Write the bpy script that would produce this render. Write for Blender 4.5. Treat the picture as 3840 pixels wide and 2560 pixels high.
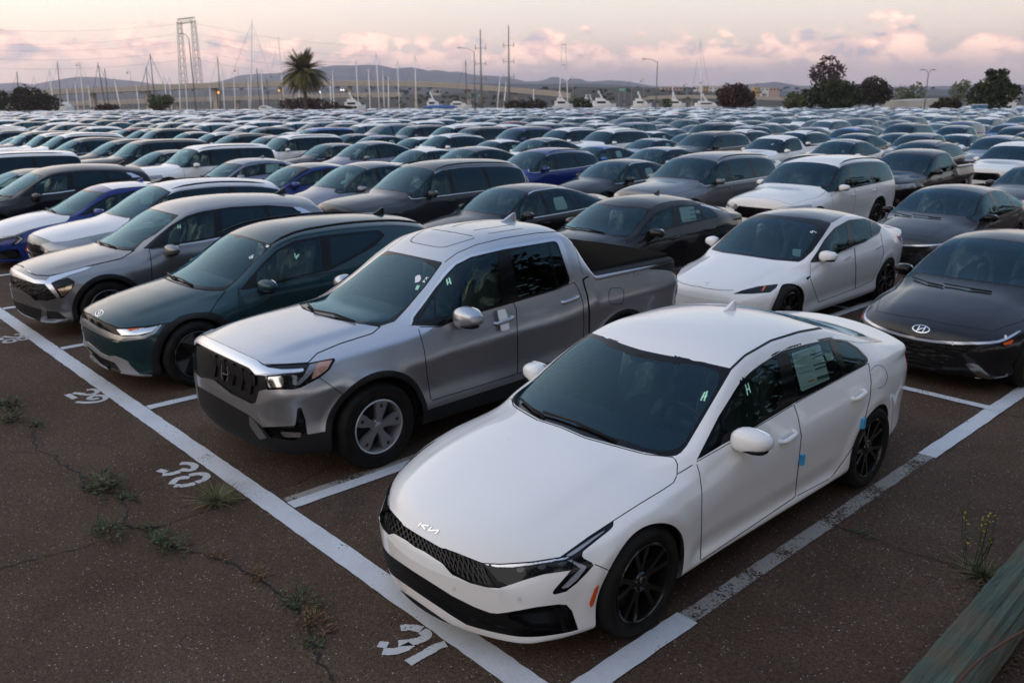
import bpy, bmesh, math, random
import numpy as np
from mathutils import Vector, Matrix
from mathutils.bvhtree import BVHTree
random.seed(7)
rng = np.random.default_rng(11)
for o in list(bpy.data.objects):
    bpy.data.objects.remove(o)
scn = bpy.context.scene
COL = scn.collection

# ------------------------------------------------------------------ camera
CAM_P = np.array([2.5251, -2.7290, 2.9944])
YAW, PITCH, ROLL, FPX = -0.8254, 0.2771, -0.0046, 3141.83      # focal length in photo pixels (3840 wide)
_F = np.array([math.sin(YAW) * math.cos(PITCH), math.cos(YAW) * math.cos(PITCH), -math.sin(PITCH)])
_R = np.array([math.cos(YAW), -math.sin(YAW), 0.0])
_U = np.cross(_R, _F)
_R, _U = math.cos(ROLL) * _R + math.sin(ROLL) * _U, -math.sin(ROLL) * _R + math.cos(ROLL) * _U
cam_d = bpy.data.cameras.new('camera')
cam = bpy.data.objects.new('camera', cam_d)
COL.objects.link(cam)
M = Matrix.Identity(4)
for i in range(3):
    M[i][0], M[i][1], M[i][2], M[i][3] = _R[i], _U[i], -_F[i], CAM_P[i]
cam.matrix_world = M
cam_d.sensor_width = 36.0
cam_d.lens = FPX / 3840 * 36
cam_d.clip_start = 0.05
cam_d.clip_end = 60000
cam_d.dof.use_dof = True
cam_d.dof.focus_distance = 5.2
cam_d.dof.aperture_fstop = 3.2
scn.camera = cam

# ------------------------------------------------------------------ dusk sky and the last of the sun
SUN_AZ = math.radians(205)      # towards the sunset, behind the camera
SUN_EL = math.radians(3.0)
world = bpy.data.worlds.new('World')
scn.world = world
world.use_nodes = True
wt = world.node_tree
wt.nodes.clear()
def wn(kind, **kw):
    n = wt.nodes.new(kind)
    for k, v in kw.items():
        setattr(n, k, v)
    return n
def wl(a, b):
    wt.links.new(a, b)
def wmath(op, a, b=None, clamp=False):
    n = wn('ShaderNodeMath', operation=op, use_clamp=clamp)
    for i, v in enumerate((a, b)):
        if v is None:
            continue
        if isinstance(v, (int, float)):
            n.inputs[i].default_value = v
        else:
            wl(v, n.inputs[i])
    return n.outputs[0]
def wramp(fac, stops, interp='EASE'):
    n = wn('ShaderNodeValToRGB')
    n.color_ramp.interpolation = interp
    el = n.color_ramp.elements
    while len(el) < len(stops):
        el.new(0.5)
    for e, (p, c) in zip(el, stops):
        e.position = p
        e.color = (*c, 1) if len(c) == 3 else c
    wl(fac, n.inputs[0])
    return n.outputs[0]
def wmix(f, a, b, mode='MIX'):
    n = wn('ShaderNodeMix', data_type='RGBA', blend_type=mode)
    for i, v in ((0, f), (6, a), (7, b)):
        if isinstance(v, (int, float)):
            n.inputs[i].default_value = v
        elif isinstance(v, tuple):
            n.inputs[i].default_value = (*v, 1)
        else:
            wl(v, n.inputs[i])
    return n.outputs[2]
tc = wn('ShaderNodeTexCoord')
sep = wn('ShaderNodeSeparateXYZ')
wl(tc.outputs['Generated'], sep.inputs[0])
elev = wmath('ARCSINE', sep.outputs[2])                      # radians
# physical sky
nish = wn('ShaderNodeTexSky', sky_type='NISHITA', sun_disc=False)
nish.sun_elevation = SUN_EL
nish.sun_rotation = SUN_AZ
nish.altitude = 10
nish.air_density = 1.3
nish.dust_density = 1.5
nish.ozone_density = 2.5
# dusk gradient over the dome: in the east lilac haze, peach, cream, then deepening blue; the west still bright from the sunset
e01 = wmath('DIVIDE', elev, math.pi / 2, True)
east = wramp(e01, [(0.0, (.62, .55, .62)), (.020, (.78, .64, .61)), (.045, (1.06, .87, .73)), (.085, (1.0, .95, .87)), (.14, (.76, .79, .82)),
                   (.25, (.38, .46, .59)), (.4, (.25, .34, .52)), (.7, (.28, .39, .60)), (1.0, (.33, .44, .65))], 'LINEAR')
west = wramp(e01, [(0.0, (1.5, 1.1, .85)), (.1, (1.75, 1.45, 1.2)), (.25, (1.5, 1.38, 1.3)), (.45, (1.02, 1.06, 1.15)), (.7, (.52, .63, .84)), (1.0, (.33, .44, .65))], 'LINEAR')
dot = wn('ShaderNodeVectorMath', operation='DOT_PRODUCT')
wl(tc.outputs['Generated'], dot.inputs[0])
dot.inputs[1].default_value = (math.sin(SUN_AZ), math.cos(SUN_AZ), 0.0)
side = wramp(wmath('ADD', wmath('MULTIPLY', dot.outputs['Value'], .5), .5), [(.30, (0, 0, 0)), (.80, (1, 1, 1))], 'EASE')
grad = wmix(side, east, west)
# cumulus bank low over the hills, lit pink from behind the camera
az = wmath('ARCTAN2', sep.outputs[0], sep.outputs[1])
comb = wn('ShaderNodeCombineXYZ')
wl(wmath('MULTIPLY', az, 9.0), comb.inputs[0])
wl(wmath('MULTIPLY', elev, 17.0), comb.inputs[1])
def noise(vec, scale, detail, rough, dist=0.0, off=(0, 0, 0)):
    mp = wn('ShaderNodeMapping')
    mp.inputs['Location'].default_value = off
    wl(vec, mp.inputs[0])
    n = wn('ShaderNodeTexNoise')
    n.inputs['Scale'].default_value = scale
    n.inputs['Detail'].default_value = detail
    n.inputs['Roughness'].default_value = rough
    n.inputs['Distortion'].default_value = dist
    wl(mp.outputs[0], n.inputs['Vector'])
    return n.outputs[0]
puff = noise(comb.outputs[0], 2.3, 8, .60, .15, (0, 1.3, 0))
# top of the bank rises and falls with the azimuth
comb2 = wn('ShaderNodeCombineXYZ')
wl(wmath('MULTIPLY', az, 9.0), comb2.inputs[0])
top_n = noise(comb2.outputs[0], 1.3, 3, .6, 0, (5.2, 0, 0))
top = wmath('ADD', wmath('MULTIPLY', top_n, .085), .022)    # radians
d_in = wmath('SUBTRACT', top, elev)
m1 = wmath('MULTIPLY', d_in, 46.0)
m2 = wmath('MULTIPLY', wmath('SUBTRACT', puff, .5), 5.2)
cov = wmath('ADD', wmath('ADD', m1, m2), .30)
mask = wramp(cov, [(0.0, (0, 0, 0)), (.42, (.75, .75, .75)), (1.0, (1, 1, 1))], 'EASE')
base_fade = wramp(wmath('DIVIDE', elev, .12, True), [(0, (0, 0, 0)), (.22, (.10, .10, .10)), (.5, (1, 1, 1))], 'EASE')
shade = noise(comb.outputs[0], 3.0, 6, .6, .2, (.12, 1.05, .3))
lit = wramp(shade, [(.34, (.62, .57, .66)), (.45, (1.25, .85, .74)), (.56, (1.95, 1.26, .98))], 'EASE')
mask = wmath('MULTIPLY', wmath('MULTIPLY', mask, base_fade), .95)
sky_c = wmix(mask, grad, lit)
bg1 = wn('ShaderNodeBackground')
wl(nish.outputs[0], bg1.inputs[0])
bg1.inputs[1].default_value = 0.05
bg2 = wn('ShaderNodeBackground')
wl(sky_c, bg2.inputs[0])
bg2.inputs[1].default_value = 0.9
add = wn('ShaderNodeAddShader')
wl(bg1.outputs[0], add.inputs[0])
wl(bg2.outputs[0], add.inputs[1])
wo = wn('ShaderNodeOutputWorld')
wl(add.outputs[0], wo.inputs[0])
sun_d = bpy.data.lights.new('sun', 'SUN')
sun_d.energy = 0.4
sun_d.angle = math.radians(14)
sun_d.color = (1.0, .70, .45)
sun = bpy.data.objects.new('sun', sun_d)
COL.objects.link(sun)
_sv = Vector((math.sin(SUN_AZ) * math.cos(SUN_EL), math.cos(SUN_AZ) * math.cos(SUN_EL), math.sin(SUN_EL)))
sun.rotation_euler = (-_sv).to_track_quat('-Z', 'Y').to_euler()
scn.view_settings.view_transform = 'Standard'
scn.view_settings.look = 'None'
scn.view_settings.exposure = 0.32
scn.view_settings.gamma = 1.0
scn.view_settings.use_curve_mapping = False
scn.cycles.max_bounces = 8
scn.cycles.glossy_bounces = 4
scn.cycles.transmission_bounces = 4
scn.cycles.transparent_max_bounces = 10
scn.cycles.caustics_reflective = False
scn.cycles.caustics_refractive = False
scn.cycles.use_denoising = True

# ------------------------------------------------------------------ helpers
def project(P):
    d = np.asarray(P, float) - CAM_P
    f = d @ _F
    return np.stack([1920 + FPX * (d @ _R) / f, 1280 - FPX * (d @ _U) / f], -1)
def ray(px, py):
    d = _F * FPX + _R * (px - 1920) - _U * (py - 1280)
    return d / np.linalg.norm(d)
def ground(px, py, z=0.0):                  # photo pixel -> point on the level z
    d = ray(px, py)
    return CAM_P + d * ((z - CAM_P[2]) / d[2])
def at_y(px, py, depth):                    # photo pixel -> point at that distance along the view axis
    d = ray(px, py)
    return CAM_P + d * (depth / (d @ _F))

def pch(kn):
    X = np.array([k[0] for k in kn], float); Y = np.array([k[1] for k in kn], float)
    h = np.diff(X); d = np.diff(Y) / h; n = len(X)
    m = np.zeros(n)
    for i in range(1, n - 1):
        if d[i - 1] * d[i] > 0:
            w1 = 2 * h[i] + h[i - 1]; w2 = h[i] + 2 * h[i - 1]
            m[i] = (w1 + w2) / (w1 / d[i - 1] + w2 / d[i])
    m[0] = d[0]; m[-1] = d[-1]
    def f(x):
        x = np.clip(np.asarray(x, float), X[0], X[-1])
        i = np.clip(np.searchsorted(X, x, 'right') - 1, 0, n - 2)
        t = (x - X[i]) / h[i]
        return ((1 + 2 * t) * (1 - t) ** 2 * Y[i] + t * (1 - t) ** 2 * h[i] * m[i]
                + t * t * (3 - 2 * t) * Y[i + 1] + t * t * (t - 1) * h[i] * m[i + 1])
    return f
def sstep(x, a, b):
    t = np.clip((np.asarray(x, float) - a) / (b - a), 0, 1)
    return t * t * (3 - 2 * t)
def smin(a, b, k):
    h = np.clip(.5 + .5 * (b - a) / k, 0, 1)
    return b * (1 - h) + a * h - k * h * (1 - h)

def sdpoly(P, poly):
    """signed distance of the points P (n,2) to a closed polygon, negative inside"""
    P = np.asarray(P, float); V = np.asarray(poly, float)
    d = np.full(len(P), 1e18); s = np.ones(len(P))
    n = len(V); j = n - 1
    for i in range(n):
        e = V[j] - V[i]; w = P - V[i]
        t = np.clip((w @ e) / max(e @ e, 1e-12), 0, 1)
        b = w - t[:, None] * e
        d = np.minimum(d, (b * b).sum(1))
        c1 = P[:, 1] >= V[i][1]; c2 = P[:, 1] < V[j][1]; c3 = e[0] * w[:, 1] > e[1] * w[:, 0]
        flip = (c1 & c2 & c3) | (~c1 & ~c2 & ~c3)
        s[flip] *= -1
        j = i
    return s * np.sqrt(d)
def sdline(P, pts):
    """unsigned distance to an open polyline"""
    P = np.asarray(P, float); V = np.asarray(pts, float)
    d = np.full(len(P), 1e18)
    for i in range(len(V) - 1):
        e = V[i + 1] - V[i]; w = P - V[i]
        t = np.clip((w @ e) / max(e @ e, 1e-12), 0, 1)
        b = w - t[:, None] * e
        d = np.minimum(d, (b * b).sum(1))
    return np.sqrt(d)
def chaikin(pts, n=2, closed=True):
    P = np.asarray(pts, float)
    for _ in range(n):
        Q = np.roll(P, -1, 0)
        if closed:
            P = np.stack([.75 * P + .25 * Q, .25 * P + .75 * Q], 1).reshape(-1, P.shape[1])
        else:
            a = np.stack([.75 * P[:-1] + .25 * P[1:], .25 * P[:-1] + .75 * P[1:]], 1).reshape(-1, P.shape[1])
            P = np.vstack([P[:1], a, P[-1:]])
    return P
def zpx(reg, pts):
    """points read in an enlarged crop (x0, y0, photo px per crop px) -> photo pixels"""
    x0, y0, s = reg
    return [(x0 + s * a, y0 + s * b) for a, b in pts]

class Sheet:
    """triangle sheet with vertex attributes that can be split along the zero line of a field"""
    def __init__(s, V, N, T, A, lab=None):
        s.V, s.N, s.T, s.A = V, N, T, A
        s.lab = np.zeros(len(T), int) if lab is None else lab
    def split(s, f, elig=None, eps=1e-5):
        f = np.where(np.abs(f) < eps, eps, f)
        sg = f[s.T] > 0
        k = sg.sum(1)
        mix = (k > 0) & (k < 3)
        if elig is not None:
            mix &= elig
        if not mix.any():
            return f
        T = s.T[mix]; sg = sg[mix]; k = k[mix]; lab = s.lab[mix]
        odd = np.where(k == 1, sg.argmax(1), (~sg).argmax(1))
        r = np.arange(len(T))
        a = T[r, odd]; b = T[r, (odd + 1) % 3]; c = T[r, (odd + 2) % 3]
        nv = len(s.V)
        ed = np.sort(np.concatenate([np.stack([a, b], 1), np.stack([a, c], 1)]), 1)
        key = ed[:, 0].astype(np.int64) * nv + ed[:, 1]
        uk, inv = np.unique(key, return_inverse=True)
        i0 = (uk // nv).astype(int); i1 = (uk % nv).astype(int)
        t = (f[i0] / (f[i0] - f[i1]))[:, None]
        s.V = np.vstack([s.V, s.V[i0] * (1 - t) + s.V[i1] * t])
        nn = s.N[i0] * (1 - t) + s.N[i1] * t
        s.N = np.vstack([s.N, nn / np.maximum(np.linalg.norm(nn, axis=1, keepdims=True), 1e-9)])
        s.A = np.vstack([s.A, s.A[i0] * (1 - t) + s.A[i1] * t])
        p = nv + inv[:len(T)]; q = nv + inv[len(T):]
        new = np.concatenate([np.stack([a, p, q], 1), np.stack([p, b, c], 1), np.stack([p, c, q], 1)])
        s.T = np.vstack([s.T[~mix], new])
        s.lab = np.concatenate([s.lab[~mix], lab, lab, lab])
        return np.concatenate([f, np.zeros(len(uk))])
    def mark(s, fn, new, on=None, elig=None):
        """split along fn's zero and give the label `new` to the faces inside (fn < 0)"""
        def el():
            e = np.ones(len(s.T), bool)
            if on is not None:
                e &= np.isin(s.lab, on)
            if elig is not None:
                e &= elig(s)
            return e
        s.split(fn(s), el())
        f = fn(s)
        ins = f[s.T].mean(1) < 0
        s.lab[ins & el()] = new
    def cent(s):
        return s.V[s.T].mean(1)
    def sub(s, sel):
        T = s.T[sel]
        u, inv = np.unique(T, return_inverse=True)
        return s.V[u].copy(), s.N[u].copy(), inv.reshape(-1, 3), s.A[u].copy()

# ------------------------------------------------------------------ materials
MATS = {}
def mat(name, col=(.5, .5, .5), rough=.5, metal=0.0, coat=0.0, spec=.5, emit=None, estr=0.0, alpha=1.0, objcol=False, coat_rough=.03, ior=1.5):
    if name in MATS:
        return MATS[name]
    m = bpy.data.materials.new(name); m.use_nodes = True
    b = m.node_tree.nodes['Principled BSDF']
    b.inputs['Base Color'].default_value = (*col, 1)
    b.inputs['Roughness'].default_value = rough
    b.inputs['Metallic'].default_value = metal
    b.inputs['Coat Weight'].default_value = coat
    b.inputs['Coat Roughness'].default_value = coat_rough
    b.inputs['Specular IOR Level'].default_value = spec
    b.inputs['IOR'].default_value = ior
    b.inputs['Alpha'].default_value = alpha
    if emit:
        b.inputs['Emission Color'].default_value = (*emit, 1)
        b.inputs['Emission Strength'].default_value = estr
    if objcol:
        oi = m.node_tree.nodes.new('ShaderNodeObjectInfo')
        m.node_tree.links.new(oi.outputs['Color'], b.inputs['Base Color'])
        m.node_tree.links.new(oi.outputs['Alpha'], b.inputs['Metallic'])
    MATS[name] = m
    return m
class NT:
    """small node-tree helper for one material"""
    def __init__(s, name):
        s.m = bpy.data.materials.new(name); s.m.use_nodes = True
        s.t = s.m.node_tree; s.b = s.t.nodes['Principled BSDF']; s.out = s.t.nodes['Material Output']
        MATS[name] = s.m
    def n(s, kind, ins=None, **kw):
        n = s.t.nodes.new(kind)
        for k, v in kw.items():
            setattr(n, k, v)
        for k, v in (ins or {}).items():
            if hasattr(v, 'is_linked') or hasattr(v, 'links'):
                s.t.links.new(v, n.inputs[k])
            else:
                n.inputs[k].default_value = v
        return n
    def l(s, a, b):
        s.t.links.new(a, b)
    def math(s, op, a, b=0.0, clamp=False):
        n = s.n('ShaderNodeMath', {0: a, 1: b}, operation=op, use_clamp=clamp)
        return n.outputs[0]
    def noise(s, vec, scale, detail=4, rough=.55, dist=0.0):
        n = s.n('ShaderNodeTexNoise', {'Scale': scale, 'Detail': detail, 'Roughness': rough, 'Distortion': dist})
        if vec is not None:
            s.l(vec, n.inputs['Vector'])
        return n.outputs[0]
    def ramp(s, fac, stops, interp='LINEAR'):
        n = s.n('ShaderNodeValToRGB'); r = n.color_ramp; r.interpolation = interp
        while len(r.elements) < len(stops):
            r.elements.new(.5)
        for e, (p, c) in zip(r.elements, stops):
            e.position = p
            e.color = (*c, 1) if not isinstance(c, (int, float)) else (c, c, c, 1)
        s.l(fac, n.inputs[0])
        return n.outputs[0]
    def mix(s, f, a, b, mode='MIX'):
        n = s.n('ShaderNodeMix', data_type='RGBA', blend_type=mode)
        for i, v in ((0, f), (6, a), (7, b)):
            if isinstance(v, tuple):
                n.inputs[i].default_value = (*v, 1)
            elif isinstance(v, (int, float)):
                n.inputs[i].default_value = v
            else:
                s.l(v, n.inputs[i])
        return n.outputs[2]
    def bump(s, h, dist, strength=1.0):
        n = s.n('ShaderNodeBump', {'Distance': dist, 'Strength': strength})
        s.l(h, n.inputs['Height']); s.l(n.outputs[0], s.b.inputs['Normal'])

# ------------------------------------------------------------------ objects
def obj(name, V, F, material=None, parent=None, N=None, smooth=True, loc=None):
    me = bpy.data.meshes.new(name)
    V = np.asarray(V, float)
    if isinstance(F, np.ndarray) and F.ndim == 2:
        nf, k = F.shape
        me.vertices.add(len(V)); me.vertices.foreach_set('co', V.astype(np.float32).ravel())
        me.loops.add(nf * k); me.loops.foreach_set('vertex_index', F.astype(np.int32).ravel())
        me.polygons.add(nf)
        me.polygons.foreach_set('loop_start', (np.arange(nf) * k).astype(np.int32))
        me.update(calc_edges=True)
        me.validate()
    else:
        me.from_pydata([tuple(v) for v in V], [], [tuple(int(i) for i in f) for f in F])
        me.update()
    if smooth:
        me.polygons.foreach_set('use_smooth', np.ones(len(me.polygons), bool))
    if N is not None and len(N) == len(me.vertices):
        me.normals_split_custom_set_from_vertices([tuple(n) for n in N])
    if material is not None:
        me.materials.append(material)
    o = bpy.data.objects.new(name, me)
    COL.objects.link(o)
    if parent is not None:
        o.parent = parent
    if loc is not None:
        o.location = loc
    return o
def thing(name, label, cat, loc=(0, 0, 0), rz=0.0, group=None):
    o = bpy.data.objects.new(name, None)
    COL.objects.link(o); o.location = loc; o.rotation_euler = (0, 0, rz)
    o.empty_display_size = .2
    return tag(o, label, cat, group)
def tag(o, label, cat, group=None):
    o['label'] = label; o['category'] = cat
    if group:
        o['group'] = group
    return o
def struct(o):
    o['kind'] = 'structure'
    return o
class MB:
    """collects simple shapes into one mesh"""
    def __init__(s):
        s.V = []; s.F = []
    def add(s, V, F):
        o = len(s.V)
        s.V += [tuple(v) for v in V]; s.F += [tuple(i + o for i in f) for f in F]
        return s
    def box(s, c, d, rz=0.0, taper=1.0):
        x, y, z = d[0] / 2, d[1] / 2, d[2] / 2
        ca, sa = math.cos(rz), math.sin(rz)
        V = []
        for k, t in ((-1, 1.0), (1, taper)):
            for i, j in ((-1, -1), (1, -1), (1, 1), (-1, 1)):
                a, b = i * x * t, j * y * t
                V.append((c[0] + a * ca - b * sa, c[1] + a * sa + b * ca, c[2] + k * z))
        return s.add(V, [(3, 2, 1, 0), (4, 5, 6, 7), (0, 1, 5, 4), (1, 2, 6, 5), (2, 3, 7, 6), (3, 0, 4, 7)])
    def tube(s, pts, rad, n=8, caps=True, up=(0, 0, 1)):
        P = [Vector(p) for p in pts]
        R = rad if isinstance(rad, (list, tuple)) else [rad] * len(P)
        V = []; F = []
        prev = None
        for i, p in enumerate(P):
            d = (P[min(i + 1, len(P) - 1)] - P[max(i - 1, 0)])
            if d.length < 1e-9:
                d = Vector((0, 0, 1))
            d.normalize()
            if prev is None:
                u = Vector(up) if abs(d.dot(Vector(up))) < .95 else Vector((1, 0, 0))
                a = d.cross(u).normalized()
            else:
                a = (prev - d * prev.dot(d)).normalized()
            prev = a
            b = d.cross(a)
            for k in range(n):
                t = 2 * math.pi * k / n
                V.append(p + (a * math.cos(t) + b * math.sin(t)) * R[i])
        for i in range(len(P) - 1):
            for k in range(n):
                k2 = (k + 1) % n
                F.append((i * n + k, i * n + k2, (i + 1) * n + k2, (i + 1) * n + k))
        if caps:
            F.append(tuple(range(n - 1, -1, -1)))
            F.append(tuple((len(P) - 1) * n + k for k in range(n)))
        return s.add(V, F)
    def lathe(s, prof, n, axis='z', c=(0, 0, 0), close=False):
        """revolve profile points (r, h) about an axis"""
        V = []; F = []; m = len(prof)
        for k in range(n):
            t = 2 * math.pi * k / n
            for r, h in prof:
                a, b = r * math.cos(t), r * math.sin(t)
                p = (a, b, h) if axis == 'z' else (h, a, b) if axis == 'x' else (b, h, a)
                V.append((p[0] + c[0], p[1] + c[1], p[2] + c[2]))
        for k in range(n):
            k2 = (k + 1) % n
            for i in range(m if close else m - 1):
                i2 = (i + 1) % m
                F.append((k * m + i, k2 * m + i, k2 * m + i2, k * m + i2))
        return s.add(V, F)
    def prism(s, poly, z0, z1):
        n = len(poly)
        V = [(x, y, z0) for x, y in poly] + [(x, y, z1) for x, y in poly]
        return s.add(V, [tuple(range(n - 1, -1, -1)), tuple(range(n, 2 * n))]
                     + [(i, (i + 1) % n, n + (i + 1) % n, n + i) for i in range(n)])
    def quad(s, a, b, c, d):
        return s.add([a, b, c, d], [(0, 1, 2, 3)])
    def build(s, name, material=None, parent=None, smooth=False, loc=None):
        return obj(name, np.array(s.V), s.F, material, parent, smooth=smooth, loc=loc)
def auto_smooth(o, ang=35):
    """shade smooth, keeping edges sharper than the angle"""
    me = o.data
    me.polygons.foreach_set('use_smooth', np.ones(len(me.polygons), bool))
    bm = bmesh.new(); bm.from_mesh(me)
    a = math.radians(ang)
    for e in bm.edges:
        if len(e.link_faces) == 2 and e.calc_face_angle(0) > a:
            e.smooth = False
    bm.to_mesh(me); bm.free()
    return o

# ------------------------------------------------------------------ car bodies: lofted half shells, cut into panels
def shell(m, nl=230, nside=44, nglass=22, nroof=26, nbot=14):
    L, hw = m['L'], m['W'] / 2
    u = np.linspace(0, 1, nl)
    l0 = L * (u - .975 * np.sin(2 * np.pi * u) / (2 * np.pi))
    b = pch(m['bow'])(l0)
    wm = pch(m['plan'])(l0)
    zc = pch(m['top'])(l0)
    zlo = pch(m['bot'])(l0)
    ls = l0 + b * (wm / hw) ** 2
    zb = pch(m['belt'])(ls)
    h = zc - zlo
    zb = smin(zb, zlo + m.get('bq', .80) * h, .06 * np.clip(h / .3, .02, 1))
    offf = pch(m['off'])
    kk = np.clip(h / .55, 0, 1)
    wb = wm + offf(1.0) * kk
    p = m.get('crown', 2.6)
    # roof rail / A and C pillars; over the bonnet the rail rides on the bonnet surface
    rw = pch([(a, w) for a, w, z in m['rail']]); rz = pch([(a, z) for a, w, z in m['rail']])
    lr = l0 + b * (.7) ** 2
    g = sstep(lr, m['gl'][0], m['gl'][1])
    fr = .74
    hood_w = fr * wb; hood_z = zb + (zc - zb) * (1 - fr ** p)
    wr = hood_w * (1 - g) + np.minimum(rw(lr), wb - .02) * g
    zr = hood_z * (1 - g) + rz(lr) * g
    zr = smin(zr, zlo + .955 * h, .05 * np.clip(h / .3, .02, 1))
    zr = np.maximum(zr, zb)
    pr = p * (1 - g) + m.get('rcrown', 2.3) * g
    v = np.linspace(0, 1, nside)
    X = []; Z = []
    wbot = np.maximum(wm + offf(0.0) * kk - .04 * kk, 0)
    for t in np.linspace(0, 1, nbot)[:-1]:
        X.append(wbot * t); Z.append(zlo + 0 * zlo)
    for t in v:
        X.append(wm + offf(t) * kk); Z.append(zlo + t * (zb - zlo))
    n_belt = len(X) - 1
    for t in np.linspace(0, 1, nglass + 1)[1:]:
        bulge = m.get('bulge', .022) * 4 * t * (1 - t) * g
        hx = wb + (hood_w - wb) * t
        hz = zb + (zc - zb) * (1 - (hx / np.maximum(wb, 1e-3)) ** p)
        gx = wb + (wr - wb) * t + bulge; gz = zb + (zr - zb) * t
        X.append(hx * (1 - g) + gx * g); Z.append(np.minimum(hz, zc) * (1 - g) + gz * g)
    n_rail = len(X) - 1
    for t in np.linspace(0, 1, nroof + 1)[1:]:
        x = wr * (1 - t)
        hz = zb + (zc - zb) * (1 - (x / np.maximum(wb, 1e-3)) ** p)
        gz = zr + (zc - zr) * (1 - (1 - t) ** pr)
        X.append(x); Z.append(hz * (1 - g) + gz * g)
    X = np.stack(X, 1); Z = np.stack(Z, 1)
    # raised centre panel of the bonnet
    hc = m.get('hoodc', .010)
    if hc:
        fade = (1 - g) * sstep(l0, .12, .45) * kk
        for j in range(n_belt + 1, X.shape[1]):
            Z[:, j] += hc * fade * (1 - sstep(X[:, j] / np.maximum(wb, 1e-3), .60, .68))
    # round the creases along the section
    ns = X.shape[1]
    wgt = np.full(ns, m.get('soft', .55)); wgt[0] = 0; wgt[-1] = 0
    for _ in range(m.get('rounds', 5)):
        for Q in (X, Z):
            avg = Q.copy(); avg[:, 1:-1] = .25 * Q[:, :-2] + .5 * Q[:, 1:-1] + .25 * Q[:, 2:]
            Q += (avg - Q) * wgt
    Z[:, -2] = Z[:, -2] * .5 + Z[:, -1] * .5
    Y = l0[:, None] + b[:, None] * (X / hw) ** 2
    P = np.stack([X, Y, Z], -1)
    for _ in range(m.get('lsm', 2)):
        P[1:-1] = .25 * P[:-2] + .5 * P[1:-1] + .25 * P[2:]
    # wings swell round the wheel openings
    for a in m['axles']:
        r = np.sqrt((P[..., 1] - a) ** 2 + (P[..., 2] - m['R']) ** 2)
        P[..., 0] += m.get('flare', .012) * np.exp(-((r - m['R'] - .075) / .05) ** 2) * (P[..., 0] > .6) * sstep(P[..., 2], .2, .4) * (1 - sstep(P[..., 2], .84, .98))
    if 'disp' in m:
        P = m['disp'](P, m)
    du = np.gradient(P, axis=0); dv = np.gradient(P, axis=1)
    N = np.cross(du, dv)
    N /= np.maximum(np.linalg.norm(N, axis=2, keepdims=True), 1e-12)
    # outward means away from the car's axis
    cen = np.array([0, L / 2, .6])
    if ((P[nl // 2] - cen) * N[nl // 2]).sum() < 0:
        N = -N
    N[0] = N[1]; N[-1] = N[-2]
    N[:, -1, 0] = 0; N[:, 0, 0] = 0
    N /= np.maximum(np.linalg.norm(N, axis=2, keepdims=True), 1e-12)
    idx = np.arange(nl * ns).reshape(nl, ns)
    a, bq, c, d = idx[:-1, :-1].ravel(), idx[1:, :-1].ravel(), idx[1:, 1:].ravel(), idx[:-1, 1:].ravel()
    T = np.concatenate([np.stack([a, bq, c], 1), np.stack([a, c, d], 1)])
    V = P.reshape(-1, 3).copy(); V[:, 1] -= L / 2
    NN = N.reshape(-1, 3)
    fn = np.cross(V[T[:, 1]] - V[T[:, 0]], V[T[:, 2]] - V[T[:, 0]])
    ar = np.linalg.norm(fn, axis=1)
    keep = ar > 1e-10
    T = T[keep]; fn = fn[keep]
    bad = (fn * NN[T].sum(1)).sum(1) < 0
    T[bad] = T[bad][:, ::-1]
    A = np.stack([np.repeat(l0, ns), np.tile(np.arange(ns, dtype=float), nl)], 1)
    S = Sheet(V, NN, T, A)
    S.n_belt, S.n_rail = n_belt, n_rail
    return S

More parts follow.
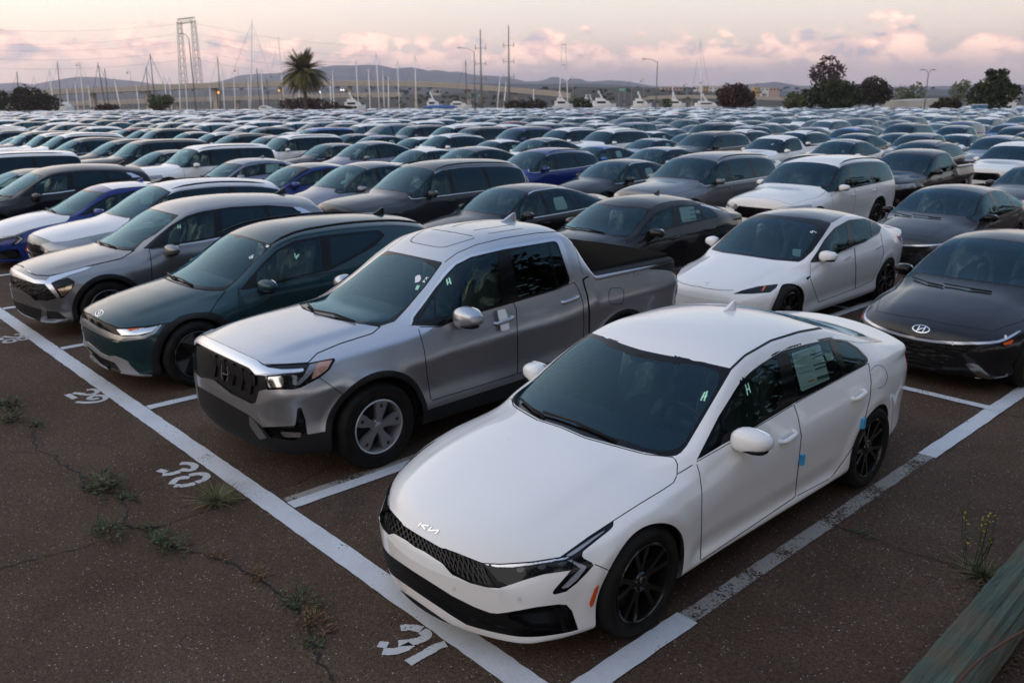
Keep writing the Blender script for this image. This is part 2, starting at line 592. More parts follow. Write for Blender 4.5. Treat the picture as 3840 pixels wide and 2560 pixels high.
def door_tuck(P, l0, l1, z, dz, amt):
    """hollow along the foot of the doors, with a crisp upper ledge"""
    x, l, h = P[..., 0], P[..., 1], P[..., 2]
    w = sstep(l, l0, l0 + .25) * (1 - sstep(l, l1 - .3, l1))
    t = np.clip((h - (z - dz)) / (2 * dz), 0, 1)
    prof = np.where(t < .35, sstep(t, 0, .35), 1 - sstep(t, .35, 1))
    P = P.copy(); P[..., 0] = x - amt * w * prof * (x > .6)
    return P
K5 = dict(L=4.905, W=1.86, H=1.445, axles=(.975, 3.825), R=.342, track=.905,
    plan=[(0, .56), (.03, .66), (.08, .745), (.2, .83), (.45, .895), (.9, .925), (1.6, .93), (3.3, .93), (3.9, .925), (4.4, .885), (4.7, .83), (4.85, .75), (4.905, .62)],
    bow=[(0, .42), (.3, .34), (.6, .26), (1.0, .22), (1.35, .30), (2.1, .16), (2.7, 0), (3.4, -.06), (4.3, -.2), (4.9, -.22)],
    top=[(0, .50), (.012, .555), (.04, .60), (.075, .645), (.11, .69), (.16, .73), (.25, .768), (.5, .845), (.9, .925), (1.25, .98), (1.42, 1.03), (1.7, 1.18), (2.0, 1.325), (2.2, 1.395), (2.5, 1.438), (2.8, 1.445), (3.1, 1.435), (3.4, 1.40), (3.8, 1.30), (4.2, 1.18), (4.5, 1.115), (4.7, 1.105), (4.79, 1.10), (4.83, 1.04), (4.87, .85), (4.895, .65), (4.905, .52)],
    bot=[(0, .50), (.004, .42), (.012, .33), (.02, .26), (.03, .205), (.045, .165), (.08, .15), (.3, .15), (.8, .17), (1.6, .19), (3.4, .19), (4.0, .2), (4.6, .24), (4.8, .27), (4.87, .35), (4.905, .52)],
    belt=[(0, .60), (.25, .665), (.5, .74), (.9, .83), (1.4, .885), (1.9, .905), (2.6, .925), (3.3, .95), (3.9, .985), (4.4, 1.02), (4.75, 1.01), (4.9, .95)],
    off=[(0, -.075), (.12, -.022), (.3, -.022), (.5, -.012), (.72, 0), (.86, -.008), (1, -.05)],
    rail=[(1.35, .80, .90), (1.6, .765, 1.02), (1.9, .70, 1.18), (2.2, .64, 1.315), (2.5, .605, 1.375), (3.0, .595, 1.385), (3.4, .60, 1.345), (3.8, .635, 1.25), (4.2, .70, 1.11), (4.45, .735, 1.05), (4.9, .72, .98)],
    gl=(1.05, 1.50), crown=2.8, rcrown=2.2, disp=lambda P, m: door_tuck(P, 1.35, 3.4, .36, .11, .030))
RIDGE = dict(L=5.22, W=1.995, H=1.798, axles=(.98, 4.12), R=.378, track=.965, lsm=1, rounds=4,
    plan=[(0, .60), (.02, .71), (.06, .79), (.15, .865), (.4, .945), (1.0, .985), (1.6, .995), (4.5, .995), (4.98, .975), (5.15, .94), (5.22, .86)],
    bow=[(0, .20), (.6, .2), (1.2, .18), (1.45, .24), (2.2, .13), (2.8, .02), (3.4, 0), (3.8, 0), (5.22, -.05)],
    top=[(0, .72), (.008, .82), (.022, .93), (.04, 1.0), (.08, 1.045), (.2, 1.075), (.6, 1.125), (1.1, 1.165), (1.35, 1.195), (1.5, 1.26), (2.1, 1.60), (2.3, 1.69), (2.5, 1.745), (2.9, 1.785), (3.2, 1.79), (3.45, 1.78), (3.53, 1.765), (3.57, 1.72), (3.68, 1.41), (3.71, 1.345), (3.75, 1.335), (4.5, 1.335), (5.06, 1.34), (5.14, 1.31), (5.19, 1.0), (5.22, .75)],
    bot=[(0, .72), (.006, .55), (.02, .42), (.05, .33), (.12, .28), (.4, .25), (1.5, .25), (3.5, .26), (4.7, .32), (5.08, .38), (5.18, .48), (5.22, .75)],
    belt=[(0, .95), (.3, .985), (.7, 1.04), (1.2, 1.09), (1.6, 1.115), (2.4, 1.14), (3.2, 1.175), (3.5, 1.22), (3.75, 1.29), (5.2, 1.315)],
    off=[(0, -.05), (.1, -.018), (.22, -.022), (.4, -.042), (.6, -.024), (.745, 0), (.79, -.008), (.88, -.036), (1, -.078)], hoodc=.022, flare=.02,
    rail=[(1.45, .88, 1.12), (1.9, .80, 1.36), (2.2, .75, 1.54), (2.5, .715, 1.65), (3.0, .70, 1.70), (3.4, .70, 1.69), (3.54, .71, 1.66), (3.60, .73, 1.60), (3.71, .88, 1.325), (5.2, .89, 1.325)],
    gl=(1.2, 1.6), crown=3.0, rcrown=3.2, bq=.9)
IONIQ = dict(L=4.655, W=1.89, H=1.60, axles=(.845, 3.845), R=.366, track=.925,
    plan=[(0, .62), (.03, .74), (.08, .81), (.2, .875), (.5, .92), (1.0, .945), (3.6, .945), (4.2, .92), (4.5, .87), (4.62, .80), (4.655, .7)],
    bow=[(0, .30), (.5, .27), (1.0, .26), (1.25, .30), (1.9, .16), (2.6, 0), (3.6, -.06), (4.3, -.12), (4.655, -.14)],
    top=[(0, .58), (.01, .66), (.03, .73), (.055, .785), (.10, .815), (.3, .875), (.7, .96), (1.05, 1.03), (1.25, 1.10), (1.6, 1.31), (1.9, 1.475), (2.1, 1.545), (2.4, 1.59), (2.8, 1.60), (3.4, 1.58), (4.0, 1.52), (4.25, 1.47), (4.32, 1.42), (4.45, 1.2), (4.56, 1.02), (4.6, .95), (4.63, .8), (4.655, .6)],
    bot=[(0, .58), (.006, .46), (.02, .34), (.05, .25), (.1, .2), (.5, .17), (4.0, .18), (4.5, .26), (4.6, .35), (4.655, .6)],
    belt=[(0, .7), (.3, .78), (.7, .89), (1.1, .96), (1.6, 1.0), (3.0, 1.04), (4.0, 1.08), (4.6, 1.1)],
    off=[(0, -.06), (.12, -.02), (.3, -.03), (.5, -.005), (.7, 0), (.88, -.01), (1, -.045)],
    rail=[(1.2, .82, .98), (1.6, .75, 1.19), (2.0, .68, 1.40), (2.4, .635, 1.475), (3.0, .62, 1.49), (3.6, .62, 1.47), (4.1, .64, 1.40), (4.35, .68, 1.3), (4.6, .75, 1.12)],
    gl=(.9, 1.35), crown=2.6, rcrown=2.3)
SPORT = dict(L=4.66, W=1.865, H=1.66, axles=(.93, 3.685), R=.362, track=.905,
    plan=[(0, .60), (.02, .70), (.07, .78), (.2, .85), (.5, .905), (1.0, .93), (3.6, .9325), (4.2, .905), (4.5, .86), (4.62, .79), (4.66, .68)],
    bow=[(0, .30), (.5, .27), (1.0, .24), (1.3, .30), (2.0, .16), (2.6, 0), (3.6, -.06), (4.3, -.12), (4.66, -.15)],
    top=[(0, .62), (.01, .72), (.03, .80), (.06, .865), (.12, .905), (.4, .97), (.8, 1.03), (1.15, 1.075), (1.35, 1.145), (1.7, 1.34), (2.05, 1.52), (2.25, 1.595), (2.6, 1.645), (3.0, 1.66), (3.6, 1.635), (4.1, 1.58), (4.35, 1.54), (4.42, 1.46), (4.55, 1.2), (4.6, 1.05), (4.63, .85), (4.66, .65)],
    bot=[(0, .62), (.006, .48), (.02, .36), (.05, .28), (.1, .235), (.5, .21), (4.0, .22), (4.5, .3), (4.6, .38), (4.66, .65)],
    belt=[(0, .8), (.3, .86), (.7, .945), (1.1, 1.0), (1.6, 1.035), (3.0, 1.07), (4.0, 1.12), (4.6, 1.15)],
    off=[(0, -.06), (.12, -.015), (.3, -.03), (.5, -.012), (.72, 0), (.88, -.01), (1, -.05)],
    rail=[(1.3, .81, 1.02), (1.7, .75, 1.24), (2.05, .685, 1.42), (2.4, .64, 1.52), (3.0, .625, 1.545), (3.6, .63, 1.52), (4.2, .65, 1.44), (4.45, .70, 1.32), (4.62, .76, 1.15)],
    gl=(1.0, 1.45), crown=2.7, rcrown=2.3)
TESLA = dict(L=4.72, W=1.85, H=1.44, axles=(.84, 3.715), R=.335, track=.905,
    plan=[(0, .58), (.03, .68), (.08, .75), (.2, .825), (.5, .89), (1.0, .92), (3.4, .925), (4.0, .91), (4.4, .86), (4.6, .79), (4.69, .70), (4.72, .6)],
    bow=[(0, .36), (.5, .30), (.9, .26), (1.2, .32), (2.0, .17), (2.6, 0), (3.4, -.06), (4.2, -.18), (4.72, -.22)],
    top=[(0, .50), (.01, .56), (.03, .61), (.07, .655), (.15, .695), (.5, .785), (.9, .87), (1.12, .92), (1.3, .99), (1.7, 1.20), (2.0, 1.335), (2.3, 1.415), (2.6, 1.44), (2.9, 1.435), (3.3, 1.39), (3.8, 1.27), (4.2, 1.14), (4.45, 1.085), (4.6, 1.075), (4.65, 1.0), (4.69, .8), (4.72, .55)],
    bot=[(0, .50), (.006, .42), (.02, .32), (.05, .22), (.1, .175), (.5, .16), (4.0, .17), (4.5, .24), (4.65, .33), (4.72, .55)],
    belt=[(0, .58), (.3, .675), (.7, .785), (1.1, .855), (1.6, .885), (2.6, .905), (3.4, .945), (4.0, 1.0), (4.4, 1.02), (4.7, .98)],
    off=[(0, -.07), (.12, -.02), (.3, -.03), (.5, -.01), (.72, 0), (.88, -.01), (1, -.055)],
    rail=[(1.2, .79, .89), (1.6, .74, 1.08), (2.0, .66, 1.265), (2.4, .605, 1.35), (2.8, .59, 1.37), (3.2, .60, 1.34), (3.7, .64, 1.22), (4.1, .70, 1.09), (4.4, .72, 1.05), (4.7, .70, 1.0)],
    gl=(.95, 1.35), crown=2.5, rcrown=2.1)
ELAN = dict(L=4.71, W=1.825, H=1.415, axles=(.88, 3.60), R=.325, track=.885,
    plan=[(0, .60), (.03, .70), (.08, .77), (.2, .83), (.5, .885), (1.0, .91), (3.4, .9125), (4.0, .90), (4.4, .86), (4.6, .80), (4.69, .72), (4.71, .6)],
    bow=[(0, .34), (.5, .28), (.9, .24), (1.3, .30), (2.05, .16), (2.6, 0), (3.4, -.06), (4.2, -.18), (4.71, -.22)],
    top=[(0, .48), (.01, .55), (.03, .61), (.06, .655), (.12, .69), (.4, .78), (.8, .87), (1.2, .945), (1.4, 1.01), (1.75, 1.19), (2.05, 1.32), (2.3, 1.385), (2.6, 1.415), (2.9, 1.41), (3.3, 1.37), (3.8, 1.25), (4.15, 1.14), (4.4, 1.09), (4.6, 1.075), (4.64, 1.0), (4.68, .8), (4.71, .55)],
    bot=[(0, .48), (.006, .4), (.02, .3), (.05, .22), (.1, .18), (.5, .17), (4.0, .18), (4.5, .25), (4.62, .33), (4.71, .55)],
    belt=[(0, .58), (.3, .67), (.7, .775), (1.1, .845), (1.6, .88), (2.6, .91), (3.4, .945), (4.0, .99), (4.4, 1.01), (4.7, .98)],
    off=[(0, -.07), (.12, -.02), (.3, -.03), (.5, -.008), (.72, 0), (.88, -.01), (1, -.05)],
    rail=[(1.3, .78, .89), (1.65, .735, 1.06), (2.05, .65, 1.25), (2.4, .60, 1.325), (2.8, .585, 1.345), (3.2, .595, 1.32), (3.7, .64, 1.2), (4.1, .69, 1.09), (4.4, .71, 1.04), (4.7, .69, 1.0)],
    gl=(1.0, 1.42), crown=2.6, rcrown=2.2)

# ------------------------------------------------------------------ car materials
def fleet_paint():
    """one paint whose colour (and metal share, in alpha) is set on each object, under a thin uneven film of dust"""
    t = NT('car_paint'); b = t.b
    oi = t.n('ShaderNodeObjectInfo')
    tcn = t.n('ShaderNodeTexCoord')
    d = t.noise(tcn.outputs['Object'], 3.0, 5, .65)
    sp = t.noise(tcn.outputs['Object'], 110.0, 2, .5)
    dirt = t.math('ADD', t.math('MULTIPLY', t.ramp(sp, [(.68, 0.0), (.78, 1.0)]), .07), t.math('MULTIPLY', t.ramp(d, [(.4, 0.0), (.8, 1.0)]), .006))
    t.l(t.mix(dirt, oi.outputs['Color'], (.36, .32, .28)), b.inputs['Base Color']); t.l(oi.outputs['Alpha'], b.inputs['Metallic'])
    t.l(t.ramp(d, [(.3, .27), (.8, .38)]), b.inputs['Roughness'])
    b.inputs['Specular IOR Level'].default_value = .10
    b.inputs['Coat Weight'].default_value = 1.0; b.inputs['Coat IOR'].default_value = 1.38
    t.l(t.ramp(d, [(.35, .015), (.8, .05)]), b.inputs['Coat Roughness'])
    return t.m
def glass(name, tint, refl=1.0):
    """thin car glass: mirror by Fresnel over a tinted see-through pane"""
    t = NT(name)
    t.t.nodes.remove(t.b)
    lw = t.n('ShaderNodeFresnel', {'IOR': 1.52})
    f = t.math('MULTIPLY', lw.outputs[0], 1.1 * refl, True)
    tr = t.n('ShaderNodeBsdfTransparent', {'Color': (*tint, 1)})
    gl = t.n('ShaderNodeBsdfGlossy', {'Color': (.48, .76, .90, 1), 'Roughness': .012})
    mx = t.n('ShaderNodeMixShader')
    t.l(f, mx.inputs[0]); t.l(tr.outputs[0], mx.inputs[1]); t.l(gl.outputs[0], mx.inputs[2])
    t.l(mx.outputs[0], t.out.inputs[0])
    return t.m
G_SHIELD = glass('windshield_glass', (.48, .64, .64), 1.15)
G_SIDE = glass('side_glass', (.70, .86, .79), .85)
G_PRIV = glass('privacy_glass', (.035, .04, .045))
M_BLACK = mat('gloss_black_trim', (.004, .004, .005), .10, 0, .0, spec=.25)
M_SATIN = mat('satin_black_plastic', (.009, .009, .010), .5, spec=.25)
M_ROUGH = mat('grained_plastic', (.012, .012, .013), .62, spec=.25)
M_SEAM = mat('panel_gap', (.006, .006, .006), .9)
M_CHROME = mat('chrome', (.78, .79, .82), .12, 1.0)
M_SATCH = mat('satin_chrome', (.62, .64, .68), .28, 1.0)
M_RUBBER = mat('rubber_trim', (.012, .012, .012), .6)
M_INT = mat('interior_fabric', (.035, .034, .035), .8)
M_DASH = mat('dashboard_plastic', (.02, .021, .023), .55)
M_UNDER = mat('underbody', (.010, .009, .008), .95)
M_LINER = mat('arch_liner', (.014, .012, .011), .95)
M_AMBER = mat('amber_reflector', (.75, .10, .012), .25, 0, .5)
M_RED = mat('tail_lamp_red', (.30, .008, .010), .12, 0, 1.0)
M_LAMP = mat('lamp_lens', (.006, .007, .009), .06, 0, 0, spec=.3)
M_DRL = mat('light_guide', (.30, .32, .37), .25, 0, .6)
M_REFL = mat('lamp_reflector', (.65, .66, .68), .10, 1.0)
M_WHITE = mat('white_sticker', (.72, .73, .73), .6)
M_MARK = mat('chalk_mark', (.45, .85, .62), .8)
M_MARKR = mat('red_dot', (.72, .12, .10), .6)
M_BLUE = mat('blue_foam', (.05, .33, .62), .7)
M_TYRE = None
def tyre_mat():
    t = NT('tyre_rubber'); b = t.b
    tcn = t.n('ShaderNodeTexCoord')
    d = t.noise(tcn.outputs['Object'], 14.0, 5, .65)
    c = t.ramp(d, [(.35, (.006, .006, .006)), (.8, (.018, .016, .014))])
    t.l(c, b.inputs['Base Color']); b.inputs['Roughness'].default_value = .72; b.inputs['Specular IOR Level'].default_value = .2
    return t.m
M_TYRE = tyre_mat()
M_FLEET = fleet_paint()
M_FILM = None
def film_mat():
    """crumpled clear plastic over the seats"""
    t = NT('seat_film'); t.t.nodes.remove(t.b)
    tcn = t.n('ShaderNodeTexCoord')
    n = t.noise(tcn.outputs['Object'], 9.0, 6, .7, 1.2)
    bmp = t.n('ShaderNodeBump', {'Distance': .05, 'Strength': 1.0}); t.l(n, bmp.inputs['Height'])
    fr = t.n('ShaderNodeFresnel', {'IOR': 1.5}); t.l(bmp.outputs[0], fr.inputs['Normal'])
    gl = t.n('ShaderNodeBsdfGlossy', {'Color': (1, 1, 1, 1), 'Roughness': .12}); t.l(bmp.outputs[0], gl.inputs['Normal'])
    df = t.n('ShaderNodeBsdfDiffuse', {'Color': (.75, .78, .72, 1)})
    ad = t.n('ShaderNodeMixShader', {0: .35}); t.l(gl.outputs[0], ad.inputs[1]); t.l(df.outputs[0], ad.inputs[2])
    tr = t.n('ShaderNodeBsdfTransparent')
    mx = t.n('ShaderNodeMixShader')
    f = t.math('ADD', t.math('MULTIPLY', fr.outputs[0], 1.2), t.ramp(n, [(.5, 0.05), (.7, .60)]), True)
    t.l(f, mx.inputs[0]); t.l(tr.outputs[0], mx.inputs[1]); t.l(ad.outputs[0], mx.inputs[2])
    t.l(mx.outputs[0], t.out.inputs[0])
    return t.m
M_FILM = film_mat()

# ------------------------------------------------------------------ cutting a shell into the parts of a car
class Car:
    def __init__(s, m, name, label, xc, yf, rz=0.0, paint_mat=None, cat='car', group=None, res=None, color=None):
        s.m = m; s.L = m['L']; s.hw = m['W'] / 2
        s.root = thing(name, label, cat, (xc, yf + s.L / 2, 0), rz, group)
        s.S = shell(m, **(res or {}))
        s.paint = paint_mat; s.color = color
        s.names = ['body']
        c, n = math.cos(rz), math.sin(rz)
        s.Rz = np.array([[c, -n, 0], [n, c, 0], [0, 0, 1]]); s.loc = np.array([xc, yf + s.L / 2, 0])
        V2 = np.vstack([s.S.V, s.S.V * [-1, 1, 1]])
        T2 = np.vstack([s.S.T, s.S.T[:, ::-1] + len(s.S.V)])
        s.bvh = BVHTree.FromPolygons([Vector(v) for v in V2], [tuple(int(i) for i in t) for t in T2])
        s.arch = []
    def world(s, V):
        return V @ s.Rz.T + s.loc
    def hit(s, px, py):
        """first point of the car's shell under a photo pixel, in the car's own axes, with its normal"""
        o = (CAM_P - s.loc) @ s.Rz; d = ray(px, py) @ s.Rz
        h, n, i, t = s.bvh.ray_cast(Vector(o), Vector(d))
        if h is None:
            return None, None
        if n.dot(Vector(d)) > 0:
            n = -n
        return np.array(h), np.array(n)
    def lid(s, name):
        if name not in s.names:
            s.names.append(name)
        return s.names.index(name)
    def coords(s, sp):
        L = s.L
        if sp == 'px':
            return lambda S: project(s.world(S.V))
        if sp == 'side':
            return lambda S: np.stack([S.V[:, 1] + L / 2, S.V[:, 2]], 1)
        if sp == 'top':
            return lambda S: np.stack([S.V[:, 1] + L / 2, S.V[:, 0]], 1)
        if sp == 'top0':
            return lambda S: np.stack([S.A[:, 0], S.V[:, 0]], 1)
        if sp == 'front':
            return lambda S: np.stack([S.V[:, 0], S.V[:, 2]], 1)
    def elig(s, sp, lo=None, hi=None, zmin=None):
        def e(S):
            c = S.cent(); n = S.N[S.T].mean(1)
            ok = np.ones(len(c), bool)
            if sp == 'px':
                ok &= ((s.world(c) - CAM_P) * (n @ s.Rz.T)).sum(1) < 0.02
            elif sp == 'side':
                ok &= (c[:, 0] > .35 * s.hw)
            elif sp == 'front':
                ok &= n[:, 1] < -.05
            if sp in ('top', 'top0'):
                ok &= n[:, 2] > .02
            if lo is not None:
                ok &= c[:, 1] + s.L / 2 > lo
            if hi is not None:
                ok &= c[:, 1] + s.L / 2 < hi
            if zmin is not None:
                ok &= c[:, 2] > zmin
            return ok
        return e
    def cut(s, name, sp, poly, on=None, grow=0.0, smooth=0, seam=0.0, lo=None, hi=None, zmin=None):
        """label the faces inside a closed outline; seam > 0 also cuts a gap of that half-width round it"""
        if smooth:
            poly = chaikin(poly, smooth)
        co = s.coords(sp); el = s.elig(sp, lo, hi, zmin)
        ids = [s.lid(k) for k in (on or ['body'])]
        if zmin is not None:
            s.S.split(s.S.V[:, 2] - zmin)
        s.S.mark(lambda S: sdpoly(co(S), poly) - grow, s.lid(name), ids, el)
        if seam:
            s.S.mark(lambda S: np.abs(sdpoly(co(S), poly) - grow) - seam, s.lid('seam'), ids + [s.lid(name)], el)
    def line(s, name, sp, pts, half, on=None, smooth=0, lo=None, hi=None):
        if smooth:
            pts = chaikin(pts, smooth, False)
        co = s.coords(sp); el0 = s.elig(sp, lo, hi)
        ids = [s.lid(k) for k in (on or ['body'])]
        P = np.asarray(pts, float)
        def signed(S):
            Q = co(S); best = np.full(len(Q), 1e18); sg = np.ones(len(Q))
            for i in range(len(P) - 1):
                e = P[i + 1] - P[i]; w = Q - P[i]
                t = np.clip((w @ e) / max(e @ e, 1e-12), 0, 1)
                d2 = ((w - t[:, None] * e) ** 2).sum(1)
                up = d2 < best
                best = np.where(up, d2, best); sg = np.where(up, np.sign(e[0] * w[:, 1] - e[1] * w[:, 0]), sg)
            return sg * np.sqrt(best)
        f = signed(s.S)
        big = np.abs(f)[s.S.T].min(1) < (half * 30)
        s.S.split(f, big & el0(s.S) & np.isin(s.S.lab, ids))
        el = el0
        s.S.mark(lambda S: sdline(co(S), pts) - half, s.lid(name), [s.lid(k) for k in (on or ['body'])], el)
    def arches(s, r, flare=None, fl_name='arch_trim', drop=.0, squash=1.0):
        """cut the wheel openings; flare = width of a plastic trim ring round them"""
        for ai, a in enumerate(s.m['axles']):
            c = np.array([a, s.m['R'] + drop])
            co = s.coords('side')
            def f(S, rr):
                q = co(S) - c
                q = np.stack([np.maximum(np.abs(q[:, 0]), 0) , np.where(q[:, 1] < 0, q[:, 1] * .55, q[:, 1] * squash)], 1)
                return np.sqrt((q ** 2).sum(1)) - rr
            el = s.elig('side')
            ids = list(range(len(s.names)))
            if flare:
                s.S.mark(lambda S: f(S, r + flare), s.lid(fl_name + str(ai)), [s.lid('body')], el)
            s.S.mark(lambda S: f(S, r), s.lid('opening'), None, el)
            s.arch.append((a, r))
    def clean(s, name, to):
        """keep only the largest connected piece of a label; stray slivers go to another label"""
        if name not in s.names:
            return
        f = np.where(s.S.lab == s.lid(name))[0]
        if len(f) == 0:
            return
        T = s.S.T[f]; u, inv = np.unique(T, return_inverse=True); inv = inv.reshape(-1, 3)
        comp = np.arange(len(u))
        for _ in range(400):
            mn = comp[inv].min(1)
            new = comp.copy()
            for k in range(3):
                np.minimum.at(new, inv[:, k], mn)
            if (new == comp).all():
                break
            comp = new
        fc = comp[inv[:, 0]]
        ar = np.linalg.norm(np.cross(s.S.V[T[:, 1]] - s.S.V[T[:, 0]], s.S.V[T[:, 2]] - s.S.V[T[:, 0]]), axis=1)
        ids = np.unique(fc); best = ids[np.argmax([ar[fc == i].sum() for i in ids])]
        s.S.lab[f[fc != best]] = s.lid(to)
    def emit(s, name, part, material, off=0.0, sided=False, parent=None, skirt=True, jitter=0.0, label=None, link=True):
        """make the mesh part(s) of one label"""
        i = s.lid(name)
        sel = s.S.lab == i
        if not sel.any():
            return []
        V, N, T, A = s.S.sub(sel)
        P = V + N * off
        if jitter:
            P = P + N * (rng.random(len(P))[:, None] - .5) * jitter
        if abs(off) > 1e-6 and skirt:
            e = np.sort(np.concatenate([T[:, [0, 1]], T[:, [1, 2]], T[:, [2, 0]]]), 1)
            raw = np.concatenate([T[:, [0, 1]], T[:, [1, 2]], T[:, [2, 0]]])
            key = e[:, 0].astype(np.int64) * len(V) + e[:, 1]
            u, ix, ct = np.unique(key, return_index=True, return_counts=True)
            be = raw[ix[ct == 1]]
            keep = ~((np.abs(V[be[:, 0], 0]) < 1e-4) & (np.abs(V[be[:, 1], 0]) < 1e-4))
            be = be[keep]
            n0 = len(P)
            nb = np.arange(len(be))
            W0 = V[be[:, 0]] + N[be[:, 0]] * (.0006 if off < 0 else -.0006); W1 = V[be[:, 1]] + N[be[:, 1]] * (.0006 if off < 0 else -.0006)
            Q0 = P[be[:, 0]]; Q1 = P[be[:, 1]]
            sv = np.concatenate([W0, W1, Q1, Q0]); k = len(be)
            st = np.concatenate([np.stack([n0 + nb, n0 + k + nb, n0 + 2 * k + nb], 1), np.stack([n0 + nb, n0 + 2 * k + nb, n0 + 3 * k + nb], 1)])
            fn = np.cross(sv[k:2 * k] - sv[:k], sv[2 * k:3 * k] - sv[:k])
            fn /= np.maximum(np.linalg.norm(fn, axis=1, keepdims=True), 1e-12)
            P = np.vstack([P, sv]); N = np.vstack([N, fn, fn, fn, fn]); T = np.vstack([T, st])
        par = parent or s.root
        out = []
        Pm, Nm, Tm = P * [-1, 1, 1], N * [-1, 1, 1], T[:, ::-1]
        if jitter:
            N = Nm = None
        if sided:
            out = [obj(part, P, T, material, par, N=N), obj(part, Pm, Tm, material, par, N=Nm)]
        else:
            out = [obj(part, np.vstack([P, Pm]), np.vstack([T, Tm + len(P)]), material, par, N=None if jitter else np.vstack([N, Nm]), smooth=not jitter)]
        for o in out:
            if s.color is not None:
                o.color = s.color
            if label:
                o['label'] = label
        return out
    def decal(s, part, material, poly, off=.003, on=None, parent=None, sp='px', smooth=0, mirror=False, label=None):
        """a thin piece that lies on the car, outlined in the photo"""
        S0 = s.S
        src = np.ones(len(S0.T), bool) if on is None else np.isin(S0.lab, [s.lid(k) for k in on])
        if smooth:
            poly = chaikin(poly, smooth)
        V, N, T, A = S0.sub(src)
        C = Sheet(V, N, T, A); C.lab[:] = 0
        pp = np.asarray(poly)
        keepsel = s.S
        s.S = C
        co = s.coords(sp); el = s.elig(sp)
        near = np.abs(sdpoly(co(C), pp))
        C.mark(lambda q: sdpoly(co(q), pp), 1, None, el)
        names, s.names = s.names, ['body', 'd']
        sided = mirror
        P, Nn, Tt, _ = C.sub(C.lab == 1)
        s.S = keepsel; s.names = names
        if len(Tt) == 0:
            return None
        o = obj(part, P + Nn * off, Tt, material, parent or s.root, N=Nn)
        if mirror:
            obj(part, (P + Nn * off) * [-1, 1, 1], Tt[:, ::-1], material, parent or s.root, N=Nn * [-1, 1, 1])
        if label:
            o['label'] = label
        return o
    def stroke(s, part, material, lines, width, off=.004, parent=None, depth=None):
        """marker strokes or raised letters drawn over the car at photo pixels, joined into one part"""
        mb = MB()
        for ln in lines:
            P = []
            for q in ln:
                h, n = s.hit(*q)
                if h is not None:
                    P.append((h, n))
            for (a, na), (b, nb) in zip(P[:-1], P[1:]):
                d = b - a; ll = np.linalg.norm(d)
                if ll < 1e-5:
                    continue
                d /= ll
                nn = (na + nb); nn /= np.linalg.norm(nn)
                w = np.cross(nn, d) * width / 2; e = d * width * .35
                a2 = a + nn * off - e; b2 = b + nn * off + e
                mb.quad(a2 - w, b2 - w, b2 + w, a2 + w)
                if depth:
                    q = nn * depth
                    mb.quad(a2 - w - q, b2 - w - q, b2 - w, a2 - w); mb.quad(b2 + w - q, a2 + w - q, a2 + w, b2 + w)
        return mb.build(part, material, parent or s.root) if mb.V else None

def ellipsoid(c, r, n=16, k=10, p=2.0, flat=None):
    """superellipsoid, flat = (axis, sign, share) squashes one side"""
    V = []; F = []
    def sp(v):
        return math.copysign(abs(v) ** (2 / p), v)
    for i in range(k + 1):
        a = -math.pi / 2 + math.pi * i / k
        for j in range(n):
            b = 2 * math.pi * j / n
            v = [sp(math.cos(a)) * sp(math.cos(b)), sp(math.cos(a)) * sp(math.sin(b)), sp(math.sin(a))]
            if flat:
                ax, sg, sh = flat
                if v[ax] * sg > 0:
                    v[ax] *= sh
            V.append((c[0] + v[0] * r[0], c[1] + v[1] * r[1], c[2] + v[2] * r[2]))
    for i in range(k):
        for j in range(n):
            j2 = (j + 1) % n
            F.append((i * n + j, i * n + j2, (i + 1) * n + j2, (i + 1) * n + j))
    return V, F

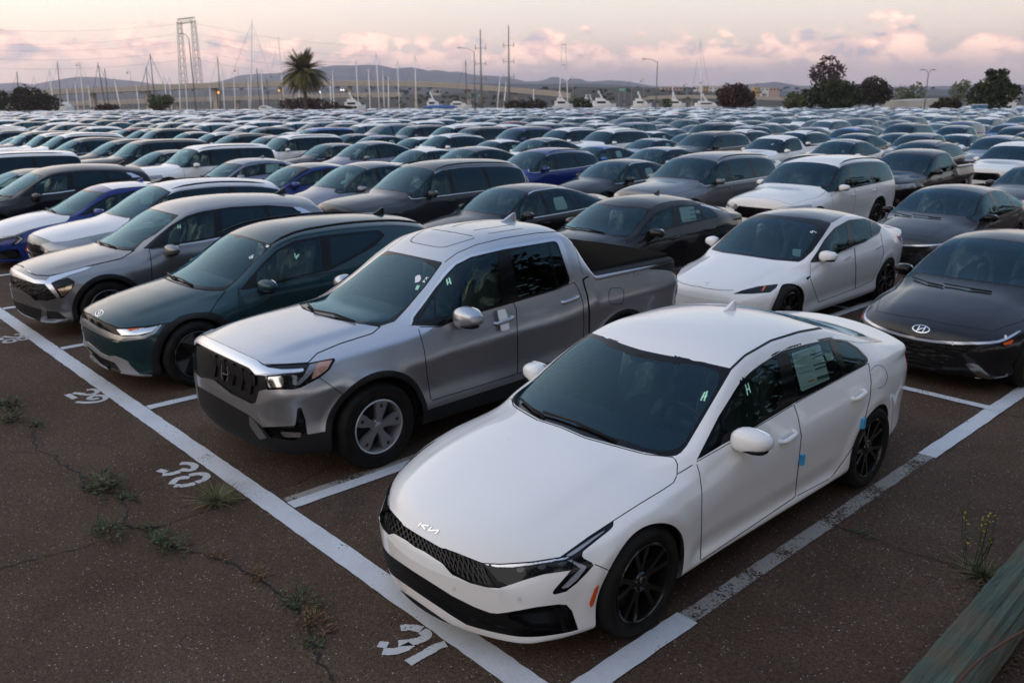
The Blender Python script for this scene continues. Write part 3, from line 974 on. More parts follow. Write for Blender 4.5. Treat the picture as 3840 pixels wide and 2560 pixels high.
WHEELS = {}
def wheel_proto(style, R, rr, w, mats):
    """meshes of one wheel (rim, tyre, brake disc), turned about x, outside towards +x"""
    key = (style, R, rr)
    if key in WHEELS:
        return WHEELS[key]
    h = w / 2
    ty = MB().lathe([(rr - .004, -h + .02), (rr + .012, -h), (rr + .05, -h - .012), (R - .035, -h - .008), (R - .012, -h + .012), (R, -h + .04), (R, h - .04), (R - .012, h - .012),
                     (R - .035, h + .008), (rr + .05, h + .012), (rr + .02, h + .006), (rr + .012, h), (rr - .004, h - .02)], 56, 'x')
    rim = MB().lathe([(rr + .002, h - .004), (rr - .006, h + .001), (rr - .014, h - .004), (rr - .020, h - .03), (rr - .026, -h + .03), (rr, -h + .01)], 56, 'x')
    sp = MB()
    def spoke(poly, th, h_in, h_out, t=.028):
        c, s_ = math.cos(th), math.sin(th)
        top = []; bot = []
        for r, q in poly:
            k = min(max((r - .03) / (rr - .05), 0), 1)
            hh = h_in + (h_out - h_in) * k ** 1.3
            y, z = r * c - q * s_, r * s_ + q * c
            top.append((hh, y, z)); bot.append((hh - t - .01, y, z))
        n = len(poly)
        sp.add(top + bot, [tuple(range(n)), tuple(range(2 * n - 1, n - 1, -1))] + [(i, i + n, (i + 1) % n + n, (i + 1) % n) for i in range(n)])
    e = rr - .010
    sp2 = MB()
    if style == 'five':          # five broad machined spokes
        for i in range(5):
            spoke([(.035, -.026), (.09, -.030), (e - .06, -.052), (e, -.058), (e, .058), (e - .06, .052), (.09, .030), (.035, .026)], i * 2 * math.pi / 5 + .3, h - .018, h - .006, .035)
        for i in range(5):
            a = i * 2 * math.pi / 5 + .3
            c, s_ = math.cos(a), math.sin(a)
            for r0, r1, q0, q1 in ((e - .060, e - .030, -.010, .018),):
                sp2.add([(h - .0045 + (.0), r * c - q * s_, r * s_ + q * c) for r, q in ((r0, q0), (r1, q0), (r1, q1), (r0, q1))], [(0, 1, 2, 3)])
    elif style == 'black':       # five split gloss-black spokes
        for i in range(5):
            a = i * 2 * math.pi / 5 + .15
            spoke([(.035, -.030), (.10, -.030), (e, -.075), (e, -.040), (.12, -.008), (.12, .008), (e, .040), (e, .075), (.10, .030), (.035, .030)], a, h - .03, h - .008)
    elif style == 'aero':        # faceted aero wheel: big dark blades with cut-outs
        for i in range(4):
            a = i * math.pi / 2 + .35
            spoke([(.035, -.035), (.10, -.05), (e, -.10), (e, .10), (.10, .05), (.035, .035)], a, h - .02, h - .006)
            c, s_ = math.cos(a), math.sin(a)
            sp2.add([(h - .004, r * c - q * s_, r * s_ + q * c) for r, q in ((.10, -.028), (e - .012, -.082), (e - .012, .075))], [(0, 1, 2)])
    else:                        # ten plain spokes
        for i in range(10):
            spoke([(.035, -.012), (.10, -.013), (e, -.017), (e, .017), (.10, .013), (.035, .012)], i * 2 * math.pi / 10, h - .03, h - .010)
    sp.lathe([(0, h - .006), (.028, h - .008), (.034, h - .014), (.055, h - .02), (.062, h - .03), (.062, h - .07)], 24, 'x')
    for i in range(5):
        a = i * 2 * math.pi / 5
        sp.lathe([(0, h - .012), (.009, h - .012), (.010, h - .03)], 8, 'x', (0, .045 * math.cos(a), .045 * math.sin(a)))
    dk = MB().lathe([(0, -.01), (rr * .72, -.01), (rr * .72, -.03), (0, -.03)], 32, 'x')
    dk.lathe([(rr - .03, -.035), (0, -.035)], 24, 'x')
    out = []
    for nm, b, mt in (('rim', rim, mats[0]), ('spokes', sp, mats[1]), ('spoke_face', sp2, mats[2]), ('tyre', ty, M_TYRE), ('brake_disc', dk, mats[3])):
        if b.V:
            me = obj(nm, np.array(b.V), b.F, mt)
            auto_smooth(me, 32)
            out.append((nm, me.data))
            bpy.data.objects.remove(me)
    WHEELS[key] = out
    return out
def add_wheels(car, style, rr, w, mats, spin=0.3, lean=True):
    protos = wheel_proto(style, car.m['R'], rr, w, mats)
    for a in car.m['axles']:
        for sd in (1, -1):
            first = None
            for nm, me in protos:
                o = bpy.data.objects.new('wheel' if first is None else nm, me)
                COL.objects.link(o)
                if first is None:
                    first = o
                    o.parent = car.root
                    o.location = (sd * (car.m['track'] - w / 2), a - car.L / 2, car.m['R'])
                    o.rotation_euler = (spin + a, 0, 0) if sd > 0 else (-spin, 0, math.pi)
                else:
                    o.parent = first
                    if nm == 'spoke_face':
                        o['kind'] = 'stuff'
    # inner wheel housings, joined into one dark liner per opening
    pl = pch(car.m['plan'])
    for (a, r) in car.arch:
        for sd in (1, -1):
            mb = MB(); n = 20; V = []
            for i in range(n + 1):
                t = math.radians(-25 + 230 * i / n)
                y, z = a - car.L / 2 + (r + .012) * math.cos(t), car.m['R'] + (r + .012) * math.sin(t)
                la = y + car.L / 2
                xo = min(car.hw - .10, float(pl(max(la - .28, 0) if la < car.L / 2 else min(la + .2, car.L))) - .10)
                V += [(sd * xo, y, max(z, .16)), (sd * (car.hw - .36), y, max(z, .16))]
            F = [(2 * i, 2 * i + 1, 2 * i + 3, 2 * i + 2) for i in range(n)]
            F.append(tuple(2 * i + 1 for i in range(n + 1)))
            mb.add(V, F)
            mb.build('wheel_housing', M_LINER, car.root)

def seat(root, x, y, z, film=True, wide=.50, name='seat', mt=None):
    mb = MB()
    V, F = ellipsoid((x, y - .02, z + .10), (wide / 2, .28, .10), 18, 10, 3.2); mb.add(V, F)
    V, F = ellipsoid((x, y + .30, z + .44), (wide / 2 - .01, .085, .34), 18, 12, 3.0)
    V = [(a, b + (c - z - .2) * .28, c) for a, b, c in V]; mb.add(V, F)
    for q in ([0] if wide < .8 else [-.38, .38]):
        V, F = ellipsoid((x + q, y + .46, z + .83), (.13, .055, .095), 14, 8, 2.8); mb.add(V, F)
    o = mb.build(name, mt or M_INT, root, smooth=True)
    if film:
        fb = MB()
        V, F = ellipsoid((x, y + .36, z + .50), (wide / 2 + .03, .13, .46), 20, 16, 2.6)
        V = [(a + random.uniform(-.02, .02), b + (c - z - .2) * .26 + random.uniform(-.025, .025), c + random.uniform(-.02, .02)) for a, b, c in V]
        fb.add(V, F)
        fb.build('seat_cover', M_FILM, o, smooth=True)
    return o
def interior(car, cowl, dash_z, seat_y, rear_y, seat_z=.42, film=True, x=.38):
    L = car.L; r = car.root
    mb = MB(); w = car.hw - .24
    n = 14
    prof = [(cowl + .02, dash_z - .02), (cowl + .25, dash_z + .03), (cowl + .48, dash_z + .02), (cowl + .58, dash_z - .05), (cowl + .60, dash_z - .14), (cowl + .52, dash_z - .42), (cowl + .1, dash_z - .42)]
    V = []; 
    for sx in (-w, w):
        V += [(sx, a - L / 2, b) for a, b in prof]
    k = len(prof)
    mb.add(V, [(i, (i + 1) % k, k + (i + 1) % k, k + i) for i in range(k)] + [tuple(range(k - 1, -1, -1)), tuple(range(k, 2 * k))])
    d = mb.build('dashboard', M_DASH, r); auto_smooth(d, 50)
    # steering wheel
    sw = MB(); P = []
    cx, cy, cz = x, cowl + .72 - L / 2, dash_z - .03
    for i in range(25):
        t = 2 * math.pi * i / 24
        P.append((cx + .185 * math.cos(t), cy - .185 * math.sin(t) * .35, cz + .185 * math.sin(t) * .94))
    sw.tube(P, .015, 8, caps=False)
    sw.box((cx, cy - .02, cz), (.16, .05, .11)); sw.box((cx, cy - .02, cz), (.34, .02, .03))
    sw.build('steering_wheel', M_DASH, r, smooth=True)
    for sx in (x, -x):
        seat(r, sx, seat_y - L / 2, seat_z, film)
    if rear_y:
        seat(r, 0, rear_y - L / 2, seat_z, False, 1.28, 'rear_seat')
    fl = MB().box((0, (cowl + L - .5) / 2 - L / 2, .27), (car.m['W'] - .30, L - .6 - cowl, .06))
    fl.build('floor_pan', M_INT, r)
def liner(car, cowl, back, labs=('body', 'front_door', 'rear_door', 'trim', 'seam', 'window_frame', 'roof'), d=.03):
    """dark inner skin of roof, pillars and doors, seen through the glass"""
    ids = [car.lid(k) for k in labs]
    c = car.S.cent(); l = c[:, 1] + car.L / 2
    sel = np.isin(car.S.lab, ids) & (l > cowl) & (l < back) & (c[:, 2] > .35)
    V, N, T, A = car.S.sub(sel)
    P = V - N * d
    obj('inner_trim', np.vstack([P, P * [-1, 1, 1]]), np.vstack([T[:, ::-1], T + len(P)]), M_INT, car.root)
def underbody(car, z0=.20):
    L = car.L
    mb = MB().box((0, .08, z0 + .06), (car.m['W'] - .40, L - 1.5, .12))
    mb.build('underbody', M_UNDER, car.root)
def mirror(car, c, size, pm, cap=None, glass_back=True, stalk=None, droop=0.0, p=2.7, fold=False):
    """door mirrors: shell, black foot and mirror glass"""
    for sd in (1, -1):
        mb = MB()
        V, F = ellipsoid((0, 0, 0), size, 20, 12, p, (1, 1, .45))
        V = [(x * sd, y + x * .22, (z - .1 * size[2]) * (1 - .30 * max(x / size[0], -.3)) + droop * x) for x, y, z in V]
        if sd < 0:
            F = [f[::-1] for f in F]
        mb.add(V, F)
        o = mb.build('mirror', pm, car.root, smooth=True, loc=(sd * c[0], c[1] - car.L / 2, c[2]))
        if car.color is not None:
            o.color = car.color
        if fold and sd < 0:
            o.location = (-car.hw + .03, c[1] + .10 - car.L / 2, c[2] - .01); o.rotation_euler = (0, 0, 1.15)
        ft = MB()
        st = stalk or (.16, .02, -.09)
        ft.tube([(-sd * .02, .0, -size[2] * .75), (-sd * st[0] * .6, st[1], st[2] * .8), (-sd * st[0], st[1] + .01, st[2])], [.030, .026, .034], 10)
        V, F = ellipsoid((0, 0, -size[2] * .72), (size[0] * .86, size[1] * .9, size[2] * .34), 18, 8, 2.5, (1, 1, .5)); ft.add([(x * sd, y, z) for x, y, z in V], F)
        ft.build('mirror_foot', M_BLACK, o, smooth=True)
        gl = MB()
        V, F = ellipsoid((0, size[1] * .40, 0), (size[0] * .86, .006, size[2] * .80), 18, 8, 3); gl.add(V, F)
        gl.build('mirror_glass', M_REFL, o, smooth=True)
def handle(car, px, length, pm, yaw=0.0, h=.032, flat=False):
    """pull handle over a shallow cup, at a photo pixel; copied to the far side"""
    q, n = car.hit(*px)
    if q is None:
        return
    q = np.array(q)
    for sd in (1, -1):
        mb = MB(); P = []
        x, y, z = abs(q[0]), q[1], q[2]
        for t in np.linspace(-1, 1, 9):
            P.append((sd * (x + .006 + .030 * (1 - t ** 4)), y + t * length / 2, z + t * .010))
        mb.tube(P, [.006, .013, .016, .017, .017, .017, .016, .013, .006], 10)
        for t in (-.86, .86):
            mb.box((sd * (x + .005), y + t * length / 2, z + t * .01), (.03, .03, .025))
        mb.V = [(a, b, z + (c - z) * 1.25) for a, b, c in mb.V]
        o = mb.build('door_handle', pm, car.root, smooth=True)
        if car.color is not None:
            o.color = car.color
def wiper(car, pts, mat_=None):
    P = []
    for q in pts:
        h, n = car.hit(*q)
        if h is not None:
            P.append(h + n * .022)
    if len(P) < 2:
        return
    mb = MB(); mb.tube(P, [.010] + [.008] * (len(P) - 2) + [.004], 6)
    a = [np.array(p) - np.array([0, 0, .010]) for p in P[len(P) // 3:]]
    if len(a) > 1:
        mb.tube(a, .007, 5)
    mb.build('wiper', M_SATIN, car.root, smooth=True)
def fin(car, x, l, z, pm, s=1.0):
    mb = MB()
    n = 8; V = []
    for i, (t, hgt, wd) in enumerate(((0, 0.0, .008), (.3, .018, .032), (.6, .042, .034), (.85, .062, .026), (1.0, .068, .016), (1.05, .0, .022))):
        y = l - car.L / 2 + t * .17 * s
        V += [(x - wd * s, y, z - .015), (x - wd * .35 * s, y, z + hgt * s), (x + wd * .35 * s, y, z + hgt * s), (x + wd * s, y, z - .015)]
    F = []
    for i in range(5):
        for k in range(3):
            F.append((4 * i + k, 4 * i + k + 1, 4 * i + 5 + k, 4 * i + 4 + k))
    F.append((20, 21, 22, 23))
    mb.add(V, F)
    o = mb.build('roof_antenna', pm, car.root, smooth=True); auto_smooth(o, 50)
    if car.color is not None:
        o.color = car.color

# ------------------------------------------------------------------ windows read off the shell itself
def auto_glass(c, ws, dlo, pillars, rear=None, roof=None, frit=.03, up=.032, low=.02, seams=True, grow=.018, chrome=False):
    """windscreen (base, header), side glass (from, to) split by pillars (middle, half width, lean), rear screen"""
    m = c.m
    rw = pch([(a, w) for a, w, z in m['rail']]); rz = pch([(a, z) for a, w, z in m['rail']])
    b = pch(m['bow']); bl = pch(m['belt'])
    def edge(l0, inset):
        return rw(l0 + b(l0) * .49) - inset
    l = np.linspace(ws[0], ws[1], 12)
    P = [(ws[0], -.2)] + [(a, float(edge(a, .045)) - (.05 if i == 0 else 0)) for i, a in enumerate(l)] + [(ws[1], -.2)]
    c.cut('frit', 'top0', P, grow=frit, hi=m['L'] * .6)
    c.cut('windshield', 'top0', P, ['frit'], hi=m['L'] * .6)
    l = np.linspace(dlo[0], dlo[1], 40)
    zt = rz(l) - up; zb = bl(l) + low
    ok = zt > zb + .01
    l = l[ok]; zt = zt[ok]; zb = zb[ok]
    D = list(zip(l, zb)) + list(zip(l[::-1], zt[::-1]))
    if chrome:
        c.cut('chrome_line', 'side', D, grow=grow + .013)
    c.cut('trim', 'side', D, ['body', 'chrome_line'], grow=grow)
    bounds = [l[0] - .3] + [p[0] for p in pillars] + [l[-1] + .3]
    names = ['front_window', 'rear_window', 'quarter_window', 'quarter_pane'][:len(pillars) + 1]
    zm = 1.2
    def px_(p, z):
        return p[0] + p[2] * (z - 1.0)
    for i, nm in enumerate(names):
        lo_p = pillars[i - 1] if i else None; hi_p = pillars[i] if i < len(pillars) else None
        co = c.coords('side')
        def f(S, lo_p=lo_p, hi_p=hi_p):
            q = co(S); d = sdpoly(q, D)
            if lo_p:
                d = np.maximum(d, lo_p[0] + lo_p[2] * (q[:, 1] - 1.0) + lo_p[1] - q[:, 0])
            if hi_p:
                d = np.maximum(d, q[:, 0] - (hi_p[0] + hi_p[2] * (q[:, 1] - 1.0) - hi_p[1]))
            return d
        c.S.mark(f, c.lid(nm), [c.lid('trim')], c.elig('side'))
    if rear:
        l = np.linspace(rear[0], rear[1], 10)
        P = [(rear[0], -.2)] + [(a, float(edge(a, .06))) for a in l] + [(rear[1], -.2)]
        c.cut('rear_screen', 'top0', P, lo=m['L'] * .55)
    if roof:
        l = np.linspace(roof[0], roof[1], 10)
        P = [(roof[0], -.2)] + [(a, float(edge(a, .02))) for a in l] + [(roof[1], -.2)]
        c.cut('glass_roof', 'top0', P, ['body', 'frit'])
    return names
def doors(c, x0, x1, x2, z0=.32, top=.0, lean=0.0):
    """front and rear door outlines in side view, below the window line"""
    bl = pch(c.m['belt'])
    zt = lambda x: float(bl(x)) + .02
    c.cut('front_door', 'side', [(x0 + .03, z0), (x0, z0 + .15), (x0 - .02, zt(x0)), (x1 - lean, zt(x1)), (x1 + .02, (z0 + zt(x1)) / 2), (x1, z0)], seam=.0035)
    a = c.m['axles'][1]
    c.cut('rear_door', 'side', [(x1 + .004, z0), (x1 + .024, (z0 + zt(x1)) / 2), (x1 - lean + .004, zt(x1)), (x2, zt(x2)), (x2 + .02, (z0 + zt(x2)) / 2 + .18), (a - .42, z0 + .16), (a - .52, z0)], seam=.0035)
def clean_all(c):
    for k in ('front_window', 'rear_window', 'quarter_window', 'vent_window'):
        c.clean(k, 'trim')
    c.clean('windshield', 'frit'); c.clean('chrome_line', 'trim')
def std_parts(c, pm, priv=True, names=('front_window', 'rear_window', 'quarter_window', 'quarter_pane'), frit_mat=None):
    clean_all(c)
    for k, sd in (('body', False), ('hood', False), ('front_door', True), ('rear_door', True)):
        c.emit(k, k, pm, sided=sd)
    c.emit('seam', 'panel_gap', M_SEAM, -.004, skirt=False)
    c.emit('frit', 'windshield_border', frit_mat or M_BLACK)
    c.emit('windshield', 'windshield', G_SHIELD)
    c.emit('trim', 'window_surround', M_BLACK, sided=True)
    for i, k in enumerate(names):
        c.emit(k, k, G_PRIV if (priv and i > 0) else G_SIDE, -.002, sided=True, skirt=False)
    c.emit('rear_screen', 'rear_screen', G_PRIV)
    c.emit('glass_roof', 'glass_roof', mat('roof_glass', (.006, .007, .009), .05, 0, 1.0))
    c.emit('arch_trim0', 'arch_trim', M_ROUGH, .006, sided=True); c.emit('arch_trim1', 'arch_trim', M_ROUGH, .006, sided=True)
    c.emit('vent_window', 'vent_window', G_SIDE, -.002, sided=True, skirt=False)
    c.emit('sill', 'sill_trim', M_ROUGH, sided=True)
    c.emit('lower_bumper', 'lower_bumper', M_ROUGH)
    c.emit('chrome_line', 'window_moulding', M_SATCH, .003, sided=True)
    c.emit('tail_lamp', 'tail_lamp', M_RED, .004, sided=True)
    c.emit('reflector', 'side_reflector', M_AMBER, .002, sided=True)
RIMS = dict(
    silver=(mat('machined_rim', (.55, .56, .58), .3, .6), mat('machined_spoke', (.33, .34, .36), .32, .6), mat('spoke_pocket', (.06, .06, .065), .35, .6), mat('dark_disc', (.05, .05, .05), .5, .6)),
    black=(mat('black_rim', (.012, .012, .013), .22, .3, .5), mat('black_spoke', (.010, .010, .011), .16, .2, .7), M_BLACK, mat('dark_disc', (.05, .05, .05), .5, .6)),
    grey=(mat('grey_rim', (.10, .10, .105), .3, .8), mat('grey_spoke', (.08, .08, .085), .3, .8), mat('spoke_face_grey', (.30, .31, .32), .25, 1.0), mat('dark_disc', (.05, .05, .05), .5, .6)))

def side_x(c, l, z):
    """half width of the shell at a point of the side view"""
    V = c.S.V; ok = V[:, 0] > .45 * c.hw
    i = np.argmin(np.where(ok, (V[:, 1] + c.L / 2 - l) ** 2 + (V[:, 2] - z) ** 2, 9e9))
    return float(V[i, 0])
def plain_handles(c, ls, pm):
    bl = pch(c.m['belt'])
    for l in ls:
        z = float(bl(l)) - .13; x = side_x(c, l, z)
        for sd in (1, -1):
            mb = MB().tube([(sd * (x - .004), l - .10 - c.L / 2, z), (sd * (x + .028), l - .07 - c.L / 2, z), (sd * (x + .030), l + .06 - c.L / 2, z + .004), (sd * (x - .004), l + .10 - c.L / 2, z + .006)], [.010, .014, .014, .010], 6)
            o = mb.build('door_handle', pm, c.root, smooth=True)
            if c.color is not None:
                o.color = c.color
def roof_rails(c, l0, l1):
    rz = pch([(q[0], q[2]) for q in c.m['rail']]); rw = pch([(q[0], q[1]) for q in c.m['rail']])
    for sd in (1, -1):
        P = [(sd * (float(rw(l)) - .035), l - c.L / 2, float(rz(l)) + .062 + .014 * math.sin(math.pi * (l - l0) / (l1 - l0))) for l in np.linspace(l0, l1, 9)]
        MB().tube(P, [.006] + [.017] * 7 + [.006], 6).build('roof_rail', M_SATIN, c.root, smooth=True)

# ------------------------------------------------------------------ white saloon in bay 31
M_FACET = mat('faceted_black', (.006, .006, .007), .28, 0, 0, spec=.22)
M_BAR = mat('mesh_bar', (.010, .0105, .012), .3, 0, 0, spec=.25)
M_EYE = mat('lamp_eye', (.07, .075, .085), .15, .6)
def build_white_saloon():
    Z0, Z1, Z2 = (1300, 1100, .8929), (1400, 1880, .4252), (2400, 1100, .7015)
    pm = M_FLEET
    c = Car(K5, 'parked_car', 'white four-door saloon with black wheels parked beside the bay number 31', -.985, -.27, 0, pm, color=(.80, .80, .79, 0))
    z0 = lambda *p: zpx(Z0, p); z1 = lambda *p: zpx(Z1, p); z2 = lambda *p: zpx(Z2, p)
    ws = z0((1060, 182), (1130, 190), (1190, 226), (1400, 275), (1500, 285)) + z2((0, 300), (230, 350), (350, 370), (493, 402), (400, 560), (300, 730), (250, 815), (215, 855), (185, 870), (110, 865), (0, 845)) + z0((1250, 668), (1000, 600), (840, 530), (765, 488), (700, 450))
    c.cut('frit', 'px', ws)
    shield = z0((1060, 200), (1130, 205), (1165, 240), (1180, 260), (1330, 290), (1500, 310)) + z2((0, 325), (230, 372), (350, 392), (440, 425), (380, 560), (285, 720), (235, 800), (205, 830), (110, 842), (0, 820)) + z0((1250, 640), (1000, 570), (840, 500), (780, 465), (720, 450))
    c.cut('windshield', 'px', shield, ['frit'], smooth=1)
    dlo = z2((303, 890), (420, 665), (540, 475), (640, 380), (760, 306), (900, 268), (1030, 240), (1110, 255), (1165, 290), (1216, 343), (1220, 366), (1200, 382), (1100, 436), (820, 588), (600, 722), (440, 808), (330, 875))
    c.cut('trim', 'px', dlo)
    c.cut('chrome_line', 'px', z2((300, 893), (418, 660), (536, 466), (636, 370), (757, 294), (900, 256), (1026, 230), (1030, 240), (900, 266), (760, 303), (642, 378), (545, 474), (424, 668), (308, 890)), ['body', 'trim'])
    c.cut('chrome_line', 'px', z2((1026, 228), (1130, 226), (1230, 236), (1300, 256), (1240, 262), (1160, 262), (1100, 250), (1034, 244)), ['body', 'trim'])
    c.cut('front_window', 'px', z2((450, 645), (545, 492), (640, 395), (735, 330), (752, 430), (770, 590), (600, 690), (452, 765)), ['trim'], smooth=1)
    c.cut('vent_window', 'px', z2((345, 838), (435, 670), (438, 765), (380, 815)), ['trim'])
    c.cut('rear_window', 'px', z2((792, 306), (900, 275), (1008, 250), (1040, 330), (1082, 418), (960, 490), (850, 555), (825, 440)), ['trim'])
    c.cut('quarter_window', 'px', z2((1045, 255), (1105, 262), (1160, 298), (1205, 350), (1195, 365), (1110, 412), (1075, 330)), ['trim'])
    c.cut('hood', 'px', z1((-200, 100), (60, 10), (285, 232), (590, 408), (700, 440), (960, 543), (1120, 550), (1400, 530), (1650, 490), (1900, 310), (2120, 166)) + z2((0, 1122), (120, 1050), (180, 1010), (198, 970), (200, 910), (182, 874)) + z0((1250, 674), (1000, 606), (840, 536), (700, 455), (300, 560)), seam=2.0)
    c.cut('headlight', 'px', z1((955, 541), (1120, 552), (1400, 532), (1650, 492), (1900, 312), (2118, 168), (2118, 215), (2080, 255), (1960, 350), (1848, 440), (1840, 490), (1952, 550), (1880, 632), (1790, 722), (1700, 792), (1600, 818), (1577, 812), (1590, 780), (1745, 605), (1500, 640), (1330, 690), (1200, 735), (1100, 700), (1010, 600)), ['body', 'hood', 'seam'])
    c.cut('grille', 'px', z1((60, 10), (285, 232), (590, 408), (640, 412), (760, 470), (960, 543), (1010, 600), (1100, 700), (1200, 736), (1110, 762), (1000, 756), (850, 716), (690, 640), (610, 545), (450, 440), (290, 362), (250, 365), (120, 250), (40, 120)), ['body', 'hood', 'seam'])
    c.cut('light_guide', 'px', z1((1690, 478), (2058, 232), (2050, 252), (1960, 322), (1790, 450), (1740, 480)), ['headlight'])
    c.cut('light_guide', 'px', z1((1690, 500), (1730, 508), (1890, 570), (1800, 690), (1720, 755), (1655, 768), (1700, 720), (1830, 588)), ['headlight'])
    c.cut('chrome_strip', 'px', z1((965, 549), (1120, 557), (1400, 538), (1650, 498), (1740, 480), (1700, 505), (1400, 556), (1220, 578), (1060, 574)), ['headlight'])
    for i, (x, y) in enumerate(((1290, 600), (1480, 575), (1660, 552))):
        c.cut('lamp_eye%d' % i, 'px', z1((x - 40, y - 14), (x + 40, y - 26), (x + 52, y), (x + 8, y + 26), (x - 20, y + 20)), ['headlight'], smooth=1)
    c.cut('intake', 'px', z1((40, 380), (95, 450), (380, 630), (700, 832), (900, 932), (1060, 990), (1200, 972), (1450, 926), (1640, 903), (1705, 908), (1752, 960), (1815, 1150), (1800, 1182), (1700, 1230), (1640, 1231), (1520, 1211), (1060, 1206), (900, 1130), (700, 1010), (380, 795), (80, 570), (20, 500)), zmin=.215)
    c.cut('intake_wing', 'px', z1((1180, 1020), (1400, 985), (1610, 960), (1690, 1145), (1560, 1135), (1420, 1140)), ['intake'])
    c.cut('intake_wing', 'px', z1((1075, 1203), (1150, 1185), (1400, 1165), (1680, 1158), (1700, 1200), (1640, 1225), (1520, 1211)), ['intake'])
    c.cut('intake_frame', 'px', z1((1590, 945), (1640, 930), (1668, 980), (1728, 1185), (1690, 1215), (1655, 1090)), ['intake', 'intake_wing'])
    c.cut('splitter', 'px', z1((20, 600), (75, 655), (130, 690), (400, 885), (700, 1095), (930, 1240), (955, 1262), (890, 1246), (640, 1098), (330, 880), (70, 705), (20, 660)))
    c.cut('reflector', 'px', z1((1950, 770), (1990, 722), (1986, 760), (1935, 922), (1915, 931), (1903, 895)), smooth=0)
    c.line('seam', 'px', z1((1952, 550), (2040, 588), (2122, 626)), 2.0)
    c.line('seam', 'px', z2((198, 966), (250, 935), (298, 905)), 2.0)
    fd = z2((300, 900), (318, 960), (331, 1060), (329, 1250), (322, 1428), (570, 1262), (830, 1086), (836, 1010), (851, 880), (863, 760), (845, 660), (822, 592), (700, 668), (560, 750), (440, 822))
    rd = z2((822, 592), (845, 660), (863, 760), (851, 880), (836, 1010), (830, 1086), (1020, 986), (1092, 888), (1150, 800), (1200, 680), (1230, 560), (1236, 470), (1222, 372), (1100, 440), (960, 515))
    c.cut('front_door', 'px', fd, seam=1.7)
    c.cut('rear_door', 'px', rd, ['body'], seam=1.5)
    q = [(1275 + 50 * math.cos(t) * .95, 445 + 62 * math.sin(t)) for t in np.linspace(-2.6, 1.6, 16)]
    c.line('seam', 'px', zpx(Z2, q), 1.1)
    c.line('roof_ditch', 'px', z2((480, 408), (560, 332), (700, 252), (850, 206), (960, 186), (1030, 178)), 4.5, hi=3.5)
    c.cut('rear_screen', 'top0', [(3.42, -.1), (3.42, .40), (3.52, .50), (4.33, .62), (4.42, .5), (4.42, -.1)], ['body'])
    c.cut('tail_lamp', 'side', [(4.55, .80), (4.62, .93), (5.0, .96), (5.0, .78)], ['body'])
    c.cut('roof', 'top0', [(2.30, -.2)] + [(l, w) for l, w in ((2.30, .55), (2.6, .565), (3.0, .56), (3.36, .55))] + [(3.36, -.2)])
    c.arches(.366)
    # parts
    clean_all(c)
    for k_, sd_ in (('body', 0), ('hood', 0), ('roof', 0), ('front_door', 1), ('rear_door', 1)):
        c.emit(k_, k_, pm, sided=bool(sd_))
    c.emit('seam', 'panel_gap', M_SEAM, -.004, skirt=False)
    fr = c.emit('frit', 'windshield_border', M_BLACK)
    c.emit('windshield', 'windshield', G_SHIELD)
    c.emit('trim', 'window_surround', M_BLACK, sided=True)
    for k in ('front_window', 'vent_window', 'rear_window', 'quarter_window'):
        c.emit(k, k, G_SIDE, -.002, sided=True, skirt=False)
    c.emit('rear_screen', 'rear_screen', G_PRIV); c.emit('chrome_line', 'window_moulding', M_SATCH, .003, sided=True)
    c.emit('roof_ditch', 'roof_joint', M_RUBBER, -.004, sided=True)
    hl = c.emit('headlight', 'headlight', M_LAMP, -.004, sided=True)
    for k, mt in (('light_guide', M_DRL), ('chrome_strip', M_SATCH), ('lamp_eye0', M_EYE), ('lamp_eye1', M_EYE), ('lamp_eye2', M_EYE)):
        for o, par in zip(c.emit(k, k.rstrip('012'), mt, -.002, sided=True), hl):
            o.parent = par
    c.emit('grille', 'grille', M_SATIN, -.03); c.emit('splitter', 'splitter', M_SATIN, .002)
    c.emit('intake_wing', 'intake_blade', M_FACET, -.03, sided=True); c.emit('intake_frame', 'intake_frame', M_FACET, -.004, sided=True)
    c.emit('intake', 'lower_intake', M_SATIN, -.045, jitter=.004)
    c.emit('reflector', 'side_reflector', M_AMBER, .002, sided=True)
    c.emit('tail_lamp', 'tail_lamp', M_RED, .004, sided=True)
    T_ = chaikin(z1((95, 75), (285, 240), (440, 324), (590, 416), (760, 480), (960, 556)), 2, False); B_ = chaikin(z1((90, 185), (260, 340), (440, 428), (620, 548), (800, 688), (1050, 742)), 2, False)
    bars = []; n_ = 26; g_ = lambda A, u: tuple(np.array([np.interp(u, np.linspace(0, 1, len(A)), A[:, j]) for j in (0, 1)]))
    for i in range(n_ - 1):
        u, v = i / n_, (i + 1.4) / n_
        bars += [[g_(T_, u), g_(B_, min(v, 1))], [g_(T_, min(v, 1)), g_(B_, u)]]
    c.stroke('grille_mesh', M_BAR, bars, .008, off=-.014, depth=.010)
    E = lambda *q: z1(*[(402 + 70 * u + 28 * v, 216 + 31 * u - 29 * v) for u, v in q])
    c.stroke('emblem', M_CHROME, [E((0, 0), (0, 1)), E((.85, 1), (.2, .5), (.85, 0)), E((1.25, 0), (1.25, 1)), E((1.25, 0), (2.15, 1)), E((2.15, 1), (2.15, 0))], .0075, off=.005, depth=.005)
    for x, y in ((715, 769), (1290, 858)):
        c.stroke('parking_sensor', M_SEAM, [z1(*[(x + 13 * math.cos(t), y + 13 * math.sin(t)) for t in np.linspace(0, 6.28, 13)])], .0015, off=.002)
    add_wheels(c, 'black', .243, .225, RIMS['black'], .55)
    mirror(c, (.965, 1.93, .975), (.125, .10, .075), pm, stalk=(.12, .03, -.09))
    for q in ((785, 765), (1165, 540)):
        handle(c, zpx(Z2, [q])[0], .21, pm)
    wiper(c, z0((735, 452), (780, 492), (830, 522))); wiper(c, z0((830, 508), (970, 553), (1135, 628)))
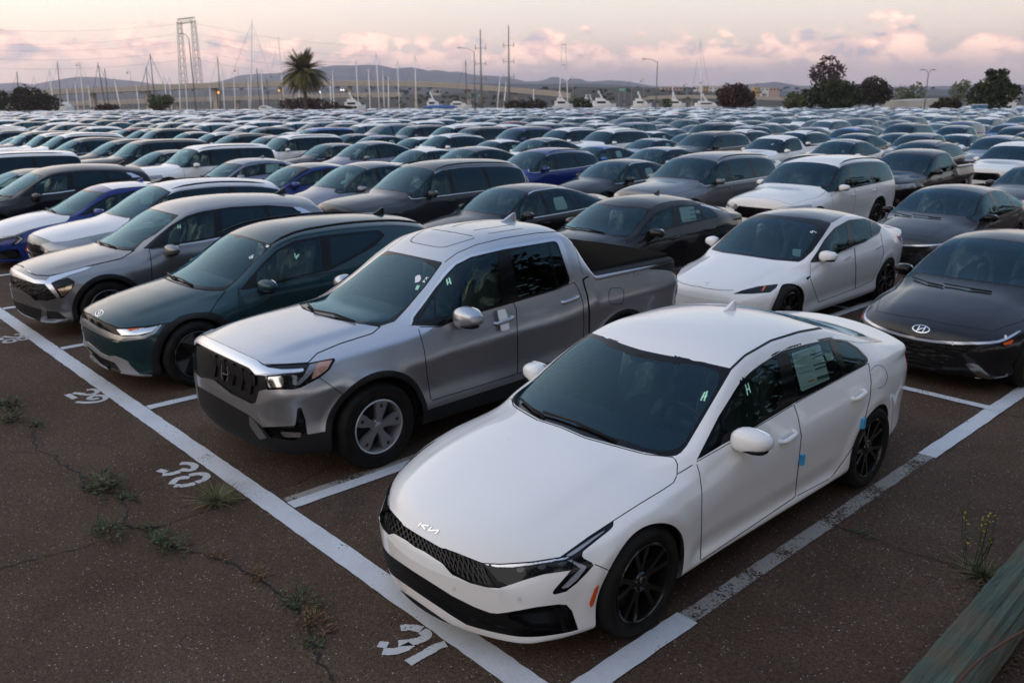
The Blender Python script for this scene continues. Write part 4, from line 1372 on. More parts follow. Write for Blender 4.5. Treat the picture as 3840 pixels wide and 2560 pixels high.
    fin(c, 0.0, 2.98, 1.435, pm, 1.05)
    # sticker, shipping marks, foam blocks
    paper = M_WHITE
    c.decal('price_sticker', paper, z2((812, 318), (965, 268), (1018, 455), (866, 525)), -.006, ['rear_window'])
    ink = mat('sticker_ink', (.12, .14, .15), .7)
    for ln in (((915, 330), (985, 305)), ((925, 345), (988, 320)), ((930, 385), (995, 365)), ((940, 405), (1000, 385)), ((950, 450), (1010, 430)), ((952, 458), (1012, 438))):
        c.stroke('sticker_print', ink, [z2(*ln)], .012, off=-.004)
    for ln in (((825, 330), (905, 305)), ((830, 350), (905, 328)), ((835, 365), (880, 350)), ((845, 400), (915, 380)), ((850, 430), (920, 410)), ((870, 505), (1010, 445))):
        c.stroke('sticker_print', mat('sticker_grey', (.35, .4, .4), .7), [z2(*ln)], .005, off=-.004)
    c.stroke('sticker_print', mat('sticker_orange', (.6, .28, .1), .7), [z2((905, 470), (935, 460))], .012, off=-.004)
    c.decal('price_sticker', paper, z2((990, 320), (1030, 308), (1042, 350), (1003, 362)), -.006, ['rear_window'])
    c.stroke('chalk_mark', M_MARK, [z2((346, 530), (326, 572)), z2((359, 525), (343, 574)), z2((331, 556), (357, 549))], .010)
    c.stroke('chalk_mark', M_MARK, [z2((562, 490), (573, 542)), z2((575, 482), (588, 528)), z2((567, 517), (583, 508))], .010)
    for x, y in ((362, 487),):
        c.decal('dot_sticker', M_MARKR, z2(*[(x + 8 * math.cos(t), y + 7 * math.sin(t)) for t in np.linspace(0, 6.28, 13)[:-1]]), .003)
    for x, y in ((858, 885), (1185, 692)):
        p, n = c.hit(*zpx(Z2, [(x, y)])[0])
        MB().box((p[0] + .012, p[1], p[2]), (.024, .038, .075)).build('foam_block', M_BLUE, c.root)
    interior(c, 1.32, .90, 2.18, 3.05, .36)
    liner(c, 1.2, 4.3)
    underbody(c)
    rb = MB(); V, F = ellipsoid((0, 2.10 - c.L / 2, 1.27), (.13, .035, .04), 14, 8, 3); rb.add(V, F); rb.box((0, 2.02 - c.L / 2, 1.285), (.10, .12, .05))
    rb.build('inside_mirror', M_SATIN, c.root, smooth=True)
    return c
CAR_K5 = build_white_saloon()

# ------------------------------------------------------------------ grey pickup in bay 30
def build_pickup():
    A, B = (700, 750, .6698), (1500, 780, .5102)
    a = lambda *p: zpx(A, p); b = lambda *p: zpx(B, p)
    pm = M_FLEET
    c = Car(RIDGE, 'pickup_truck', 'silver-grey double-cab pickup truck with an empty black load bed beside bay number 30', -4.04, -.06, 0, pm, 'pickup', color=(.48, .50, .54, .85), res=dict(nl=320))
    c.cut('frit', 'px', a((1005, 255), (1435, 348), (1340, 480), (1235, 605), (1165, 680), (1085, 705), (960, 693), (820, 660), (650, 608), (590, 570), (575, 548), (620, 530), (680, 500), (840, 378)))
    c.cut('windshield', 'px', a((1005, 270), (1422, 357), (1330, 480), (1228, 600), (1150, 662), (1080, 688), (900, 668), (740, 622), (640, 575), (690, 520), (850, 388)), ['frit'], smooth=1)
    c.cut('trim', 'px', b((72, 862), (90, 805), (250, 590), (330, 482), (400, 412), (520, 352), (760, 297), (1130, 232), (1168, 232), (1192, 255), (1272, 520), (1276, 540), (1140, 600), (830, 692), (440, 802), (300, 868)))
    c.cut('chrome_line', 'px', b((70, 866), (85, 800), (245, 588), (325, 474), (396, 404), (518, 343), (758, 287), (1130, 222), (1172, 224), (1200, 255), (1280, 520), (1280, 545), (1240, 560), (1243, 540), (1250, 525), (1165, 275), (1155, 255), (1130, 243), (760, 305), (520, 362), (408, 420), (338, 492), (255, 600), (100, 805), (86, 862)), ['body', 'trim'])
    c.cut('front_window', 'px', b((258, 625), (342, 496), (412, 424), (520, 368), (718, 330), (752, 695), (440, 786), (262, 800)), ['trim'])
    c.cut('vent_window', 'px', b((125, 830), (245, 640), (250, 805)), ['trim'])
    c.cut('rear_window', 'px', b((808, 318), (1085, 254), (1152, 585), (872, 662)), ['trim'])
    c.cut('quarter_window', 'px', b((1096, 252), (1138, 250), (1158, 285), (1236, 525), (1165, 580)), ['trim'])
    c.cut('hood', 'px', a((-150, 600), (60, 745), (145, 785), (250, 830), (400, 900), (430, 921), (560, 918), (680, 910), (730, 858), (860, 803), (1040, 746), (1085, 708), (820, 664), (650, 612), (575, 560), (300, 400)), seam=2.2)
    c.cut('grille_bar', 'px', a((60, 790), (145, 785), (395, 900), (440, 938), (560, 955), (657, 943), (652, 960), (520, 972), (398, 976), (375, 962), (350, 937), (115, 828), (60, 810)), ['body', 'hood', 'seam'])
    c.cut('grille', 'px', a((40, 800), (115, 830), (355, 942), (382, 977), (442, 983), (452, 1058), (405, 1068), (388, 1130), (370, 1143), (250, 1085), (130, 990), (40, 950)), ['body', 'hood', 'seam'])
    c.cut('headlight', 'px', a((436, 926), (680, 912), (825, 884), (834, 895), (800, 950), (745, 995), (640, 1050), (600, 1060), (450, 1063), (445, 982), (640, 963), (660, 943), (480, 948)), ['body', 'hood', 'seam', 'grille'])
    c.cut('indicator', 'px', a((735, 905), (815, 893), (788, 948), (735, 985), (692, 1010), (715, 950)), ['headlight'])
    c.cut('reflector_bowl', 'px', a((452, 990), (530, 984), (548, 1012), (535, 1045), (456, 1050)), ['headlight'])
    c.cut('reflector_bowl', 'px', a((590, 978), (622, 985), (622, 1028), (590, 1035)), ['headlight'])
    c.cut('light_guide', 'px', a((690, 915), (735, 906), (720, 950), (640, 1030), (600, 1040), (660, 975)), ['headlight'])
    c.cut('lower_bumper', 'px', a((-60, 960), (60, 1038), (350, 1203), (425, 1270), (608, 1262), (620, 1165), (642, 1160), (666, 1230), (676, 1312), (800, 1290), (860, 1290), (860, 1600), (-60, 1600)))
    c.cut('fog_lamp', 'px', a((522, 1296), (645, 1300), (636, 1328), (548, 1326)), ['lower_bumper'])
    c.cut('fog_bezel', 'px', a((420, 1268), (600, 1276), (640, 1170), (662, 1235), (668, 1300), (600, 1345), (470, 1330)), ['lower_bumper'])
    c.cut('skid_lip', 'px', a((350, 1205), (385, 1240), (450, 1330), (410, 1340), (355, 1260)), ['lower_bumper'])
    c.line('seam', 'px', a((745, 995), (810, 1040), (872, 1085)), 1.6)
    c.cut('front_door', 'px', b((132, 872), (152, 940), (180, 1050), (202, 1250), (228, 1415), (480, 1338), (862, 1218), (866, 1100), (862, 900), (855, 742), (832, 694), (440, 806), (300, 872)), seam=1.7)
    c.cut('rear_door', 'px', b((832, 694), (856, 742), (862, 900), (866, 1100), (862, 1218), (1120, 1128), (1340, 1050), (1352, 850), (1346, 700), (1320, 615), (1282, 545), (1140, 604)), seam=1.5)
    c.line('cab_gap', 'px', b((1384, 505), (1346, 520), (1352, 562), (1378, 645), (1391, 750), (1390, 1000), (1385, 1200)), 3.0)
    q = [(1590 + 55 * math.copysign(abs(math.cos(t)) ** .5, math.cos(t)), 647 + 60 * math.copysign(abs(math.sin(t)) ** .5, math.sin(t))) for t in np.linspace(0, 6.283, 28)]
    c.line('seam', 'px', zpx(B, q), 1.1)
    c.line('seam', 'px', b((-41, 221), (60, 180), (158, 155), (400, 180), (540, 208), (545, 222), (330, 288), (280, 289), (100, 255), (-41, 221)), 1.1)
    for ln in (((300, 138), (430, 112), (560, 94)), ((430, 146), (640, 108)), ((540, 165), (820, 122)), ((640, 190), (900, 150))):
        c.line('seam', 'px', b(*ln), .9)
    c.line('seam', 'px', b((325, 400), (420, 330), (560, 270), (760, 222), (1000, 185), (1180, 172)), 1.5)
    c.line('seam', 'px', b((1225, 160), (1300, 330), (1345, 490)), .9)
    c.cut('tail_lamp', 'px', b((2072, 445), (2104, 430), (2118, 500), (2112, 640), (2096, 656), (2078, 600)))
    # load bed
    c.cut('bed_opening', 'top', [(3.74, -.2), (3.74, .81), (5.07, .83), (5.07, -.2)])
    c.cut('bed_rail', 'top', [(3.71, -.3), (3.71, .90), (5.14, .93), (5.14, -.3)], ['body', 'seam'])
    c.cut('sill', 'side', [(1.2, .1), (1.2, .40), (3.4, .44), (3.7, .46), (3.7, .1)], ['body', 'front_door', 'rear_door', 'seam'])
    c.arches(.442, .05, drop=.0)
    std_parts(c, pm)
    c.emit('cab_gap', 'cab_gap', M_SEAM, -.02)
    c.emit('bed_rail', 'bed_rail', M_ROUGH, .004)
    c.emit('grille_bar', 'grille_bar', mat('satin_silver_bar', (.68, .70, .73), .22, .9), .008)
    c.emit('grille', 'grille', M_SATIN, -.03)
    hl = c.emit('headlight', 'headlight', M_LAMP, -.004, sided=True)
    for k, mt in (('indicator', mat('clear_indicator', (.55, .30, .22), .15, .4, .8)), ('reflector_bowl', M_REFL), ('light_guide', mat('smoked_lens', (.22, .23, .25), .12, .5, .8))):
        for o, par in zip(c.emit(k, k, mt, -.003, sided=True), hl):
            o.parent = par
    c.emit('fog_lamp', 'fog_lamp', M_REFL, .003, sided=True); c.emit('fog_bezel', 'fog_bezel', M_BLACK, -.03, sided=True)
    c.emit('skid_lip', 'skid_lip', mat('grey_plastic', (.10, .10, .105), .4), .004, sided=True)
    bed = MB(); L = c.L; y0, y1, x = 3.74 - L / 2, 5.07 - L / 2, .81; z0, z1 = .82, 1.335
    bed.quad((-x, y0, z0), (x, y0, z0), (x, y1, z0), (-x, y1, z0)).quad((-x, y0, z0), (-x, y0, z1), (x, y0, z1), (x, y0, z0)).quad((-x, y1, z1), (-x, y1, z0), (x, y1, z0), (x, y1, z1))
    bed.quad((x, y0, z0), (x, y0, z1), (x, y1, z1), (x, y1, z0)).quad((-x, y0, z1), (-x, y0, z0), (-x, y1, z0), (-x, y1, z1))
    bed.build('load_bed', M_ROUGH, c.root)
    # honeycomb bars of the grille and the badge
    for i in range(4):
        t = i / 3
        c.stroke('grille_slat', M_BAR, [a((120 + 10 * t, 868 + 38 * t), (240, 925 + 42 * t), (372, 992 + 42 * t))], .020, off=-.012, depth=.03)
    for i in range(5):
        x = 150 + 50 * i; y = 868 + 25 * i
        c.stroke('grille_slat', M_BAR, [a((x, y), (x + 6, y + 60), (x - 4, y + 118))], .012, off=-.012, depth=.03)
    c.stroke('emblem', M_CHROME, [a((198, 925), (196, 985), (206, 1005)), a((230, 935), (234, 990), (226, 1012)), a((200, 968), (232, 978))], .013, off=.004, depth=.01)
    add_wheels(c, 'five', .238, .235, RIMS['silver'], .1)
    mirror(c, (1.03, 1.93, 1.18), (.135, .115, .095), pm, stalk=(.14, .02, -.09))
    for q in ((760, 825), (1247, 672)):
        handle(c, zpx(B, [q])[0], .25, pm)
    c.decal('tape', M_WHITE, b((695, 755), (755, 742), (776, 800), (790, 893), (728, 907), (712, 830)), .034)
    wiper(c, a((655, 540), (680, 590), (715, 625))); wiper(c, a((715, 628), (830, 650), (945, 690)))
    fin(c, 0, 3.22, 1.785, pm, 1.3)
    c.stroke('chalk_mark', M_MARK, [b((345, 525), (350, 565)), b((350, 550), (372, 545)), b((362, 515), (374, 560))], .012)
    c.stroke('chalk_mark', M_MARK, [b((118, 600), (130, 570)), b((128, 602), (142, 572)), b((120, 588), (140, 582))], .012)
    c.decal('white_sticker', M_WHITE, b((112, 498), (152, 490), (156, 535), (110, 555)), .002)
    c.decal('white_sticker', M_WHITE, b((204, 497), (216, 503), (178, 556), (161, 550)), .003)
    interior(c, 1.42, 1.08, 2.25, 3.15, .62); liner(c, 1.3, 3.6); underbody(c, .27)
    rb = MB(); V, F = ellipsoid((0, 2.28 - c.L / 2, 1.52), (.14, .035, .045), 14, 8, 3); rb.add(V, F); rb.box((0, 2.20 - c.L / 2, 1.56), (.14, .12, .05))
    rb.build('inside_mirror', M_SATIN, c.root, smooth=True)
    return c
CAR_PICKUP = build_pickup()

# ------------------------------------------------------------------ dark teal electric hatchback in bay 29
def build_teal():
    A, B = (0, 650, .542), (700, 750, .6698)
    a = lambda *p: zpx(A, p); b = lambda *p: zpx(B, p)
    pm = M_FLEET
    c = Car(IONIQ, 'parked_car', 'dark teal electric hatchback with black wheel arches parked by bay number 29', -7.16, -.14, 0, pm, color=(.018, .052, .062, .5))
    c.cut('frit', 'px', a((1618, 412), (1888, 496), (1735, 640), (1645, 735), (1568, 806), (1440, 806), (1340, 792), (1200, 745), (1140, 712), (1130, 690), (1200, 680), (1400, 560)))
    c.cut('windshield', 'px', a((1622, 425), (1872, 505), (1725, 640), (1630, 740), (1560, 788), (1440, 786), (1340, 770), (1220, 725), (1180, 705), (1210, 690), (1408, 566)), ['frit'], smooth=1)
    dlo = b((296, 505), (350, 440), (420, 360), (500, 282), (600, 228), (750, 200), (950, 178), (1075, 168), (1112, 195), (1060, 255), (900, 345), (800, 395), (640, 430), (500, 468), (345, 500))
    c.cut('trim', 'px', dlo)
    c.cut('front_window', 'px', b((395, 402), (450, 345), (520, 282), (630, 236), (748, 214), (760, 390), (620, 425), (480, 462), (392, 470)), ['trim'])
    c.cut('rear_window', 'px', b((800, 212), (950, 190), (1050, 178), (1080, 200), (1000, 270), (870, 345), (812, 372)), ['trim'])
    c.cut('hood', 'px', a((300, 780), (560, 925), (640, 988), (720, 1030), (830, 1072), (1000, 1060), (1190, 1032), (1250, 990), (1350, 966), (1452, 966), (1500, 890), (1564, 810), (1440, 810), (1340, 796), (1190, 748), (1130, 705), (900, 500)), seam=2.0)
    c.cut('front_band', 'px', a((500, 900), (580, 945), (640, 992), (720, 1034), (830, 1076), (1000, 1064), (1112, 1046), (1055, 1095), (990, 1118), (860, 1126), (790, 1112), (680, 1062), (600, 1008), (500, 950)), ['body', 'hood', 'seam'])
    c.cut('headlight', 'px', a((800, 1078), (1000, 1066), (1108, 1047), (1050, 1095), (960, 1116), (835, 1120)), ['front_band'])
    c.cut('indicator', 'px', a((884, 1072), (960, 1066), (955, 1076), (888, 1088)), ['headlight'])
    c.cut('bumper_strip', 'px', a((480, 940), (590, 1010), (680, 1065), (800, 1116), (860, 1130), (990, 1122), (1056, 1098), (1112, 1046), (1120, 1052), (1070, 1110), (1000, 1142), (860, 1163), (740, 1137), (620, 1078), (480, 985)), ['body', 'seam', 'hood'])
    c.cut('skid_plate', 'px', a((460, 1060), (600, 1158), (700, 1240), (755, 1266), (790, 1260), (885, 1298), (905, 1330), (972, 1390), (1052, 1392), (1046, 1404), (860, 1402), (800, 1392), (690, 1322), (590, 1212), (460, 1120)))
    c.cut('intake', 'px', a((560, 1165), (620, 1200), (700, 1268), (800, 1310), (850, 1380), (800, 1384), (700, 1318), (600, 1215)), ['skid_plate', 'body'])
    c.line('seam', 'px', b((290, 490), (292, 560), (300, 640), (310, 720)), 1.5)
    c.cut('front_door', 'side', [(1.45, .36), (1.42, .6), (1.40, 1.0), (2.40, 1.035), (2.42, .7), (2.40, .36)], seam=.0035)
    c.cut('rear_door', 'side', [(2.405, .36), (2.425, .7), (2.405, 1.035), (3.5, 1.06), (3.5, .80), (3.35, .5), (3.28, .36)], seam=.0035)
    c.cut('sill', 'side', [(1.0, .1), (1.0, .33), (3.6, .33), (3.6, .1)], ['body', 'front_door', 'rear_door', 'seam'])
    c.cut('rear_screen', 'top0', [(4.30, -.2), (4.30, .56), (4.50, .62), (4.50, -.2)])
    c.cut('tail_lamp', 'side', [(4.45, .86), (4.45, .98), (4.8, .98), (4.8, .86)])
    c.arches(.405, .075)
    std_parts(c, pm)
    c.emit('front_band', 'front_band', M_BLACK, -.004); 
    hl = c.emit('headlight', 'headlight', M_REFL, -.006, sided=True)
    for o, par in zip(c.emit('indicator', 'indicator', M_AMBER, -.002, sided=True), hl):
        o.parent = par
    c.emit('bumper_strip', 'bumper_strip', mat('grey_metal_paint', (.34, .36, .38), .3, .8, .5), .006)
    c.emit('skid_plate', 'skid_plate', mat('silver_plastic', (.50, .50, .51), .35, .6), .006)
    c.emit('intake', 'lower_intake', M_SATIN, -.03)
    oval = [(688 + 27 * math.cos(t) * 1.0 + 4 * math.sin(t), 968 + 21 * math.sin(t) - 8 * math.cos(t)) for t in np.linspace(0, 6.283, 18)]
    c.stroke('emblem', M_CHROME, [zpx(A, oval), a((676, 990), (688, 952)), a((690, 986), (702, 948)), a((680, 976), (700, 962))], .007, off=.004, depth=.004)
    add_wheels(c, 'aero', .262, .235, (RIMS['black'][0], mat('black_aero', (.014, .014, .015), .3, .2), mat('aero_grey', (.16, .16, .17), .3, .7), RIMS['black'][3]), .85)
    mirror(c, (.985, 1.70, 1.02), (.125, .10, .075), pm, stalk=(.14, .03, -.08))
    wiper(c, a((1165, 700), (1195, 725), (1230, 738))); wiper(c, a((1205, 722), (1270, 748), (1340, 785)))
    for sd in (1, -1):
        mb = MB(); rz = pch([(q[0], q[2]) for q in IONIQ['rail']]); rw = pch([(q[0], q[1]) for q in IONIQ['rail']])
        P = [(sd * (float(rw(l)) - .03), l - c.L / 2, float(rz(l)) + .058 + .012 * math.sin(math.pi * (l - 1.9) / 2.25)) for l in np.linspace(1.9, 4.15, 14)]
        mb.tube(P, [.006] + [.016] * 12 + [.006], 8); mb.build('roof_rail', M_SATIN, c.root, smooth=True)
    fin(c, 0, 3.75, 1.545, M_BLACK, 1.2)
    c.decal('round_sticker', M_WHITE, zpx(B, [(453 + 13 * math.cos(t), 260 + 8 * math.sin(t)) for t in np.linspace(0, 6.28, 14)[:-1]]), .003)
    c.stroke('chalk_mark', mat('white_chalk', (.8, .82, .82), .8), [b((350, 320), (356, 330), (362, 312), (368, 328)), b((370, 325), (372, 308))], .010)
    c.stroke('chalk_mark', M_MARK, [b((605, 300), (607, 322)), b((607, 322), (628, 305)), b((628, 305), (612, 330))], .012)
    interior(c, 1.15, .95, 1.95, 2.95, .50); liner(c, 1.05, 4.3); underbody(c)
    return c
CAR_TEAL = build_teal()

# ------------------------------------------------------------------ warm grey crossover in bay 28
def build_crossover():
    A = (0, 650, .542)
    a = lambda *p: zpx(A, p)
    pm = M_FLEET
    c = Car(SPORT, 'parked_car', 'warm grey crossover with boomerang headlights parked by bay number 28', -10.12, -.18, 0, pm, color=(.25, .25, .255, .8))
    c.cut('frit', 'px', a((1025, 238), (1100, 255), (1240, 290), (1080, 420), (990, 470), (935, 528), (860, 528), (760, 510), (680, 485), (640, 465), (640, 445), (680, 430)))
    c.cut('windshield', 'px', a((1030, 250), (1100, 265), (1222, 298), (1070, 418), (980, 466), (925, 514), (860, 512), (760, 494), (690, 470), (690, 440)), ['frit'], smooth=1)
    c.cut('trim', 'px', a((990, 520), (1080, 440), (1180, 360), (1290, 295), (1400, 262), (1600, 232), (1850, 220), (2020, 232), (2110, 270), (2050, 300), (1800, 400), (1560, 440), (1240, 495), (1060, 520)))
    c.cut('chrome_line', 'px', a((1235, 492), (1400, 466), (1560, 434), (1562, 444), (1400, 478), (1240, 503)), ['trim', 'body'])
    c.cut('front_window', 'px', a((1155, 415), (1230, 352), (1320, 302), (1480, 265), (1490, 435), (1230, 480), (1155, 490)), ['trim'])
    c.cut('rear_window', 'px', a((1530, 258), (1700, 240), (1810, 232), (1865, 310), (1700, 385), (1540, 420)), ['trim'])
    c.cut('quarter_window', 'px', a((1840, 232), (2010, 240), (2090, 268), (1960, 310), (1885, 305)), ['trim'])
    c.cut('chrome_pillar', 'px', a((2025, 232), (2080, 236), (2170, 278), (2095, 285)), ['trim', 'body'])
    c.cut('hood', 'px', a((-100, 560), (150, 640), (200, 685), (250, 705), (345, 708), (440, 692), (600, 645), (750, 610), (840, 590), (935, 530), (860, 532), (760, 514), (640, 468), (400, 350)), seam=2.0)
    c.cut('lamp_strip', 'px', a((310, 765), (345, 715), (430, 695), (590, 650), (640, 644), (600, 668), (460, 712), (352, 760), (415, 855), (395, 862)), ['body', 'seam', 'hood'])
    c.cut('headlight', 'px', a((348, 762), (385, 745), (470, 720), (520, 748), (505, 790), (440, 862), (415, 862)), ['body', 'seam', 'hood'])
    c.cut('lamp_eye', 'px', a((400, 800), (505, 765), (495, 795), (440, 850), (420, 840)), ['headlight'])
    c.cut('grille', 'px', a((-50, 660), (130, 725), (240, 762), (310, 768), (395, 864), (330, 882), (240, 880), (215, 850), (130, 800), (-50, 720)))
    c.cut('hood_lip', 'px', a((-50, 600), (150, 690), (240, 735), (320, 742), (345, 715), (310, 766), (240, 760), (130, 722), (-50, 650)), ['body', 'grille'])
    c.cut('lower_bumper', 'px', a((-60, 830), (135, 895), (290, 945), (285, 1020), (280, 1030), (135, 950), (-60, 900)))
    c.cut('lower_bumper', 'px', a((318, 948), (400, 958), (470, 1005), (330, 1008)))
    c.cut('skid_plate', 'px', a((280, 998), (320, 990), (330, 1008), (440, 1012), (475, 1008), (455, 1028), (400, 1030), (282, 1028)))
    c.cut('reflector', 'px', a((612, 828), (622, 832), (590, 910), (572, 916)))
    c.cut('front_door', 'px', a((1032, 518), (1045, 600), (1050, 690), (1052, 760), (1450, 740), (1500, 600), (1505, 450), (1240, 500), (1060, 524)), seam=1.5)
    c.cut('rear_door', 'side', [(2.52, .40), (2.54, .75), (2.50, 1.10), (3.45, 1.12), (3.4, .8), (3.2, .5), (3.15, .40)], seam=.0035)
    c.cut('sill', 'side', [(1.0, .1), (1.0, .36), (3.5, .36), (3.5, .1)], ['body', 'front_door', 'rear_door', 'seam'])
    c.cut('rear_screen', 'top0', [(4.36, -.2), (4.36, .56), (4.54, .60), (4.54, -.2)])
    c.cut('tail_lamp', 'side', [(4.40, .98), (4.42, 1.10), (4.8, 1.10), (4.8, .95)])
    c.arches(.402, .06)
    std_parts(c, pm)
    c.emit('chrome_pillar', 'pillar_trim', M_SATCH, .003, sided=True)
    c.emit('lamp_strip', 'lamp_strip', M_SATCH, .004, sided=True)
    hl = c.emit('headlight', 'headlight', M_LAMP, -.005, sided=True)
    for o, par in zip(c.emit('lamp_eye', 'lamp_eye', mat('warm_reflector', (.7, .6, .45), .12, 1.0), -.003, sided=True), hl):
        o.parent = par
    c.emit('grille', 'grille', M_FACET, -.02, jitter=.016)
    c.emit('hood_lip', 'hood_lip', M_SATCH, .006); c.emit('skid_plate', 'skid_plate', M_SATCH, .01, sided=True)
    c.stroke('emblem', M_CHROME, [a((165, 655), (175, 668)), a((178, 664), (190, 678)), a((192, 670), (200, 686)), a((203, 676), (215, 692))], .006, off=.004)
    add_wheels(c, 'black', .25, .235, RIMS['grey'], .4)
    mirror(c, (.975, 1.83, 1.06), (.125, .10, .075), pm, stalk=(.14, .03, -.11))
    wiper(c, a((668, 455), (690, 480), (720, 492))); wiper(c, a((690, 488), (750, 500), (806, 522)))
    fin(c, 0, 3.9, 1.605, M_BLACK, 1.2)
    c.stroke('chalk_mark', M_MARK, [a((1230, 360), (1232, 382)), a((1246, 358), (1248, 380)), a((1231, 371), (1247, 369))], .012)
    interior(c, 1.25, 1.0, 2.05, 2.95, .52); liner(c, 1.15, 4.35); underbody(c)
    return c
CAR_CROSS = build_crossover()

# ------------------------------------------------------------------ white electric saloon in the second row
def build_white_electric():
    A = (2500, 700, .5697)
    a = lambda *p: zpx(A, p)
    pm = M_FLEET
    c = Car(TESLA, 'parked_car', 'white electric saloon with black glass roof parked behind the grey pickup', -3.8, 6.45, 0, pm, color=(.80, .80, .80, 0))
    c.cut('frit', 'px', a((318, 402), (400, 325), (560, 215), (600, 188), (800, 195), (1000, 215), (1085, 240), (1030, 325), (960, 425), (900, 480), (870, 496), (700, 482), (500, 452)))
    c.cut('windshield', 'px', a((335, 392), (410, 325), (560, 225), (600, 205), (800, 218), (960, 250), (1000, 275), (960, 360), (900, 440), (860, 478), (700, 466), (500, 436)), ['frit'], smooth=1)
    c.cut('glass_roof', 'px', a((580, 200), (640, 140), (800, 100), (1000, 100), (1240, 178), (1170, 192), (1085, 240), (1000, 215), (800, 195), (600, 188)))
    c.cut('trim', 'px', a((942, 498), (995, 420), (1038, 348), (1105, 270), (1200, 218), (1300, 208), (1380, 232), (1414, 268), (1402, 302), (1300, 364), (1100, 450), (1000, 493)))
    c.cut('front_window', 'px', a((992, 442), (1045, 357), (1110, 287), (1178, 237), (1202, 388), (1100, 438), (1000, 475)), ['trim'])
    c.cut('rear_window', 'px', a((1206, 228), (1300, 217), (1338, 225), (1352, 338), (1232, 384)), ['trim'])
    c.cut('quarter_window', 'px', a((1352, 230), (1404, 270), (1394, 298), (1366, 332)), ['trim'])
    c.cut('headlight', 'px', a((433, 706), (500, 681), (600, 656), (735, 639), (722, 665), (680, 696), (560, 706)), smooth=0)
    c.cut('indicator', 'px', a((622, 686), (642, 651), (656, 650), (634, 687)), ['headlight'])
    c.line('seam', 'px', a((100, 622), (250, 668), (350, 680), (440, 683)), 1.0)
    c.cut('front_door', 'px', a((945, 500), (945, 600), (975, 690), (1000, 760), (1240, 670), (1245, 540), (1236, 400), (1100, 452), (1000, 496)), seam=1.0)
    c.cut('rear_door', 'px', a((1238, 398), (1247, 540), (1242, 670), (1350, 620), (1400, 520), (1430, 440), (1408, 305), (1300, 366)), seam=.9)
    c.cut('side_camera', 'px', a((912, 600), (957, 580), (928, 616)))
    c.cut('rear_screen', 'top0', [(3.45, -.2), (3.45, .46), (4.3, .60), (4.3, -.2)])
    c.cut('tail_lamp', 'px', a((1512, 318), (1542, 332), (1547, 378), (1532, 352)))
    c.arches(.354)
    std_parts(c, pm, priv=False)
    hl = c.emit('headlight', 'headlight', M_LAMP, -.004, sided=True)
    for o, par in zip(c.emit('indicator', 'indicator', M_AMBER, -.002, sided=True), hl):
        o.parent = par
    c.emit('side_camera', 'side_camera', M_BLACK, sided=True)
    c.stroke('emblem', M_CHROME, [a((250, 632), (265, 630), (282, 634)), a((266, 632), (262, 650))], .008, off=.004)
    for q in ((1190, 470), (1396, 400)):
        h, n = c.hit(*zpx(A, [q])[0])
        c.stroke('door_handle', mat('handle_shadow', (.25, .25, .26), .4), [a((q[0] - 20, q[1] + 16), (q[0] + 20, q[1] - 10))], .012, off=.004)  # flush handles: grey strokes paint in their shadow lines
    add_wheels(c, 'black', .243, .225, RIMS['black'], .3)
    mirror(c, (.94, 1.69, .965), (.115, .09, .075), pm, stalk=(.13, .02, -.06))
    c.decal('white_sticker', M_WHITE, a((830, 409), (886, 411), (878, 461), (827, 452)), -.002, ['windshield'])
    c.decal('white_sticker', M_WHITE, a((650, 238), (702, 235), (690, 271), (634, 268)), -.002, ['windshield', 'frit'])
    c.stroke('chalk_mark', mat('white_chalk', (.8, .82, .82), .8), [a((945, 296), (955, 306), (960, 292), (985, 304))], .012)
    interior(c, 1.28, .83, 1.98, 2.85, .36); liner(c, 1.05, 4.2); underbody(c)
    return c
CAR_ELEC = build_white_electric()

